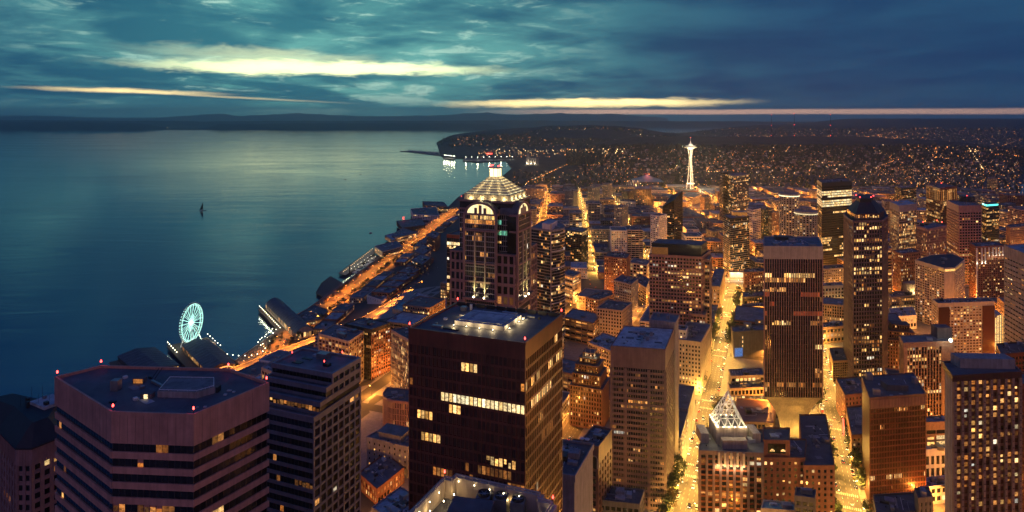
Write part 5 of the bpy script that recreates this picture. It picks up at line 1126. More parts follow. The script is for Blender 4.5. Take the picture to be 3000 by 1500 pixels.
# towers of the northern district
nres = dict(fh=3.1, bay=3.2, pw=.4, sh=.4, pd=.5, sd=.4, lit=.3, run=0, mats=(.6,.35,.05))
T_ = [('white gridded apartment tower with rounded corners in front of the black wedge', [(1907,630),(1930,634),(1953,629)], 140, 'white_paint', nres),
 ('pale balconied apartment tower standing left of the lit northern street', [(1800,605),(1822,608),(1839,603)], 119, 'concrete', dict(nres, sh=.5, lit=.3)),
 ('brick hotel block with dotted small windows beside the bright street', [(1771,752),(1836,758),(1846,744)], 96, 'brick', dict(fh=3.5, bay=3.4, pw=.62, sh=.6, lit=.5, run=0, mats=(.3,.6,.1), base_lit=.9)),
 ('grey stone block with a rounded plant roof in front of the brick hotel block', [(1799,822),(1850,834),(1869,818)], 78, 'concrete_grey', dict(masonry, lit=.15)),
 ('cream terracotta block with a deep cornice above the orange garage', [(1749,903),(1822,912),(1851,888)], 77, 'cream_stone', dict(masonry, bay=3.4, lit=.12)),
 ('dark-roofed block with tan walls behind the cream terracotta block', [(1716,872),(1752,880),(1800,862)], 70, 'brick_tan', dict(masonry, lit=.12)),
 ('low office block with white bands lit gold beside the bright street', [(1645,802),(1678,812),(1701,800)], 78, 'concrete', dict(fh=3.9, bay=6, pw=.08, sh=.4, lit=.6, run=.7, mats=(.5,.4,.1), base_lit=.9)),
 ('dark apartment block with a bright lit top floor at the head of the bright street', [(1654,674),(1704,680),(1722,670)], 101, 'metal_dark', dict(fh=3.3, bay=3, pw=.12, sh=.2, lit=.2, run=.3, rows={0:(.9,'lit_bright'),1:(.6,'lit_bright')})),
 ('tan block with a lit theatre front beside the rose-brown grid tower', [(1845,770),(1895,778),(1905,764)], 75, 'cream_stone', dict(fh=5, bay=6, pw=.3, sh=.4, lit=.3, base_lit=.95, mats=(1,0,0))),
 ('flat-roofed garage with bright rooftop lamps below the theatre front', [(1862,825),(1893,845),(1903,820)], 62, 'cream_stone', dict(fh=3.2, bay=6, pw=.12, sh=.4, lit=.8, run=.8, mats=(.4,.5,.1))),
 ('tall slab-like apartment block with a pale curved top, far left of the northern streets', [(1655,558),(1680,560),(1692,556)], 92, 'concrete_grey', dict(nres, lit=.12)),
 ('balconied apartment tower with an orange-lit flank far up the northern streets', [(1765,538),(1780,540),(1793,537)], 96, 'concrete', dict(nres, lit=.45)),
 ('stepped grey apartment tower far up the northern streets', [(1722,548),(1742,551),(1757,547)], 92, 'concrete_grey', dict(nres, lit=.3)),
 ('dark slender apartment tower below the arched fairground vaults', [(1822,558),(1840,561),(1858,557)], 86, 'concrete_dark', dict(nres, lit=.25)),
 ('tall brown apartment tower right of the arched vaults', [(1875,548),(1890,551),(1908,547)], 92, 'brick_tan', dict(nres, lit=.35)),
 ('twin tan apartment tower below the needle', [(2052,576),(2064,579),(2082,575)], 78, 'brick_tan', dict(nres, lit=.4)),
 ('long white terrace block lit gold at the foot of the needle', [(1995,572),(2030,580),(2055,570)], 62, 'cream_stone', dict(fh=3.4, bay=4, pw=.2, sh=.4, lit=.6, run=.4)),
 ('pale striped office block left of the round towers', [(2188,612),(2205,616),(2228,612)], 110, 'white_paint', dict(fh=3.6, bay=8, pw=.03, sh=.5, lit=.3, run=.8)),
 ('dark apartment tower with blue balconies left of the round towers', [(2228,612),(2238,615),(2262,612)], 104, 'metal_dark', dict(nres, lit=.3, pane='glass_blue')),
 ('orange brick apartment tower left of the round towers', [(2252,622),(2262,625),(2284,622)], 98, 'brick_tan', dict(nres, lit=.4)),
 ('dark block with rows of lit windows right of the black wedge', [(2070,672),(2090,680),(2122,672)], 74, 'concrete_dark', dict(nres, lit=.55)),
 ('long red-brown block with dotted windows behind the pedestal tower', [(2178,790),(2182,800),(2240,796)], 84, 'brick', dict(old, lit=.45)),
 ('dark low slab with glass front between the store and the pedestal tower', [(2176,858),(2180,872),(2240,868)], 58, 'metal_dark', dict(fh=4, bay=4, lit=.5, base_lit=1.0)),
 ('glowing shop pavilion with white bands beside the avenue trees', [(2172,893),(2176,902),(2240,898)], 50, 'cream_stone', dict(fh=4, bay=3, pw=.1, sh=.3, lit=1.0, mats=(1,0,0))),
 ('grey plant-roofed block beyond the pedestal tower, right', [(2404,780),(2410,790),(2474,786)], 82, 'concrete_grey', dict(masonry, lit=.1)),
 ('mid-rise office block with lit bands left of the yellow glass tower', [(2585,586),(2592,590),(2616,588)], 118, 'concrete', dict(fh=3.8, bay=3, lit=.6, run=.8)),
 ('dark glass office block with a lit terrace far right', [(2622,546),(2640,552),(2684,548)], 86, 'metal_dark', dict(fh=3.9, bay=3, pw=.1, lit=.4, run=.7)),
 ('pale octagonal block with a lit roof rim on the far right', [(2810,570),(2830,575),(2862,570)], 92, 'concrete', dict(fh=3.8, bay=3, lit=.5, run=.8)),
 ('grey office slab with small windows on the far right edge', [(2925,598),(2942,602),(2975,597)], 92, 'concrete_dark', dict(fh=3.6, bay=3, lit=.2)),
 ('tan block with a lit stairwell at the right edge', [(2948,660),(2960,668),(3020,662)], 96, 'brick_tan', dict(fh=3.6, bay=3.4, pw=.5, lit=.3)),
 ('brown mid-rise slab standing alone by the lake', [(2892,522),(2900,524),(2922,522)], 78, 'brick_tan', dict(fh=3.4, bay=3.4, lit=.4))]
for lab, px_, z_, wl, st_ in T_:
    tower('city_block', lab, px_, z_, wl, st_, cap=1.4, roof='roof_grey' if len(lab) % 2 else 'roof_dark', units=4, usz=.9)
tower('parking_garage', 'orange-lit open parking garage at the foot of the cream terracotta block', [(1654,930),(1738,948),(1760,922)], 66, 'brick_tan', dict(fh=3.3, bay=7, pw=.10, sh=.42, pd=.5, sd=.5, lit=.9, run=.9, mats=(.1,.6,.3)), cap=1.0, roof='concrete', units=1)
# ------------------------------------------------------------------ streets: pavement blocks with kerbs, markings
AVE = [-540, -446, -352, -252, -152, -52, 48.7, 149, 249, 349, 449]
CRS = [-60, 50, 155, 265, 375, 490, 607, 742, 890, 1010]
PAVED = []
def pad(fn, a0, a1, b0, b1, n=4):
    b = MB(); g = [[fn(a0+(a1-a0)*i/n, b0+(b1-b0)*j/n) for j in range(n+1)] for i in range(n+1)]
    def Pt(i, j, dz): p = g[i][j]; return (p[0], p[1], float(gz(*p))+dz)
    for i in range(n):
        for j in range(n): b.face([Pt(i,j,.15), Pt(i,j+1,.15), Pt(i+1,j+1,.15), Pt(i+1,j,.15)], 'sidewalk')
    for i in range(n):
        for (x0, y0, x1, y1) in ((i,0,i+1,0), (i+1,n,i,n), (0,i+1,0,i), (n,i,n,i+1)): b.face([Pt(x0,y0,-.3), Pt(x1,y1,-.3), Pt(x1,y1,.15), Pt(x0,y0,.15)], 'sidewalk')
    return struct(b.build('pavement'))
blocks = []
for i in range(len(AVE)-1):
    for j in range(len(CRS)-1):
        c = uv((CRS[j]+CRS[j+1])/2, (AVE[i]+AVE[i+1])/2)
        if c[1] < 80 or c[0] < xshore(c[1])+70: continue
        pxx = 1500+F_*c[0]/c[1]
        if pxx < -300 or pxx > 3400: continue
        p_, q_ = topq(*c)
        if q_ > 930 and p_ < 330: continue
        pad(uv, CRS[j]+6, CRS[j+1]-6, AVE[i]+7.6, AVE[i+1]-7.6); blocks.append(('uv', CRS[j]+9, CRS[j+1]-9, AVE[i]+10.6, AVE[i+1]-10.6))
PV = [-152, -51, 45.5, 145, 245, 345, 445, 545, 645, 745, 845, 945, 1045, 1145, 1245, 1345]
QV = [930, 1030, 1130, 1230, 1330, 1430, 1530, 1630, 1740, 1850, 1960, 2080, 2200, 2330]
for i in range(len(PV)-1):
    for j in range(len(QV)-1):
        c = pq((PV[i]+PV[i+1])/2, (QV[j]+QV[j+1])/2); u_, v_ = touv(*c)
        if c[0] < xshore(c[1])+55 or (u_ < 1050 and v_ > -300): continue
        if 1500+F_*c[0]/c[1] > 3150: continue
        pad(pq, PV[i]+6.5, PV[i+1]-6.5, QV[j]+5.5, QV[j+1]-5.5, 2) if False else None
        blocks.append(('pq', PV[i]+8.5, PV[i+1]-8.5, QV[j]+7.5, QV[j+1]-7.5))
        b = MB(); cs = [pq(PV[i]+6.5, QV[j]+5.5), pq(PV[i+1]-6.5, QV[j]+5.5), pq(PV[i+1]-6.5, QV[j+1]-5.5), pq(PV[i]+6.5, QV[j+1]-5.5)]
        zz_ = [float(gz(*p))+.2 for p in cs]; b.face([(*p, z_) for p, z_ in zip(cs, zz_)], 'sidewalk')
        for k in range(4): b.face([(*cs[k], zz_[k]-.5), (*cs[(k+1)%4], zz_[(k+1)%4]-.5), (*cs[(k+1)%4], zz_[(k+1)%4]), (*cs[k], zz_[k])], 'sidewalk')
        struct(b.build('pavement'))
# painted crossings and lane lines on the avenues
for v_ in (-152, -52, 48.7, 149):
    for u_ in CRS[4:]:
        for side in (-1, 1):
            b = MB()
            for k in range(11):
                q = uv(u_+side*8.2, v_-6.3+k*1.26); b.box(q[0], q[1], float(gz(*q))+.012, .62, 3.0, .006, 'road_paint', -AV)
            struct(b.build('crosswalk'))
        b = MB()
        for side in (-1, 1):
            for k in range(9): q = uv(u_-4.6+k*1.15, v_+side*9.2); b.box(q[0], q[1], float(gz(*q))+.012, 3.0, .55, .006, 'road_paint', -AV)
        struct(b.build('crosswalk'))
    b = MB()
    for u_ in range(380, 1000, 6):
        for dv in (-3.4, 0, 3.4): q = uv(u_, v_+dv); b.box(q[0], q[1], float(gz(*q))+.010, .14, 2.6, .005, 'road_paint', -AV)
    struct(b.build('lane_line'))

# ------------------------------------------------------------------ street lamps
def lampmesh(kind, m):
    b = MB(); hgt = 9.0
    b.tube((0,0,0), (0,0,.5), .16, 'metal_dark', 6); b.tube((0,0,.5), (0,0,hgt), .10, 'metal_dark', 6, .07); b.tube((0,0,hgt), (1.9,0,hgt+.45), .06, 'metal_dark', 5); pole = b.mesh('lamp_pole')
    b = MB(); b.box(2.2, 0, hgt+.36, .9, .38, .10, 'metal_dark'); b.box(2.2, 0, hgt+.14, .62, .30, .22, m); head = b.mesh('lamp_head')
    return pole, head
LM = {m: lampmesh('s', m) for m in ('lamp_sodium', 'lamp_warm')}
LD = {}
LC = [0]
def lightdata(key, energy, col, size):
    LC[0] += 1; sod = 'quay' in key; cut = (LC[0] % 3 != 0 and key.startswith('warm')) or sod or (key.startswith('near') and LC[0] % 2)
    key = key+('_cut' if cut else '')
    if key not in LD:
        l = bpy.data.lights.new(key, 'SPOT' if cut else 'POINT'); l.energy = energy; l.color = col; l.shadow_soft_size = size; LD[key] = l
        if cut: l.spot_size = R(150 if sod else 162); l.spot_blend = .35
    return LD[key]
NL = [0]
FARL = {'lamp_warm': [], 'lamp_sodium': []}
def street_lamp(x, y, rz, kind, label, group, energy, col, z=None):
    z = float(gz(x, y))+.1 if z is None else z
    m = 'lamp_warm' if kind == 'warm' else 'lamp_sodium'
    if 'northern' in group or 'slope' in group:            # too many and too small to pick apart
        FARL[m].append((x, y, z, rz, kind, energy, col)); return None
    o = bpy.data.objects.new('street_lamp', LM[m][0]); COL.objects.link(o); o.location = (x, y, z); o.rotation_euler[2] = rz; tag(o, label, 'street lamp', group); o['base'] = [x, y, z]
    h = bpy.data.objects.new('lamp_head', LM[m][1]); COL.objects.link(h); h.parent = o
    l = bpy.data.objects.new('lamp_light', lightdata('%s_%d' % ('quay' if col is SOD else 'near' if kind == 'sodium' else kind, energy), energy, col, .35)); COL.objects.link(l); l.parent = o; l.location = (2.2, 0, 8.75); NL[0] += 1
    return o
YEL, ORA, SOD = (1, .50, .09), (1, .34, .045), (1, .29, .03)
E0 = 2.9
for v_, col, kind, e, lab in ((-52, YEL, 'warm', 20000, 'street lamp along the bright yellow avenue'), (48.7, YEL, 'warm', 18000, 'street lamp along the avenue east of the pedestal tower'), (-152, ORA, 'sodium', 12000, 'street lamp on the street behind the bronze tower'), (149, ORA, 'sodium', 26000, 'street lamp on the street right of the finned block'), (249, ORA, 'sodium', 26000, 'street lamp near the six-sided hotel')):
    for k, u_ in enumerate(range(280 if abs(v_) < 60 else 320, 1030, 34)):
        for s_ in (-1, 1):
            if s_ == 1 and abs(v_) > 60: continue
            q = uv(u_+(17 if s_ > 0 else 0), v_+s_*8.6)
            street_lamp(q[0], q[1], (math.pi if s_ > 0 else 0)-AV, kind, lab, lab.replace('street lamp', 'lamps'), int(e*E0), col)
for v_ in (-252, -352):
    for u_ in range(330, 900, 45):
        q = uv(u_, v_+8.6)
        if q[0] > xshore(q[1])+70: street_lamp(q[0], q[1], math.pi-AV, 'sodium', 'street lamp on the slope streets near the waterfront', 'lamps on the slope streets', int(19000*E0), ORA)
for u_ in CRS[4:]:                                        # cross streets
    for v_ in (-205, -100, -2, 98, 200):
        q = uv(u_+7.2, v_); street_lamp(q[0], q[1], -math.pi/2-AV, 'sodium', 'street lamp on a cross street between the towers', 'lamps on the cross streets', int(20000*E0), ORA)
for p_, e in ((-51, 8000), (45.5, 8500), (145, 8500), (245, 9000), (345, 8000), (445, 8000), (545, 7000), (645, 7000), (745, 7000), (845, 7000), (945, 7000)):
    col = YEL if p_ in (45.5, 145) else ORA
    for k, q_ in enumerate(range(940, 2320, 46 if p_ in (45.5, 145) else 75)):
        c = pq(p_+7.2, q_); u_, v_ = touv(*c)
        if u_ < 1030 and v_ > -300 or c[0] < xshore(c[1])+60: continue
        if 1500+F_*c[0]/c[1] > 3050: continue
        street_lamp(c[0], c[1], math.pi-BV, 'warm' if col is YEL else 'sodium', 'street lamp in the northern streets', 'lamps of the northern streets', int(e*E0*(3.2 if p_ in (45.5, 145) else 5.2)), col)

fr = MB(); fr_l = []
for m, L_ in FARL.items():
    for (x, y, z, rz, kind, energy, col) in L_:
        fr.tube((x, y, z), (x, y, z+9), .10, 'metal_dark', 4); cx_, cy_ = x+2.2*math.cos(rz), y+2.2*math.sin(rz); fr.tube((x, y, z+9), (cx_, cy_, z+9.45), .06, 'metal_dark', 4); fr.box(cx_, cy_, z+9.14, .7, .5, .3, m, rz); fr_l.append((cx_, cy_, z+8.75, kind, energy, col))
fo = fr.build('far_street_lamps', None, 'stuff'); tag(fo, 'small street lamps of the slope and the northern streets', 'street lamps')
for (x, y, z, kind, energy, col) in fr_l:
    l = bpy.data.objects.new('lamp_light', lightdata('%s_%d' % (kind, energy), energy, col, .35)); COL.objects.link(l); l.parent = fo; l.location = (x, y, z)

# ------------------------------------------------------------------ street trees
def treemesh(seed, hgt, rad, lm, n=520):
    r = random.Random(seed); t_ = MB(); t_.tube((0,0,-.2), (0,0,hgt*.45), .22, 'bark', 6, .14)
    for k in range(7):
        a = k*2.4+r.random(); z0_ = hgt*(.28+.04*k); t_.tube((0,0,z0_), (rad*.7*math.cos(a), rad*.7*math.sin(a), z0_+hgt*.22), .09, 'bark', 4, .03)
    t_.tube((0,0,hgt*.45), (.2,.1,hgt*.88), .14, 'bark', 5, .04)
    c = MB(); cl = []
    for k in range(13):
        a = r.uniform(0, 6.28); f = r.random()**.6; zf = r.uniform(.38, .95); rr_ = rad*f*(1.05-abs(zf-.6)*1.4)
        cl.append((rr_*math.cos(a), rr_*math.sin(a), hgt*zf, r.uniform(.28, .5)*rad))
    for k in range(n):
        cx_, cy_, cz_, cr = r.choice(cl); d = Vector((r.gauss(0,1), r.gauss(0,1), r.gauss(0,.8))).normalized()*cr*r.uniform(.55, 1.05); p = Vector((cx_, cy_, cz_))+d
        s_ = r.uniform(.22, .42); q = Vector((r.gauss(0,1), r.gauss(0,1), r.gauss(0,1)+.8)).normalized().to_track_quat('Z', 'Y')
        c.face([tuple(p+q@Vector((a*s_, b_*s_, 0))) for a, b_ in ((-1,-.7),(1,-.6),(.8,.8),(-.7,.7))], lm)
    return t_.mesh('trunk'), c.mesh('crown')
TREES = [treemesh(k, (11,12.5,10,13,11.5,9.5)[k], (3.6,4.0,3.4,3.9,4.2,3.2)[k], ('leaf','leaf_dark','leaf','leaf_dark','leaf_autumn','leaf')[k]) for k in range(6)]
def tree(x, y, label, group, k=None, s=1.0, z=None):
    k = random.randrange(6) if k is None else k; z = float(gz(x, y))+.1 if z is None else z
    o = bpy.data.objects.new('street_tree', TREES[k][0]); COL.objects.link(o); o.location = (x, y, z); o.rotation_euler[2] = random.uniform(0, 6.28); o.scale = (s, s, s); tag(o, label, 'tree', group)
    c = bpy.data.objects.new('crown', TREES[k][1]); COL.objects.link(c); c.parent = o
    return o
def near_cross(u_): return min(abs(u_-c) for c in CRS) < 13
for v_, s_, ua, ub, pr, lab in ((-52,-1,395,485,.9,'tall tree at the foot of the brown stone tower'), (-52,-1,640,900,.95,'tree in the row on the left of the bright yellow avenue'), (-52,1,500,620,.6,'tree by the shop arches right of the bright yellow avenue'), (-52,1,745,1000,.8,'tree in the row on the right of the bright yellow avenue'),
                               (48.7,-1,430,1000,.75,'tree along the left kerb of the avenue east of the pedestal tower'), (48.7,1,360,620,.9,'tree on the right kerb beside the finned block'), (149,1,500,900,.6,'tree on the street near the six-sided hotel')):
    u_ = ua
    while u_ < ub:
        if random.random() < pr and not near_cross(u_):
            q = uv(u_, v_+s_*(9.6+random.uniform(-.4,.4))); tree(q[0], q[1], lab, lab.replace('tree', 'trees', 1), None, random.uniform(1.05, 1.55))
        u_ += random.uniform(7, 9.5)
for p_ in (45.5, 145, 245, 345):
    for q_ in range(950, 1700, 26):
        c = pq(p_+random.choice((-8.5, 8.5)), q_+random.uniform(-5, 5)); u_, v_ = touv(*c)
        if random.random() < .45 and not (u_ < 1030 and v_ > -300): tree(c[0], c[1], 'kerbside tree in the northern streets', 'trees of the northern streets', None, random.uniform(.8, 1.2))

# ------------------------------------------------------------------ cars
def carmesh(paint, van=False):
    b = MB(); L, W2, h0, h1 = 4.4, .88, .72, 1.42 if not van else 1.95
    def sec(x, w, z0_, z1_): return [(x,-w,z0_),(x,w,z0_),(x,w,z1_),(x,-w,z1_)]
    prof = [(-2.2,.80,.38,.70),(-2.05,.88,.26,.86),(-1.2,.9,.24,.92),(.9,.9,.24,.90),(1.75,.88,.24,.80),(2.2,.78,.34,.62)]
    for k in range(len(prof)-1):
        a, c = sec(*prof[k]), sec(*prof[k+1])
        for i in range(4): b.face([a[i], a[(i+1)%4], c[(i+1)%4], c[i]], paint)
    b.face(sec(*prof[0])[::-1], paint); b.face(sec(*prof[-1]), paint)
    lo = [(-1.9,-.82),(.95,-.82),(.95,.82),(-1.9,.82)] if not van else [(-2.1,-.84),(1.3,-.84),(1.3,.84),(-2.1,.84)]
    hi_ = [(-1.45,-.66),(.25,-.66),(.25,.66),(-1.45,.66)] if not van else [(-2.05,-.78),(.8,-.78),(.8,.78),(-2.05,.78)]
    b.prism(lo, .88, h1, 'glass_car', paint, poly2=hi_)
    for x in (-1.4, 1.4):
        for y in (-.86, .86): b.tube((x, y-.09, .32), (x, y+.09, .32), .32, 'tyre', 10)
    for y in (-.6, .6): b.box(2.18, y, .50, .12, .32, .16, 'headlight'); b.box(-2.19, y, .55, .10, .34, .16, 'taillight')
    return b.mesh('car_'+paint)
CARS = [carmesh(p) for p in ('car_white','car_black','car_silver','car_red','car_blue','car_taxi')] + [carmesh('car_white', True), carmesh('car_silver', True)]
CN = ['white car','black car','silver car','red car','dark blue car','yellow taxi','white van','silver van']
NC = [0]
def car(x, y, rz, where, group):
    px_, py_ = pxof(x, y, 40)
    if px_ < 0 or px_ > 3000 or py_ > 1500 or NC[0] > 290: return bpy.data.objects.new('spare', None)
    NC[0] += 1
    k = random.choices(range(8), (4,4,4,1,2,1,1,1))[0]; o = bpy.data.objects.new('taxi' if k == 5 else 'van' if k > 5 else 'car', CARS[k]); COL.objects.link(o); o.location = (x, y, float(gz(x, y))+.015); o.rotation_euler[2] = rz
    return tag(o, '%s %s' % (CN[k], where), 'van' if k > 5 else 'car', group)
for v_, nm in ((-52, 'the bright yellow avenue'), (48.7, 'the avenue east of the pedestal tower'), (-152, 'the street behind the bronze tower'), (149, 'the street right of the finned block')):
    for s_ in (-1, 1):
        u_ = 392 if abs(v_) < 60 else 480
        while u_ < 900:
            if random.random() < (.40 if s_ > 0 else .28)*(1 if abs(v_) < 60 else .3) and not near_cross(u_): q = uv(u_, v_+s_*6.5); car(q[0], q[1], math.pi/2-AV+(math.pi if random.random() < .5 else 0), 'parked %s of %s' % ('left' if s_ < 0 else 'right', nm), 'cars parked on '+nm)
            u_ += 5.8
    for k in range(20 if abs(v_) < 60 else 6):
        u_ = random.uniform(395, 900); q = uv(u_, v_+random.choice((-3.4+1.7, 1.7, 5.0-3.3))*1.0); car(q[0], q[1], math.pi/2-AV+(math.pi if v_ == -52 else 0), 'driving on '+nm, 'cars driving on '+nm)
for p_ in (45.5, 145):
    for q_ in range(960, 1600, 9):
        if random.random() < .25: c = pq(p_+random.choice((-5.4, 5.4, -1.8, 1.8)), q_); car(c[0], c[1], math.pi/2-BV, 'on the bright northern streets', 'cars on the northern streets')
# traffic signals
for v_ in (-52, 48.7):
    for u_ in CRS[5:9]:
        for s_ in (-1, 1):
            q = uv(u_-7.5, v_+s_*8.2); b = MB(); b.tube((0,0,0), (0,0,6), .09, 'metal_dark', 6); b.tube((0,0,5.8), (-s_*4,0,6), .06, 'metal_dark', 5); o = b.build('traffic_signal'); o.location = (q[0], q[1], float(gz(*q))+.1); o.rotation_euler[2] = -AV; tag(o, 'green traffic signal on its mast beside an avenue crossing', 'traffic signal', 'traffic signals on the avenues')
            b = MB(); b.box(-s_*3.8, 0, 5.0, .32, .28, 1.0, 'metal_dark'); b.box(-s_*3.8, -.16, 5.1, .22, .06, .24, 'signal_green'); h = b.build('signal_head'); h.parent = o
# ------------------------------------------------------------------ waterfront
def wf(s, t):           # s: distance along (Y), t: offset towards the water from the road's centre line
    return np.array([-379+.099*s-t*.995, s+t*.0985])
WR = -math.atan(.099)
# the quayside road and the seawall promenade
b = MB(); 
for s in range(60, 2100, 40):
    q = [wf(s, 10), wf(s, -10), wf(s+40, -10), wf(s+40, 10)]; b.face([(*p, float(gz(*p))+.25) for p in q[::1]][::-1], 'asphalt')
struct(b.build('road'))
b = MB()
for s in range(60, 2100, 40):
    q = [wf(s, 31.5), wf(s, 12), wf(s+40, 12), wf(s+40, 31.5)]; b.face([(*p, 4.3) for p in q][::-1], 'quay_paving'); q = [wf(s, 32), wf(s+40, 32)]; b.face([(*q[0], -3), (*q[1], -3), (*q[1], 4.9), (*q[0], 4.9)], 'concrete'); q2 = [wf(s, 31.4), wf(s+40, 31.4)]; b.face([(*q[0], 4.9), (*q[1], 4.9), (*q2[1], 4.9), (*q2[0], 4.9)], 'concrete')
struct(b.build('pavement'))
b = MB()
for s in range(100, 2000, 9): q = wf(s, 0); b.box(q[0], q[1], float(gz(*q))+.262, .2, 4, .006, 'road_yellow', WR)
struct(b.build('lane_line'))
for k, s in enumerate(range(480, 2060, 36)):
    q = wf(s, 11); street_lamp(q[0], q[1], WR, 'sodium', 'sodium street lamp along the quayside road', 'lamps along the quayside road', int(17000*E0), SOD)
    q = wf(s+18, -11); street_lamp(q[0], q[1], math.pi+WR, 'sodium', 'sodium street lamp along the inland kerb of the quayside road', 'lamps along the quayside road', int(17000*E0), SOD)
for s in range(600, 1900, 7):
    if random.random() < .38: q = wf(s+random.uniform(-1,1), random.choice((7.6, -7.6, -3, 3))); car(q[0], q[1], math.pi/2+WR, 'on the quayside road', 'cars on the quayside road')
for s in range(760, 1500, 13):
    if random.random() < .7: q = wf(s, -14.5+random.uniform(-1,1)); tree(q[0], q[1], 'tree between the quayside road and the viaduct', 'trees along the quayside road', None, random.uniform(.8, 1.15))
    if random.random() < .5 and s > 840: q = wf(s, 14.5); tree(q[0], q[1], 'autumn tree on the water side of the quayside road', 'trees along the promenade', 4, random.uniform(.7, 1.0))
# elevated double-deck viaduct
vp = [unp(420,1180,20), unp(600,1122,20), unp(800,1040,20), unp(930,992,20), unp(1050,948,20), unp(1150,888,20), unp(1250,825,20), unp(1330,778,22), unp(1420,730,24)]
rV_ = thing('viaduct', 'elevated double-deck highway viaduct glowing orange above the waterfront', 'viaduct', (*vp[3], 5))
def ribbon(pts, w, zs, name, m, th=1.1):
    for k in range(len(pts)-1):
        a, c = np.array(pts[k]), np.array(pts[k+1]); d = []
        for j in (k, k+1):
            p0 = np.array(pts[max(j-1,0)]); p1 = np.array(pts[min(j+1,len(pts)-1)]); t_ = (p1-p0)/np.linalg.norm(p1-p0); d.append(np.array([t_[1], -t_[0]])*w/2)
        b = MB(); q = [a-d[0], a+d[0], c+d[1], c-d[1]]; z0_, z1_ = zs[k], zs[k+1]
        b.hexa([(*q[0], z0_-th), (*q[1], z0_-th), (*q[2], z1_-th), (*q[3], z1_-th), (*q[0], z0_), (*q[1], z0_), (*q[2], z1_), (*q[3], z1_)], m); b.build(name, rV_)
        for s_ in (0, 1):
            e0 = q[0] if s_ == 0 else q[1]; e1 = q[3] if s_ == 0 else q[2]; i0 = e0+(a-e0)*.035; i1 = e1+(c-e1)*.035
            b = MB(); b.hexa([(*e0, z0_-.01), (*i0, z0_-.01), (*i1, z1_-.01), (*e1, z1_-.01), (*e0, z0_+1.0), (*i0, z0_+1.0), (*i1, z1_+1.0), (*e1, z1_+1.0)], 'concrete'); b.build('barrier', rV_)
    return
zs = [20.0]*7+[22, 24]
fine = []; 
for k in range(len(vp)-1): fine += [vp[k]+(vp[k+1]-vp[k])*j/3 for j in range(3)]
fine.append(vp[-1]); fz = list(np.interp(np.arange(len(fine))/3., range(len(zs)), zs))
ribbon(fine, 15, fz, 'upper_deck', 'asphalt' if False else 'concrete_dark'); ribbon(fine, 15, [z_-6.6 for z_ in fz], 'lower_deck', 'concrete_dark')
for k in range(len(fine)-1):
    a, c = fine[k], fine[k+1]; L = np.linalg.norm(c-a); t_ = (c-a)/L; n_ = np.array([t_[1], -t_[0]])
    for j in range(max(1, int(L/20))):
        q = a+t_*(j+.5)*L/max(1, int(L/20)); zg = float(gz(*q))
        for s_ in (-1, 1): p = q+n_*6.6*s_; piece('column', rV_, (p[0], p[1], (zg+fz[k]-1.2)/2), (1.2, 1.2, fz[k]-1.2-zg), math.atan2(t_[1], t_[0]), 'concrete')
        piece('cross_beam', rV_, (q[0], q[1], fz[k]-1.75), (1.0, 14.4, 1.2), math.atan2(t_[1], t_[0]), 'concrete')
        if j % 2 == 0:
            p = q+n_*7.0; street_lamp(p[0], p[1], math.atan2(n_[1], n_[0])+math.pi, 'sodium', 'sodium lamp on the parapet of the elevated viaduct', 'lamps on the viaduct', int(24000*E0), SOD, fz[k])
for k in range(24):
    f_ = random.uniform(0, len(fine)-1.01); i = int(f_); q = fine[i]+(fine[i+1]-fine[i])*(f_-i); t_ = fine[i+1]-fine[i]; n_ = np.array([t_[1], -t_[0]])/np.linalg.norm(t_); q = q+n_*random.choice((-4.5, -1.5, 1.5, 4.5)); o = car(q[0], q[1], math.atan2(t_[1], t_[0]), 'driving on the upper deck of the viaduct', 'cars on the viaduct'); o.location.z = fz[i]+.02

# piers
PD = np.array([-.62, .785]); PW = np.array([.785, .62])
def deck(name, label, poly, z=4.6, m='timber', th=1.0, group=None):
    r = thing(name, label, 'pier', (*np.mean(poly, 0), z-th), group); b = MB(); b.prism(poly, z-th, z, m, m, True); b.build('deck', r)
    P = [np.array(p) for p in poly]; n = len(P); pb = MB()
    for i in range(n):
        L = np.linalg.norm(P[(i+1)%n]-P[i])
        for k in range(int(L/5)): q = P[i]+(P[(i+1)%n]-P[i])*(k+.5)/max(1, int(L/5)); q = q+(np.mean(P, 0)-q)*.03; piece('pile', r, (q[0], q[1], (z-th)/2-1.2), (.45, .45, z-th+2.6), 0, 'timber')
    return r
LB = {}
def plamp(x, y, z, where, group='lamps along the piers', m='pier_globe', s=1.0, energy=700):
    if m not in LB:
        b = MB(); b.tube((0,0,0), (0,0,4.2), .07, 'metal_dark', 5); b2 = MB(); b2.lathe(0, 0, [(.12,4.2),(.36,4.4),(.42,4.7),(.3,5.0),(.05,5.15)], m, 8); LB[m] = (b.mesh('pier_lamp'), b2.mesh('globe'))
    o = bpy.data.objects.new('pier_lamp', LB[m][0]); COL.objects.link(o); o.location = (x, y, z); tag(o, 'globe lamp '+where, 'lamp', group); h = bpy.data.objects.new('globe', LB[m][1]); COL.objects.link(h); h.parent = o; h.scale = (s, s, 1)
    if energy:
        l = bpy.data.objects.new('lamp_light', lightdata('pier_%d' % energy, energy, (1,.88,.56), .4)); COL.objects.link(l); l.parent = o; l.location = (0, 0, 5.4)
    return o
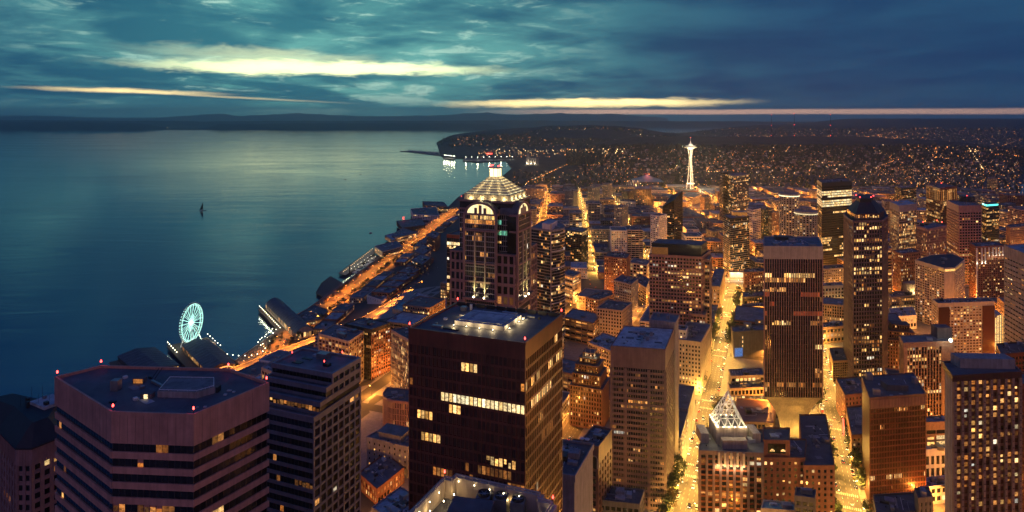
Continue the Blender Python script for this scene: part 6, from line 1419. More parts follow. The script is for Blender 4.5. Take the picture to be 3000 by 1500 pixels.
def shed(name, label, S, E, w, z, hw, rise, roofm, wallm, barrel=False, litside=.4):
    """long pier shed from shore end S to far end E"""
    S, E = np.array(S), np.array(E); L = np.linalg.norm(E-S); t_ = (E-S)/L; n_ = np.array([t_[1], -t_[0]]); r = thing(name, label, 'building', (*((S+E)/2), z)); FOOT.append(np.array([S+n_*w/2, E+n_*w/2, E-n_*w/2, S-n_*w/2]))
    b = MB(); b.prism([S-n_*w/2, S+n_*w/2, E+n_*w/2, E-n_*w/2], z, z+hw, wallm, wallm); b.build('wall', r)
    k = 9 if barrel else 2; pr = [(-w/2-.8+(w+1.6)*i/k, hw+rise*(math.sin(math.pi*i/k) if barrel else (1-abs(2*i/k-1)))) for i in range(k+1)]; b = MB()
    nn = max(2, int(L/8))
    for i in range(k):
        for (o_, dz_) in ((0, 0),):
            p = [S+n_*pr[i][0]-t_*1, S+n_*pr[i+1][0]-t_*1, E+n_*pr[i+1][0]+t_*1, E+n_*pr[i][0]+t_*1]; zz_ = [z+pr[i][1]+.05, z+pr[i+1][1]+.05, z+pr[i+1][1]+.05, z+pr[i][1]+.05]; b.face([(*a, c) for a, c in zip(p, zz_)], roofm)
    for Q in (S-t_*.5, E+t_*.5):
        b.face([(*(Q+n_*a), z+c+.03) for a, c in pr], wallm)
    b.build('roof', r)
    for i in range(1, nn):          # seams of the roof sheets
        Q = S+(E-S)*i/nn
        for j in range(k):
            if k > 2 and j % 3: continue
        bb = MB()
        for j in range(k): bb.tube((*(Q+n_*pr[j][0]), z+pr[j][1]+.12), (*(Q+n_*pr[j+1][0]), z+pr[j+1][1]+.12), .09, 'metal_grey', 4)
        bb.build('roof_seam', r)
    rec = newrec(r, True); facade(rec, S-n_*w/2 if False else E-n_*w/2, S-n_*w/2, z+.4, z+hw-.4, dict(fh=hw-.8, bay=4.5, pw=.35, sh=.25, pd=.2, sd=.15, lit=litside, run=.3), wallm); facade(rec, S-n_*w/2, S+n_*w/2, z+.4, z+hw-.4, dict(fh=hw-.8, bay=3.5, pw=.3, sh=.2, pd=.2, sd=.15, lit=.9, run=.3), wallm); facade(rec, S+n_*w/2, E+n_*w/2, z+.4, z+hw-.4, dict(fh=hw-.8, bay=4.5, pw=.35, sh=.25, pd=.2, sd=.15, lit=litside, run=.3), wallm); flush(rec, 120)
    return r, t_, n_, L
ZP = 4.6
# wheel pier
E1 = unp(557, 1004, ZP); S1 = unp(655, 1100, ZP); t_ = (E1-S1)/np.linalg.norm(E1-S1); n_ = np.array([t_[1], -t_[0]])
deck('pier', 'pier with a dark shed that carries the lit observation wheel', [S1-n_*26, S1+n_*24, E1+n_*24+t_*8, E1-n_*26+t_*8])
shed('pier_shed', 'dark gabled shed on the pier behind the observation wheel', S1+t_*8, E1-t_*26, 31, ZP, 7, 5, 'roof_dark', 'timber', litside=.5)
WC = E1-t_*6
def wheel(cx_, cy_, z0_, rad, th):
    r = thing('observation_wheel', 'tall lit observation wheel glowing white and green at the pier end', 'ferris wheel', (cx_, cy_, z0_)); cz = z0_+rad+4; d = np.array([math.cos(th), math.sin(th)]); n = np.array([-d[1], d[0]])
    def P(a, rr_, o): q = np.array([cx_, cy_])+d*rr_*math.cos(a)+n*o; return (q[0], q[1], cz+rr_*math.sin(a))
    N = 84
    for o_ in (-1.5, 1.5):
        for rr_, tr in ((rad, .22), (rad-1.6, .12)):
            b = MB()
            for k in range(N): b.tube(P(2*math.pi*k/N, rr_, o_), P(2*math.pi*(k+1)/N, rr_, o_), tr, 'wheel_light', 5)
            b.build('rim', r)
        for k in range(21):
            b = MB(); a = 2*math.pi*k/21; b.tube(P(a, .8, o_*.5), P(a, rad-.2, o_), .17, 'wheel_light', 5, .14); b.build('spoke', r)
    b = MB(); b.tube(P(0, 0, -3.4), P(0, 0, 3.4), 1.3, 'wheel_light', 12); b.build('hub', r)
    for k in range(42):
        a = 2*math.pi*(k+.5)/42; q = P(a, rad+1.3, 0); b = MB(); b.box(q[0], q[1], q[2]-1.1, 1.7, 1.5, .5, 'steel_white', th); b.box(q[0], q[1], q[2]-.6, 1.6, 1.4, 1.2, 'glass_dark', th); b.box(q[0], q[1], q[2]+.6, 1.7, 1.5, .25, 'steel_white', th)
        o = b.build('gondola', r); o['base'] = [0.0,0.0,0.0]; bb = MB(); bb.tube(P(a, rad, -1.5), P(a, rad, 1.5), .08, 'steel_white', 4); h = bb.build('hanger', o)
    for s_ in (-1, 1):
        for o_ in (-1, 1):
            p = np.array([cx_, cy_])+d*s_*13+n*o_*6.5; b = MB(); b.tube((p[0], p[1], z0_), P(0, 0, o_*3.2), .5, 'steel_white', 8, .35); b.build('leg', r)
    b = MB(); b.box(cx_, cy_, z0_, 26, 12, 1.6, 'steel_white', th); b.box(cx_, cy_, z0_+1.6, 22, 9, .8, 'metal_grey', th); pf = b.build('platform', r); pf['base'] = [0.0,0.0,0.0]
    for k in range(7):
        p = np.array([cx_, cy_])+d*(-12+4*k)-n*6.8; piece('platform_light', pf, (p[0], p[1], z0_+2.0), (1.4, .3, .8), th, 'lamp_white'); 
    for k in (-1, 0, 1): flood(r, cx_+d[0]*8*k-n[0]*8, cy_+d[1]*8*k-n[1]*8, z0_+5, 5200, (.8,1,.75), .6)
    return r
wheel(WC[0], WC[1], ZP, 23.5, R(84.5))
for k in range(6):
    q = E1-n_*25+t_*(6-k*9); plamp(q[0], q[1], ZP, 'on the edge of the wheel pier', s=1.3)
    q = E1+n_*23+t_*(6-k*11); plamp(q[0], q[1], ZP, 'on the edge of the wheel pier', s=1.3)
b = MB(); q = S1-t_*2; rs = thing('pier_sign', 'glowing orange arched sign at the landward end of the wheel pier', 'sign', (q[0], q[1], ZP)); N_ = 14
for k in range(N_): a0, a1 = math.pi*k/N_, math.pi*(k+1)/N_; b.tube((*(q+n_*11*math.cos(a0)), 9+6*math.sin(a0)), (*(q+n_*11*math.cos(a1)), 9+6*math.sin(a1)), .55, 'neon_orange', 6)
b.build('arch_tube', rs); b = MB(); [b.tube((*(q+n_*11*s_), ZP), (*(q+n_*11*s_), 9), .5, 'metal_dark', 6) for s_ in (-1, 1)]; b.build('sign_posts' if False else 'post', rs)
q = unp(618, 1018, ZP); rc = thing('carousel', 'small round carousel glowing gold beside the wheel', 'carousel', (q[0], q[1], ZP)); b = MB(); b.lathe(q[0], q[1], [(5, ZP), (5, ZP+.6), (.3, ZP+.7)], 'timber', 16); b.build('floor', rc); b = MB(); b.lathe(q[0], q[1], [(6, ZP+4), (5.6, ZP+4.6), (3, ZP+6), (.2, ZP+7.5)], 'lit_warm', 16); b.build('canopy', rc)
for k in range(8): b = MB(); a = k*math.pi/4; b.tube((q[0]+4.6*math.cos(a), q[1]+4.6*math.sin(a), ZP+.6), (q[0]+4.6*math.cos(a), q[1]+4.6*math.sin(a), ZP+4.2), .12, 'lamp_warm', 5); b.build('pole', rc)
# promenade lamps along the bay between the piers
for x_, y_ in ((637,1038),(652,1043),(666,1048),(682,1051),(699,1053),(718,1053),(737,1052),(754,1048),(777,1031),(770,1040),(756,1013),(762,1005),(767,1000),(776,996),(780,990),(788,984),(794,980),(800,986),(784,1000),(790,1010),(770,1018),(764,1022),(809,975),(781,968),(798,973)):
    q = unp(x_, y_, ZP); plamp(q[0], q[1], ZP if q[0] > xshore(q[1])-1 else ZP, 'on the promenade between the piers', s=1.2)
pk = [unp(x_, y_, ZP) for x_, y_ in ((752,1040),(758,1010),(785,985),(810,978),(860,1010),(838,1040),(790,1045))]
r_ = deck('park_deck', 'small waterfront park deck with dark trees between two piers', pk)
for k in range(9): q = pk[0]*0+unp(random.uniform(775, 838), random.uniform(1000, 1036), ZP); tree(q[0], q[1], 'dark tree in the small waterfront park', 'trees of the waterfront park', random.choice((1, 3)), .75, ZP)
pm_ = [unp(x_, y_, ZP) for x_, y_ in ((628,1040),(700,1058),(760,1052),(830,1046),(760,1075),(660,1100),(640,1095))]
deck('promenade', 'curved timber promenade along the bay beside the wheel pier', pm_, m='timber')
# dark shed pier left of the wheel
S2, E2 = unp(470, 1105, ZP), unp(395, 1046, ZP); t_ = (E2-S2)/np.linalg.norm(E2-S2); n_ = np.array([t_[1], -t_[0]])
deck('pier', 'dark pier left of the observation wheel', [S2-n_*27, S2+n_*24, E2+n_*24+t_*4, E2-n_*27+t_*4]); shed('pier_shed', 'dark twin-gabled shed on the pier left of the observation wheel', S2, E2-t_*6, 40, ZP, 8, 4, 'roof_dark', 'concrete_dark', litside=.15)
# aquarium pier with the curved roof
S3, E3 = unp(893, 990, ZP), unp(803, 902, ZP); t_ = (E3-S3)/np.linalg.norm(E3-S3); n_ = np.array([t_[1], -t_[0]])
deck('pier', 'long pier with a barrel-roofed hall and globe lamps on its left edge', [S3-n_*22, S3+n_*16, E3+n_*16+t_*8, E3-n_*22+t_*8]); shed('pier_hall', 'long dark barrel-roofed hall on the lamp-lined pier', S3, E3, 24, ZP, 8, 7.5, 'roof_dark', 'cream_stone', True, .55)
for k in range(15): q = E3-n_*20+t_*(6-k*8.6); plamp(q[0], q[1], ZP, 'on the left edge of the barrel-roofed pier', s=1.2)
for k in range(10): q = E3+n_*15+t_*(6-k*9); plamp(q[0], q[1], ZP, 'on the right edge of the barrel-roofed pier', s=1.0)
pl = [unp(x_, y_, ZP) for x_, y_ in ((866,940),(884,962),(938,950),(960,924),(922,908))]
deck('pier', 'square pier beside the barrel-roofed hall', offset(pl, 4)); tower('pier_hall', 'low dark-roofed hall with an oval skylight beside the barrel-roofed pier', None, 12, 'brick_tan', dict(fh=5, bay=4, lit=.8, mats=(.3,.6,.1)), poly=pl, zb=ZP-.2, cap=1.6, roof='roof_dark', units=4)
pl = [unp(x_, y_, ZP) for x_, y_ in ((925,857),(998,902),(1050,853),(968,809),(941,829))]
deck('pier', 'broad empty dark timber pier', pl)
# marina
bw = [unp(991,800,ZP), unp(1012,806,ZP), unp(1060,770,ZP), unp(1100,738,ZP), unp(1090,728,ZP), unp(1040,764,ZP)]
deck('breakwater', 'long breakwater pier sheltering the marina, edged with lamps', bw, m='concrete_dark')
for k in range(20): f_ = k/19; q = unp(1006+f_*86, 803-f_*68, ZP); plamp(q[0], q[1], ZP, 'on the marina breakwater', m='pier_globe_warm', s=.8, energy=500)
q = unp(1024, 812, ZP); b = MB(); b.tube((*q, ZP), (*q, ZP+20), 1.4, 'metal_dark', 6, 1.0); b.tube((*q, ZP+20), (q[0], q[1], ZP+34), .25, 'metal_dark', 5, .1); rt = thing('light_mast', 'dark slender mast at the end of the marina breakwater', 'mast', (*q, ZP)); b.build('mast', rt)
def boat(x, y, rz, L, label, group, mast=True, dark=False):
    r = thing('sailing_boat' if mast else 'motor_boat', label, 'boat', (x, y, 0), group, rz); b = MB(); W = L*.28; hullm = 'car_black' if dark else 'white_paint'
    sta = [(-L/2, W*.38, .9), (-L/4, W*.5, .85), (L/8, W*.48, .95), (L*.36, W*.28, 1.15), (L/2, .05, 1.35)]
    for k in range(4):
        (x0, w0, h0), (x1, w1, h1) = sta[k], sta[k+1]
        for s_ in (-1, 1): b.face([(x0, s_*w0*.5, -.2), (x1, s_*w1*.5, -.2), (x1, s_*w1, h1), (x0, s_*w0, h0)], hullm)
        b.face([(x0,-w0,h0),(x1,-w1,h1),(x1,w1,h1),(x0,w0,h0)], 'white_paint')
    b.face([(-L/2,-sta[0][1]*.5,-.2),(-L/2,sta[0][1]*.5,-.2),(-L/2,sta[0][1],.9),(-L/2,-sta[0][1],.9)], hullm)
    h = bpy.data.objects.new('hull', b.mesh('hull')); COL.objects.link(h); h.parent = r
    b = MB(); b.box(-L*.05, 0, .85, L*.36, W*.6, .9 if mast else 1.7, 'white_paint'); b.box(-L*.05, 0, 1.2, L*.37, W*.62, .3, 'glass_dark'); h = bpy.data.objects.new('cabin', b.mesh('cabin')); COL.objects.link(h); h.parent = r
    if mast: b = MB(); b.tube((L*.08, 0, .9), (L*.08, 0, L*1.25), .09, 'metal_grey', 5); b.tube((L*.06, 0, 2), (-L*.38, 0, 2), .07, 'metal_grey', 5); h = bpy.data.objects.new('mast', b.mesh('mast')); COL.objects.link(h); h.parent = r
    return r
for row, (pxa, pya, pxb, pyb) in enumerate(((1024,797,1090,752),(1035,799,1102,754),(1045,801,1112,757))):
    A, B_ = unp(pxa, pya, .7), unp(pxb, pyb, .7); t_ = (B_-A); b = MB(); c = (A+B_)/2; b.box(c[0], c[1], .25, np.linalg.norm(t_), 2.2, .5, 'timber', math.atan2(t_[1], t_[0])); struct(b.build('dock')) if False else tag(b.build('dock'), ('outer', 'middle', 'inner')[row]+' floating dock of the marina', 'dock', 'marina docks')
    for k in range(11):
        if random.random() < .8:
            q = A+t_*(k+.5)/11+np.array([t_[1], -t_[0]])/np.linalg.norm(t_)*random.choice((-5, 5)); boat(q[0], q[1], math.atan2(-t_[0], t_[1])+(math.pi if random.random() < .5 else 0), random.uniform(8, 15), 'small boat moored at the %s marina dock' % ('outer', 'middle', 'inner')[row], 'boats moored in the marina', random.random() < .5)
for k in range(14):
    f_ = (k % 7+.5)/7; q = unp(1024+f_*68+(k//7)*12, 797-f_*45+(k//7)*2, .6); plamp(q[0], q[1], .6, 'on a marina dock', 'lamps on the marina docks', 'pier_globe', .7, 700)  # lamps added to brighten the dark docks and boats
# cruise terminal and the halls beyond
def wbox(name, label, px4, z, wall, st, roof='roof_grey', zb=3.0, units=4, cap=1.2): return tower(name, label, None, z, wall, st, poly=[unp(x_, y_, z) for x_, y_ in px4], zb=zb, roof=roof, units=units, cap=cap)
lw = dict(fh=4, bay=5, pw=.15, sh=.3, lit=.8, run=.6, mats=(.6,.35,.05))
wbox('terminal', 'low cruise terminal with lit glass at the head of the marina', [(1098,722),(1120,738),(1180,722),(1160,706)], 17, 'cream_stone', lw)
wbox('terminal', 'bright curved restaurant hall beyond the cruise terminal', [(1128,690),(1150,704),(1190,690),(1172,678)], 13, 'cream_stone', dict(lw, lit=1.0), 'roof_light')
wbox('terminal', 'wide hall with a broken grey roof beyond the marina', [(1148,690),(1162,696),(1222,682),(1180,668)], 16, 'concrete_grey', lw, 'roof_grey')
wbox('hotel', 'timber hotel on its own pier with a red rooftop letter', [(1162,648),(1178,668),(1246,660),(1235,640)], 15, 'timber', dict(fh=3.3, bay=4, lit=.4, mats=(.2,.5,.3)), 'roof_dark')
b = MB(); q = unp(1183, 638, 20); rs = thing('rooftop_sign', 'glowing red letter E on the pier hotel roof', 'sign', (*q, 15))
for z0_, w_ in ((15.5, 5), (18.5, 4), (21.5, 5)): b.box(q[0]+w_/2-2.5, q[1], z0_, w_, .5, 1.0, 'neon_red')
b.box(q[0]-2.5, q[1], 15.5, 1.0, .6, 7, 'neon_red'); b.build('letter', rs); flood(rs, q[0], q[1]-3, 18, 2500, (1,.12,.1), .5)
wbox('pier_hall', 'long pale-walled pier hall with a dark roof, far quay', [(1203,612),(1210,628),(1286,632),(1278,606)], 18, 'white_paint', dict(fh=4, bay=5, lit=.35), 'roof_dark')
wbox('pier_hall', 'farthest pier hall with a broken dark roof', [(1238,590),(1248,602),(1312,606),(1300,592)], 20, 'concrete_dark', dict(fh=4, bay=5, lit=.4), 'roof_dark')
# inland side of the quay
wbox('white_building', 'white warehouse with a stepped parapet beside the viaduct', [(1076,866),(1118,880),(1142,862),(1098,848)], 22, 'white_paint', dict(fh=6, bay=6, pw=.8, sh=.7, lit=.1), 'roof_dark', cap=2)
for k, (a, c) in enumerate((((1112,852),(1150,828)), ((1135,836),(1175,812)), ((1158,820),(1200,796)), ((1185,800),(1226,776)), ((1210,782),(1246,756)))):
    lab = ('nearest', 'second', 'middle', 'fourth', 'farthest')[k]+' flat-roofed loft block in the brick row above the quayside road'
    q0, q1 = unp(*a, 30), unp(*c, 30); t_ = (q1-q0); n_ = np.array([t_[1], -t_[0]])/np.linalg.norm(t_); tower('brick_block', lab, None, 27+k*1.2, 'brick', dict(fh=4, bay=4, pw=.5, sh=.4, lit=.25, mats=(.2,.5,.3)), poly=[q0-n_*13, q0+n_*17, q0+t_*.93+n_*17, q0+t_*.93-n_*13], zb=4, cap=1.2, roof='roof_grey', units=5)
for k, px4 in enumerate((((1182,930),(1230,945),(1260,920),(1215,905)), ((1150,905),(1195,918),(1225,892),(1180,882)), ((1105,952),(1150,968),(1195,945),(1150,930)), ((1200,880),(1238,892),(1262,870),(1225,858)))):
    wbox('low_block', ('pale', 'teal-roofed', 'cluttered grey', 'bright-roofed')[k]+' low block between the viaduct and the lit glass tower', px4, 34+k, 'concrete', dict(fh=4, bay=4, lit=.4, mats=(.4,.5,.1)), ('roof_light','copper_roof','roof_grey','roof_light')[k], zb=8, units=7)
for k, px4 in enumerate((((1215,735),(1240,745),(1262,728),(1240,718)), ((1205,762),(1238,775),(1262,755),(1232,745)), ((1250,690),(1275,700),(1290,684),(1268,676)))):
    wbox('low_block', ('grey', 'dark', 'brick')[k]+' mid-rise block behind the brick row above the quayside road', px4, 38+k*3, ('concrete_grey','concrete_dark','brick')[k], dict(fh=3.6, bay=4, lit=.4), 'roof_grey', zb=4, units=4)
# boats out on the bay
q = unp(593, 617, 0); r_ = boat(q[0], q[1], .6, 22, 'dark tall-masted sailing ship alone on the bay', None, True, True)
b = MB(); b.face([(1.8, .02, 3), (-8, .02, 3), (1.8, .02, 27)], 'car_black'); b.face([(1.8, .06, 3), (1.8, .06, 27), (-8, .06, 3)], 'car_black'); h = bpy.data.objects.new('sail', b.mesh('sail')); COL.objects.link(h); h.parent = r_
for x_, y_, L, lab in ((1011,526,14,'small dark motor boat crossing the bay, nearer of two'), (1056,511,14,'small dark motor boat crossing the bay, farther of two'), (1086,683,9,'white motor boat off the marina'), (342,442,16,'tiny dark boat far out on the left of the bay'), (1053,430,16,'tiny dark sailing boat far out near the headland')):
    q = unp(x_, y_, 0); boat(q[0], q[1], .3, L, lab, None, 'sailing' in lab, 'dark' in lab)
q = unp(1352, 583, 0); r_ = thing('navigation_buoy', 'red and white navigation light on a post off the far quay', 'buoy', (*q, 0)); b = MB(); b.tube((*q, -1), (*q, 9), 1.0, 'white_paint', 8, .7); b.lathe(q[0], q[1], [(1.6, 9), (1.6, 11), (.3, 12)], 'neon_red', 10); b.build('post', r_)
# ------------------------------------------------------------------ infill blocks of the city
def sat(P, Q):
    for A in (P, Q):
        n = len(A)
        for i in range(n):
            e = A[(i+1)%n]-A[i]; ax_ = np.array([e[1], -e[0]]); a = P@ax_; c = Q@ax_
            if a.max() < c.min() or c.max() < a.min(): return False
    return True
FB = [(f, f.mean(0), np.abs(f-f.mean(0)).max()*1.5) for f in FOOT]
VIA = np.array(fine)
def free(P):
    c = P.mean(0); r = np.abs(P-c).max()*1.5
    if np.min(np.linalg.norm(VIA-c, axis=1)) < 26: return False
    for f, fc, fr in FB:
        if np.linalg.norm(fc-c) < r+fr and sat(P, f): return False
    return True
WALLS = [('brick','red brick'),('brick_tan','tan brick'),('concrete','pale concrete'),('concrete_grey','grey concrete'),('cream_stone','cream stone'),('concrete_dark','dark'),('rose_stone','rose stone'),('white_paint','white')]
lots = []
for kind, a0, a1, b0, b1 in blocks:
    fn = uv if kind == 'uv' else pq
    c = fn((a0+a1)/2, (b0+b1)/2); far_ = c[1] > 1500
    na, nb_ = (random.choice((2, 3)), 2) if not far_ else (random.choice((1, 2, 2)), random.choice((2, 2, 3)))
    for i in range(na):
        for j in range(nb_):
            if random.random() < .07: continue
            ua, ub = a0+(a1-a0)*i/na+.6, a0+(a1-a0)*(i+1)/na-.6; va, vb = b0+(b1-b0)*j/nb_+.6, b0+(b1-b0)*(j+1)/nb_-.6
            if kind == 'uv': P = [uv(ua, va), uv(ua, vb), uv(ub, vb), uv(ub, va)]
            else: P = [pq(ua, va), pq(ub, va), pq(ub, vb), pq(ua, vb)]
            P = np.array(P); q = P.mean(0); px_ = 1500+F_*q[0]/q[1]
            if px_ < -60 or px_ > 3080 or q[1] < 330 or q[0] < xshore(q[1])+64: continue
            if 1500+F_*260/q[1] < 0: continue
            if not free(P): continue
            u_ = random.random()
            h_ = random.uniform(9, 17) if q[1] < 560 else (random.uniform(12, 26) if u_ < .75 else random.uniform(26, 40)) if q[1] < 1000 else (random.uniform(9, 22) if u_ < .70 else random.uniform(22, 38) if u_ < .93 else random.uniform(40, 62)) if q[1] < 2000 else random.uniform(7, 20)
            if q[0] < xshore(q[1])+200: h_ = min(h_, 16)
            lots.append((q[1], P, h_))
for s_ in range(840, 2020, 36):
    for t0_, t1_ in ((-24, -44),):
        P = np.array([wf(s_, t0_), wf(s_, t1_), wf(s_+33, t1_), wf(s_+33, t0_)]); q = P.mean(0)
        if random.random() < .6 and free(P): lots.append((q[1], P, random.uniform(5, 9)))
lots.sort(key=lambda e: e[0]); NF = 299
sb = MB(); sg = MB()
class Rec(dict): pass
for k, (Yq, P, h_) in enumerate(lots):
    wl, wn = random.choice(WALLS); z = max(float(gz(*p)) for p in P)+h_
    s_ = random.choice((dict(bay=3.2, pw=.45, sh=.45, fh=3.6), dict(bay=4.2, pw=.2, sh=.35, fh=3.6), dict(bay=2.8, pw=.5, sh=.3, fh=3.9), dict(bay=6, pw=.1, sh=.45, fh=3.5)))
    st_ = dict(s_, pd=.3, sd=.24, lit=random.choice((.06, .12, .2, .3, .45)), run=random.choice((.1, .4)), mats=random.choice(((.5,.35,.15),(.15,.45,.4),(.3,.5,.2))), base_lit=.65)
    rf = random.choice(('roof_grey','roof_grey','roof_dark','roof_light','roof_dark'))
    if k < NF:
        size = 'low' if h_ < 14 else 'mid-rise' if h_ < 28 else 'tall'; rn = {'roof_grey':'a grey roof','roof_dark':'a dark roof','roof_light':'a pale roof'}[rf]
        where = 'among the near towers' if Yq < 620 else 'in the middle of the city' if Yq < 1000 else 'in the northern streets' if P[:,0].mean() < 420 else 'in the eastern streets'
        tower('city_block', '%s %s block with %s %s' % (size, wn, rn, where), None, z, wl, st_, poly=list(P), cap=1.2, roof=rf, units=3, detail=False, group='ordinary blocks '+where, usz=.8)
    else:
        pl = list(P); zb_ = min(float(gz(*p)) for p in P)-.5; sb.prism(pl, zb_, z, wl, rf); sb.prism([P.mean(0)+(p-P.mean(0))*random.uniform(.2,.5) for p in pl], z, z+2.5, 'metal_grey', rf)
        for i in range(4):
            A, B_ = P[i], P[(i+1)%4]
            if facing(A, B_) < .05: continue
            L = np.linalg.norm(B_-A); t_ = (B_-A)/L; n_ = np.array([t_[1], -t_[0]]); nb_ = max(1, int(L/4.2)); nf = max(1, int((z-zb_-1)/3.6))
            for f_ in range(nf):
                for b_ in range(nb_):
                    on = random.random() < st_['lit']*.9 or (f_ == 0 and random.random() < .5); m_ = random.choice(('lit_bright','lit_warm','lit_warm','lit_dim')) if on else 'glass_dark'
                    q = A+t_*((b_+.5)*L/nb_)+n_*.12; w_ = t_*1.3; zc = zb_+1.2+f_*3.6
                    sg.face([(*(q-w_), zc), (*(q+w_), zc), (*(q+w_), zc+1.9), (*(q-w_), zc+1.9)], m_)
o = sb.build('far_city_blocks', None, 'stuff'); tag(o, 'crowd of small far city blocks before the wooded hill', 'buildings'); h = sg.build('glazing', None, 'stuff'); h.parent = o
print('lots', len(lots))

# ------------------------------------------------------------------ landmarks beyond
Yn = 2185.0; Xn = Yn*(2023-1500)/F_
def needle(x, y, z0_):
    r = thing('space_needle', 'slender white floodlit observation tower with a saucer top', 'tower', (x, y, z0_))
    def rad(h): return np.interp(h, [0, 40, 90, 114, 140, 150], [15.5, 9.5, 4.6, 4.0, 6.5, 9])
    hs = [0, 14, 28, 44, 60, 76, 92, 106, 118, 130, 142, 150]
    for k in range(3):
        for s_ in (-1, 1):
            b = MB()
            for i in range(len(hs)-1):
                p = []
                for h_ in (hs[i], hs[i+1]):
                    a = k*2*math.pi/3+.5; rr_ = rad(h_); o_ = s_*min(2.4, rr_*.30); p.append((x+rr_*math.cos(a)-o_*math.sin(a), y+rr_*math.sin(a)+o_*math.cos(a), z0_+h_))
                b.tube(p[0], p[1], .75, 'steel_white', 6)
            b.build('leg', r)
        b = MB()
        for h_ in hs[1:-1]:
            a = k*2*math.pi/3+.5; rr_ = rad(h_); p = [(x+rr_*math.cos(a)-o_*math.sin(a), y+rr_*math.sin(a)+o_*math.cos(a), z0_+h_) for o_ in (-min(2.4, rr_*.3), min(2.4, rr_*.3))]; b.tube(p[0], p[1], .35, 'steel_white', 5)
        b.build('cross_brace', r)
    b = MB(); b.tube((x, y, z0_), (x, y, z0_+150), 2.3, 'concrete', 8); b.build('core', r)
    b = MB(); b.lathe(x, y, [(10, z0_+29), (13.5, z0_+30), (13.5, z0_+32), (9, z0_+33)], 'steel_white', 24); b.build('skyline_level', r)
    b = MB(); b.lathe(x, y, [(4, z0_+143), (9, z0_+148), (16, z0_+150.5), (20.5, z0_+152), (20.5, z0_+152.8), (16, z0_+153.2), (15.6, z0_+156.6)], 'steel_white', 32); b.build('saucer', r)
    b = MB(); b.lathe(x, y, [(14.6, z0_+153.2), (15, z0_+156.4)], 'lit_white', 32); b.f.pop(); b.m.pop(); b.build('glass_ring', r)
    b = MB(); b.lathe(x, y, [(20.8, z0_+152), (20.8, z0_+152.9), (20.2, z0_+152.9)], 'lit_white', 32); b.f.pop(); b.m.pop(); b.build('halo_light', r)
    b = MB(); b.lathe(x, y, [(16.5, z0_+156.6), (17, z0_+157.4), (9, z0_+159.5), (6.5, z0_+162), (6.5, z0_+164), (3, z0_+166), (.8, z0_+172), (.3, z0_+184)], 'steel_white', 28); b.build('crown', r); beacon(r, x, y, z0_+184, s=2.4)
    for h_ in (6, 36, 66, 96, 122, 140):
        for k in range(3): a = k*2*math.pi/3+1.5+math.pi; flood(r, x+22*math.cos(a-.3+math.pi/3*0), y-abs(20*math.sin(a))-8, z0_+h_, 26000, (1,.80,.42), 1.0)
    for k in (-1, 0, 1): flood(r, x+k*20, y-24, z0_+140, 26000, (1,.82,.46), 1.0); flood(r, x+k*14, y-22, z0_+168, 14000, (1,.82,.46), 1.0)
needle(Xn, Yn, 40)
# arena with a swept pyramid roof
q = np.array([521., 2500.]); r_ = thing('arena', 'broad arena under a teal four-sided tent roof with a red glow at its peak', 'arena', (*q, 40)); n = 10; W2 = 58; b = MB()
def rz_(a, c): f = max(abs(a), abs(c)); return 40+9+24*(1-f)**1.25
for i in range(n):
    for j in range(n):
        g = lambda i_, j_: (-1+2*i_/n, -1+2*j_/n); cs = [g(i,j), g(i+1,j), g(i+1,j+1), g(i,j+1)]; b.face([(q[0]+a*W2*CB+c*W2*SB, q[1]-a*W2*SB+c*W2*CB, rz_(a, c)) for a, c in cs], 'copper_roof')
b.build('roof', r_); b = MB(); b.box(q[0], q[1], 39, 106, 106, 9.5, 'concrete_dark', -BV); b.build('wall', r_)
for k in range(6): piece('peak_light', r_, (q[0]-9+k*3.6, q[1]-1, 74.5), (1.4, 1.4, 1.2), 0, 'neon_red')
flood(r_, q[0], q[1]-14, 80, 22000, (1,.1,.12), 1.5)
# white Gothic arches
q = np.array([(1854-1500)*2266/F_, 2266.]); r_ = thing('arch_vaults', 'cluster of tall white floodlit Gothic arches', 'arches', (*q, 40))
for k in range(5):
    cx_ = q[0]-17+k*8.5; cy_ = q[1]+(k % 2)*12
    for s_ in (-1, 1):
        b = MB(); pts = [(cx_+s_*3.8, 40), (cx_+s_*3.7, 58), (cx_+s_*2.6, 67), (cx_, 73)]
        for i in range(3): b.tube((pts[i][0], cy_, pts[i][1]), (pts[i+1][0], cy_, pts[i+1][1]), .7, 'steel_white', 6)
        b.build('arch_rib', r_)
    flood(r_, cx_, cy_-14, 46, 30000, (1,.92,.66), 1.0)
# radio masts on the hill
for px_, yt, lab in ((2260, 337, 'left'), (2327, 333, 'middle'), (2433, 336, 'right')):
    Ym = 4300.0; Xm = (px_-1500)*Ym/F_; zt = H-(yt-YH)*Ym/F_; zg = float(gz(Xm, Ym)); r_ = thing('radio_mast', lab+' of the three red-lit radio masts on the hilltop', 'mast', (Xm, Ym, zg-2), 'radio masts'); b = MB()
    for s_ in range(3): a = s_*2.094; b.tube((Xm+4*math.cos(a), Ym+4*math.sin(a), zg-2), (Xm, Ym, zt), .55, 'metal_dark', 4, .35)
    b.build('lattice', r_)
    for f_ in (.14, .56, 1.0): b = MB(); z_ = zg+(zt-zg)*f_; b.lathe(Xm, Ym, [(.8, z_), (2.0, z_+1.6), (.6, z_+3.2)], 'lamp_red', 8); b.build('beacon', r_)
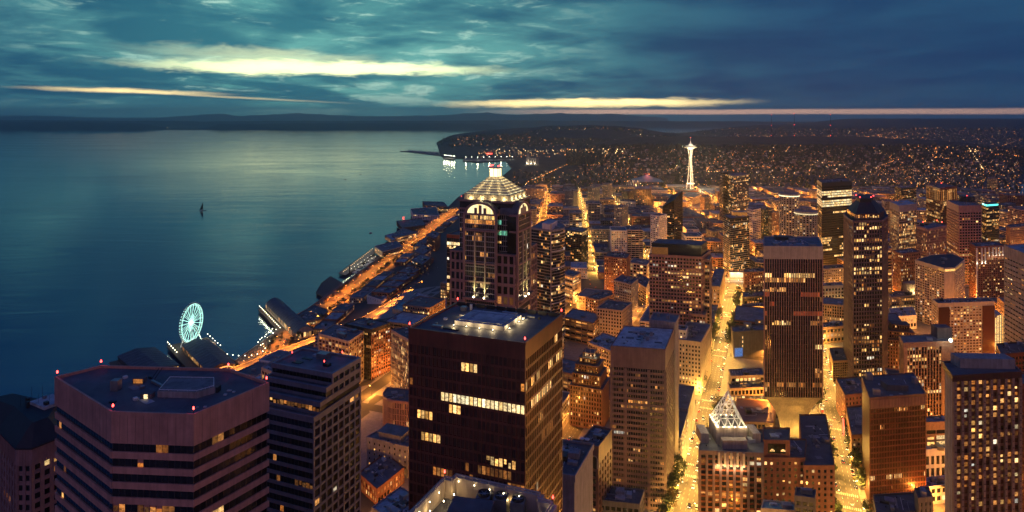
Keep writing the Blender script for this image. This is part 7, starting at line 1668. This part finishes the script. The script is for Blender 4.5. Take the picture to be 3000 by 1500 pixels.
# grain silos
q = unp(1558, 482, 5); r_ = thing('grain_silos', 'pale row of tall grain silos by the far shore', 'silos', (*q, 5))
for k in range(6): b = MB(); b.lathe(q[0]-30+k*13, q[1]+(k % 2)*12, [(6.5, 5), (6.5, 45), (.5, 46)], 'concrete', 12); b.build('silo', r_)
b = MB(); b.box(q[0]-22, q[1]+4, 5, 16, 16, 66, 'concrete'); b.build('headhouse', r_)
for k in range(3): p = (q[0]-30+k*24, q[1]-14); flood(r_, p[0], p[1], 12, 20000, (1,.9,.6), 1.0); piece('yard_lamp', r_, (p[0], p[1]-4, 13), (1.8, 1.8, 1.8), 0, 'lamp_white')
# far quays
for lab, pts in (('far quay with bright floodlights below the headland', ((1298,463),(1332,467),(1336,461),(1302,459))), ('long far quay with warehouses below the headland', ((1355,470),(1400,474),(1510,468),(1500,459),(1362,462)))):
    pl = [unp(x_, y_, 5) for x_, y_ in pts]; r_ = deck('quay', lab, pl, 5, 'concrete_dark', 2.0); 
    for k in range(9):
        f_ = (k+.5)/9; p = pl[0]+(pl[1]-pl[0])*f_ if len(pl) == 4 else pl[0]+(pl[2]-pl[0])*f_
        p = p+np.array([0, 40]); piece('flood_head', r_, (p[0], p[1], 24), (2.2, 2.2, 1.8), 0, 'lamp_white'); piece('flood_mast', r_, (p[0], p[1], 13), (1, 1, 18), 0, 'metal_dark')
        if k % 2 == 0: flood(r_, p[0], p[1]-12, 24, 26000, (1,.88,.52), 2.5)
q = unp(1434, 452, 8); r_ = thing('warehouse', 'red-lit warehouse on the far quay', 'building', (*q, 5)); b = MB(); b.box(*q, 5, 48, 30, 22, 'roof_red'); b.box(q[0], q[1]-15.3, 9, 44, .4, 10, 'neon_red'); b.box(q[0], q[1], 27, 30, 20, 6, 'cream_stone'); b.build('hall', r_)
pl = [unp(x_, y_, 2) for x_, y_ in ((1172,443),(1188,444),(1296,457),(1298,455),(1190,442))]; b = MB(); b.prism(pl, -1, 3, 'concrete_dark', 'concrete_dark'); tag(b.build('breakwater'), 'thin dark breakwater of the far yacht harbour', 'breakwater')
bm = MB(); bl = MB()
for k in range(420):
    f_ = random.random(); x_ = 1195+f_*92; y_ = 443.5+f_*10-random.uniform(.5, 7)*(.35+f_*.65); q = unp(x_, y_, 0); bm.box(q[0], q[1], -.3, 11, 3.4, 2.0, random.choice(('white_paint','concrete_grey','car_blue'))); bm.tube((*q, 1.5), (*q, 15), .14, 'metal_grey', 3)
o = bm.build('moored_yachts', None, 'stuff'); tag(o, 'packed moored yachts in the far harbour', 'boats')
# lake at the right edge
b = MB(); b.face([(*unp(x_, y_, 40.8), 40.8) for x_, y_ in ((2868,572),(2900,600),(3150,585),(3150,530),(3010,538),(2930,550))], 'asphalt'); o = b.build('lake'); o.data.materials.clear(); o.data.materials.append(M['sea_water']); struct(o)

# ------------------------------------------------------------------ hills: houses, woods and far lights
def house(k):
    b = MB(); r = random.Random(k); L, W2, hh, rf = r.uniform(9, 14), r.uniform(8, 10), r.uniform(5, 7), r.uniform(2.2, 3.4); wl = ('white_paint','concrete','cream_stone','concrete_grey','brick_tan')[k % 5]; rm = ('roof_dark','roof_grey','slate','roof_red')[k % 4]
    b.prism([(-L/2,-W2/2),(L/2,-W2/2),(L/2,W2/2),(-L/2,W2/2)], -3, hh, wl, wl); e = .6
    for s_ in (-1, 1): b.face([(-L/2-e, s_*(W2/2+e), hh-.3), (L/2+e, s_*(W2/2+e), hh-.3), (L/2+e, 0, hh+rf), (-L/2-e, 0, hh+rf)], rm)
    for s_ in (-1, 1): b.face([(s_*L/2, -W2/2, hh), (s_*L/2, W2/2, hh), (s_*L/2, 0, hh+rf-.2)], wl)
    for f_ in range(2):
        for j in range(4):
            x = -L/2+L*(j+.5)/4; m_ = r.choice(('glass_dark','glass_dark','glass_dark','lit_bright','lit_warm','lit_dim')); b.face([(x-.7,-W2/2-.06,.9+f_*2.8),(x+.7,-W2/2-.06,.9+f_*2.8),(x+.7,-W2/2-.06,2.4+f_*2.8),(x-.7,-W2/2-.06,2.4+f_*2.8)], m_)
    b.box(L*.22, W2*.1, hh+rf*.3, .9, .9, rf*.9, 'brick')
    return b.mesh('house'), wl, rm
HS = [house(k) for k in range(12)]
WN = {'white_paint':'white','concrete':'pale','cream_stone':'cream','concrete_grey':'grey','brick_tan':'tan'}
def onhill_many(xs, ys):
    xs = np.asarray(xs, float); ys = np.asarray(ys, float); z = np.full(len(xs), 30.0)
    for _ in range(40):
        Y = F_*(H-z)/(ys-YH); X = Y*(xs-1500)/F_; z = .6*z+.4*np.minimum(gz(X, Y), 290)
    return X, Y, gz(X, Y)
hp = []
hx = []
for k in range(2600):
    u_ = random.random()
    if u_ < .62: hx.append((random.uniform(1700, 2980), random.triangular(412, 515, 470)))
    elif u_ < .80: hx.append((random.uniform(1330, 1960), random.triangular(386, 432, 400)))
    else: hx.append((random.uniform(2050, 2990), random.uniform(380, 412)))
for x_, y_, z_ in zip(*onhill_many(*zip(*hx))):
    if y_ > 13000 or x_ < xshore(y_)+60 or y_ < 2350: continue
    hp.append((float(y_), float(x_), float(z_)))
hp.sort(); hs_ = MB()
for k, (y_, x_, z_) in enumerate(hp):
    i = random.randrange(12)
    if k < 290:
        o = bpy.data.objects.new('hillside_house', HS[i][0]); COL.objects.link(o); o.location = (x_, y_, z_+.2); o.rotation_euler[2] = random.choice((0, .1, -.1, 1.57)); tag(o, '%s gabled house on the lower slope of the far wooded hill' % WN[HS[i][1]], 'house', 'houses on the wooded hill')
    else:
        L, W2, hh = random.uniform(9, 15), random.uniform(8, 11), random.uniform(5, 8); hs_.box(x_, y_, z_-3, L, W2, hh+3, HS[i][1]); hs_.prism([(x_-L/2-.5,y_-W2/2-.5),(x_+L/2+.5,y_-W2/2-.5),(x_+L/2+.5,y_+W2/2+.5),(x_-L/2-.5,y_+W2/2+.5)], z_+hh, z_+hh+2.8, HS[i][2], HS[i][2], poly2=[(x_-L/2,y_-.2),(x_+L/2,y_-.2),(x_+L/2,y_+.2),(x_-L/2,y_+.2)])
        for j in range(random.choice((0, 1, 1, 2))): xx = x_+random.uniform(-.35, .35)*L; hs_.face([(xx-1.1,y_-W2/2-.1,z_+1.0),(xx+1.1,y_-W2/2-.1,z_+1.0),(xx+1.1,y_-W2/2-.1,z_+3.2),(xx-1.1,y_-W2/2-.1,z_+3.2)], random.choice(('lit_bright','lit_warm','lit_warm','lit_dim')))
o = hs_.build('hillside_houses', None, 'stuff'); tag(o, 'countless small houses over the far hills', 'houses')
def crowns(name, label, pts, m):
    v = []; f = []; r = np.random.default_rng(5)
    for (x_, y_, z_, hgt, rd) in pts:
        k = len(v); a0 = r.uniform(0, 6.28)
        for (hf, rf) in ((.12, .75), (.45, 1.0), (.75, .62)):
            for j in range(5): a = a0+j*1.2566+hf; rr_ = rd*rf*r.uniform(.72, 1.25); v.append((x_+rr_*math.cos(a), y_+rr_*math.sin(a), z_+hgt*(hf+r.uniform(-.05, .05))))
        v.append((x_, y_, z_+hgt))
        for q in range(2):
            for j in range(5): f.append((k+q*5+j, k+q*5+(j+1)%5, k+(q+1)*5+(j+1)%5, k+(q+1)*5+j))
        for j in range(5): f.append((k+10+j, k+10+(j+1)%5, k+15))
    me = bpy.data.meshes.new(name); me.from_pydata(v, [], f); me.materials.append(M[m]); o = bpy.data.objects.new(name, me); COL.objects.link(o); o['kind'] = 'stuff'; return tag(o, label, 'woods')
def sprinkle(n, xr, yr, hr, tri=None, ymin=1500):
    out_ = []
    XS, YS, ZS = onhill_many([random.uniform(*xr) for k in range(n)], [random.uniform(*yr) if tri is None else random.triangular(yr[0], yr[1], tri) for k in range(n)])
    for p0_, p1_, z_ in zip(XS, YS, ZS):
        p = (float(p0_), float(p1_)); z_ = float(z_)
        if p[1] > 12500 or p[0] < xshore(p[1])+8 or p[1] < ymin: continue
        hgt = random.uniform(*hr); out_.append((p[0], p[1], z_-1, hgt, hgt*random.uniform(.32, .5)))
    return out_
crowns('woodland', 'dark woods over the far hills', sprinkle(3600, (1690, 3000), (408, 512), (12, 22), 430) + sprinkle(500, (1660, 1765), (444, 485), (14, 24)), 'leaf_dark')
crowns('woodland', 'dark woods on the headland across the bay', sprinkle(2300, (1284, 1990), (378, 436), (16, 28), 395), 'leaf_dark')
crowns('woodland', 'dark woods along the most distant ridge', sprinkle(1300, (2040, 3000), (376, 410), (16, 28)), 'leaf_dark')
crowns('woodland', 'park trees and street trees among the far city blocks', sprinkle(1300, (1500, 2990), (505, 575), (8, 15)) + sprinkle(90, (1380, 1470), (545, 572), (9, 15)) + sprinkle(200, (1935, 2010), (540, 566), (9, 15)), 'leaf_dark')
lg = {'far_light': MB(), 'far_light_white': MB()}
def street_row(x0, y0, x1, y1, n, m, s):
    for k in range(n):
        f_ = (k+random.uniform(-.3,.3))/n; lights(1, (x0+(x1-x0)*f_-.6, x0+(x1-x0)*f_+.6), (y0+(y1-y0)*f_-.4, y0+(y1-y0)*f_+.4), m, s, 9)
def lights(n, xr, yr, m, s, up=6, tri=None, sd_=1):
    XS, YS, ZS = onhill_many([random.uniform(*xr) for k in range(n)], [random.uniform(*yr) if tri is None else random.triangular(yr[0], yr[1], tri) for k in range(n)])
    for p0_, p1_, z_ in zip(XS, YS, ZS):
        p = (float(p0_), float(p1_)); z_ = float(z_)
        if p[1] > 13000 or p[1] < 1000 or p[0] < xshore(p[1])+6: continue
        ss = s*random.uniform(.5, 1.5); mm = m if random.random() < .85 else ('far_light' if m != 'far_light' else 'far_light_white'); b = lg[mm]; c = (p[0], p[1], z_+up); kk = len(b.v)
        b.v += [(c[0]+ss*a, c[1]+ss*d, c[2]+ss*e) for a, d, e in ((1,0,0),(0,1,0),(-1,0,0),(0,-1,0),(0,0,1),(0,0,-1))]
        for t3 in ((0,1,4),(1,2,4),(2,3,4),(3,0,4),(1,0,5),(2,1,5),(3,2,5),(0,3,5)): b.f.append(tuple(kk+t for t in t3)); b.m.append(b.mi(mm))
lights(520, (1330, 1960), (386, 434), 'far_light', 2.3, 6, 402)                  # headland
lights(520, (1690, 2990), (415, 520), 'far_light', 1.25, 8, 478)
for k in range(64):
    x0 = random.uniform(1720, 2960); y0 = random.triangular(424, 515, 475); L_ = random.uniform(30, 90)
    if k % 2: street_row(x0, y0, x0+L_, y0-random.uniform(0, 6), int(L_/6), 'far_light', 1.2)
    else: street_row(x0, y0, x0+random.uniform(4, 14), y0-random.uniform(8, 22), 9, 'far_light_white' if k % 8 == 0 else 'far_light', 1.3)
                # wooded hill
lights(170, (1690, 2990), (415, 520), 'far_light_white', 1.6, 8)
lights(520, (2060, 2640), (394, 416), 'far_light', 2.6, 9, 408)                  # valley behind the hill
lights(120, (2250, 2560), (405, 418), 'far_light_white', 3.2, 9)
lights(420, (2640, 2995), (392, 470), 'far_light', 2.0, 9)
lights(240, (2050, 2990), (376, 394), 'far_light', 2.2, 9)
lights(150, (1400, 1830), (441, 456), 'far_light_white', 2.0, 12)                # yards below the headland
lights(130, (1400, 1800), (443, 464), 'far_light', 2.0, 10)
lights(60, (1640, 1740), (440, 450), 'far_light', 2.3, 10)
lights(700, (1500, 2990), (500, 585), 'far_light', .85, 9)                       # lower town
lights(160, (1500, 2990), (500, 585), 'far_light_white', .95, 9)
lights(260, (2520, 2995), (480, 600), 'far_light', 1.1, 10)
lights(1100, (1560, 2960), (560, 760), 'far_light', .48, 7)
lights(500, (1560, 2960), (500, 575), 'far_light', .9, 8)
lights(200, (1560, 2960), (575, 760), 'far_light_white', .45, 7)
lights(420, (2560, 2995), (490, 600), 'far_light', .9, 9)
for x0, y0, x1, y1, n, m, s in ((1690,470,1770,442,22,'far_light_white',1.7), (1520,580,1545,540,26,'far_light_white',1.2), (1545,540,1700,468,44,'far_light',1.4), (1600,640,1605,556,30,'far_light',.8), (2840,440,2880,500,30,'far_light_white',1.6), (2840,448,2905,444,16,'far_light',1.8), (2920,435,3000,408,30,'far_light',2.4), (2480,415,2640,385,46,'far_light',2.6), (2640,382,2720,377,20,'far_light',2.6), (2560,590,2660,566,20,'far_light_white',1.2), (2200,555,2330,575,30,'far_light',1.0), (2000,478,2320,500,40,'far_light',1.2), (2560,500,2620,475,18,'far_light',1.2), (1475,432,1540,440,12,'far_light_white',1.4)):
    street_row(x0, y0, x1, y1, n, m, s)
for m, b in lg.items(): o = b.build('city_lights', None, 'stuff'); tag(o, ('countless orange' if m == 'far_light' else 'countless white')+' lamps twinkling over the far town and hills', 'lights')
b = MB()
for x_, y_ in ((88,371),(70,373),(215,370),(260,378),(330,378),(345,378),(402,376),(410,375),(430,375),(440,374),(455,376),(468,374),(475,375),(490,375),(1065,377),(1120,376),(1185,374),(1602,364),(1608,364),(1616,364),(1230,373),(2305,364),(2312,364),(2322,364),(2856,376),(2865,376),(2875,376)):
    q = unp(x_, y_, 6) if y_ > 372 else unp(x_, 373.5, 6); b.box(q[0]*.995, q[1]*.995, 10, 14, 8, 7, 'far_light_white')
o = b.build('shore_lights', None, 'stuff'); tag(o, 'tiny white lights along the far shore of the bay', 'lights')
HAZE = 4.6e-5
# ------------------------------------------------------------------ the evening haze
hb = MB(); hb.box(0, 15500, -6, 120000, 39000, 646, 'asphalt')
hm = bpy.data.materials.new('haze'); hm.use_nodes = True; t = NT(hm.node_tree); t.n.clear()
pv = t.new('ShaderNodeVolumePrincipled'); pv.inputs['Color'].default_value = (.72, .93, 1.0, 1)
pv.inputs['Density'].default_value = HAZE; pv.inputs['Anisotropy'].default_value = .72
mo = t.new('ShaderNodeOutputMaterial'); t.l.new(pv.outputs[0], mo.inputs['Volume'])
ho = hb.build('haze'); ho.data.materials.clear(); ho.data.materials.append(hm); ho['kind'] = 'stuff'
tag(ho, 'thin blue evening haze over the bay and the far shores', 'haze')
# ------------------------------------------------------------------ labels that single out look-alikes, nearest first
def ordn(n): return '%d%s' % (n, 'th' if 10 <= n % 100 <= 20 else {1:'st',2:'nd',3:'rd'}.get(n % 10, 'th'))
same = {}
for o in COL.objects:
    if o.parent is None and 'label' in o and 'category' in o: same.setdefault(o['label'], []).append(o)
for lab, L in same.items():
    if len(L) > 1:
        L.sort(key=lambda o: o.location.y)
        for k, o in enumerate(L): w_ = (('nearest ' if k == 0 else ordn(k+1)+' nearest ')+lab).split(); o['label'] = ' '.join(w_[:16])
for o in COL.objects:
    if 'base' in o: del o['base']
    if 'ztop' in o: del o['ztop']
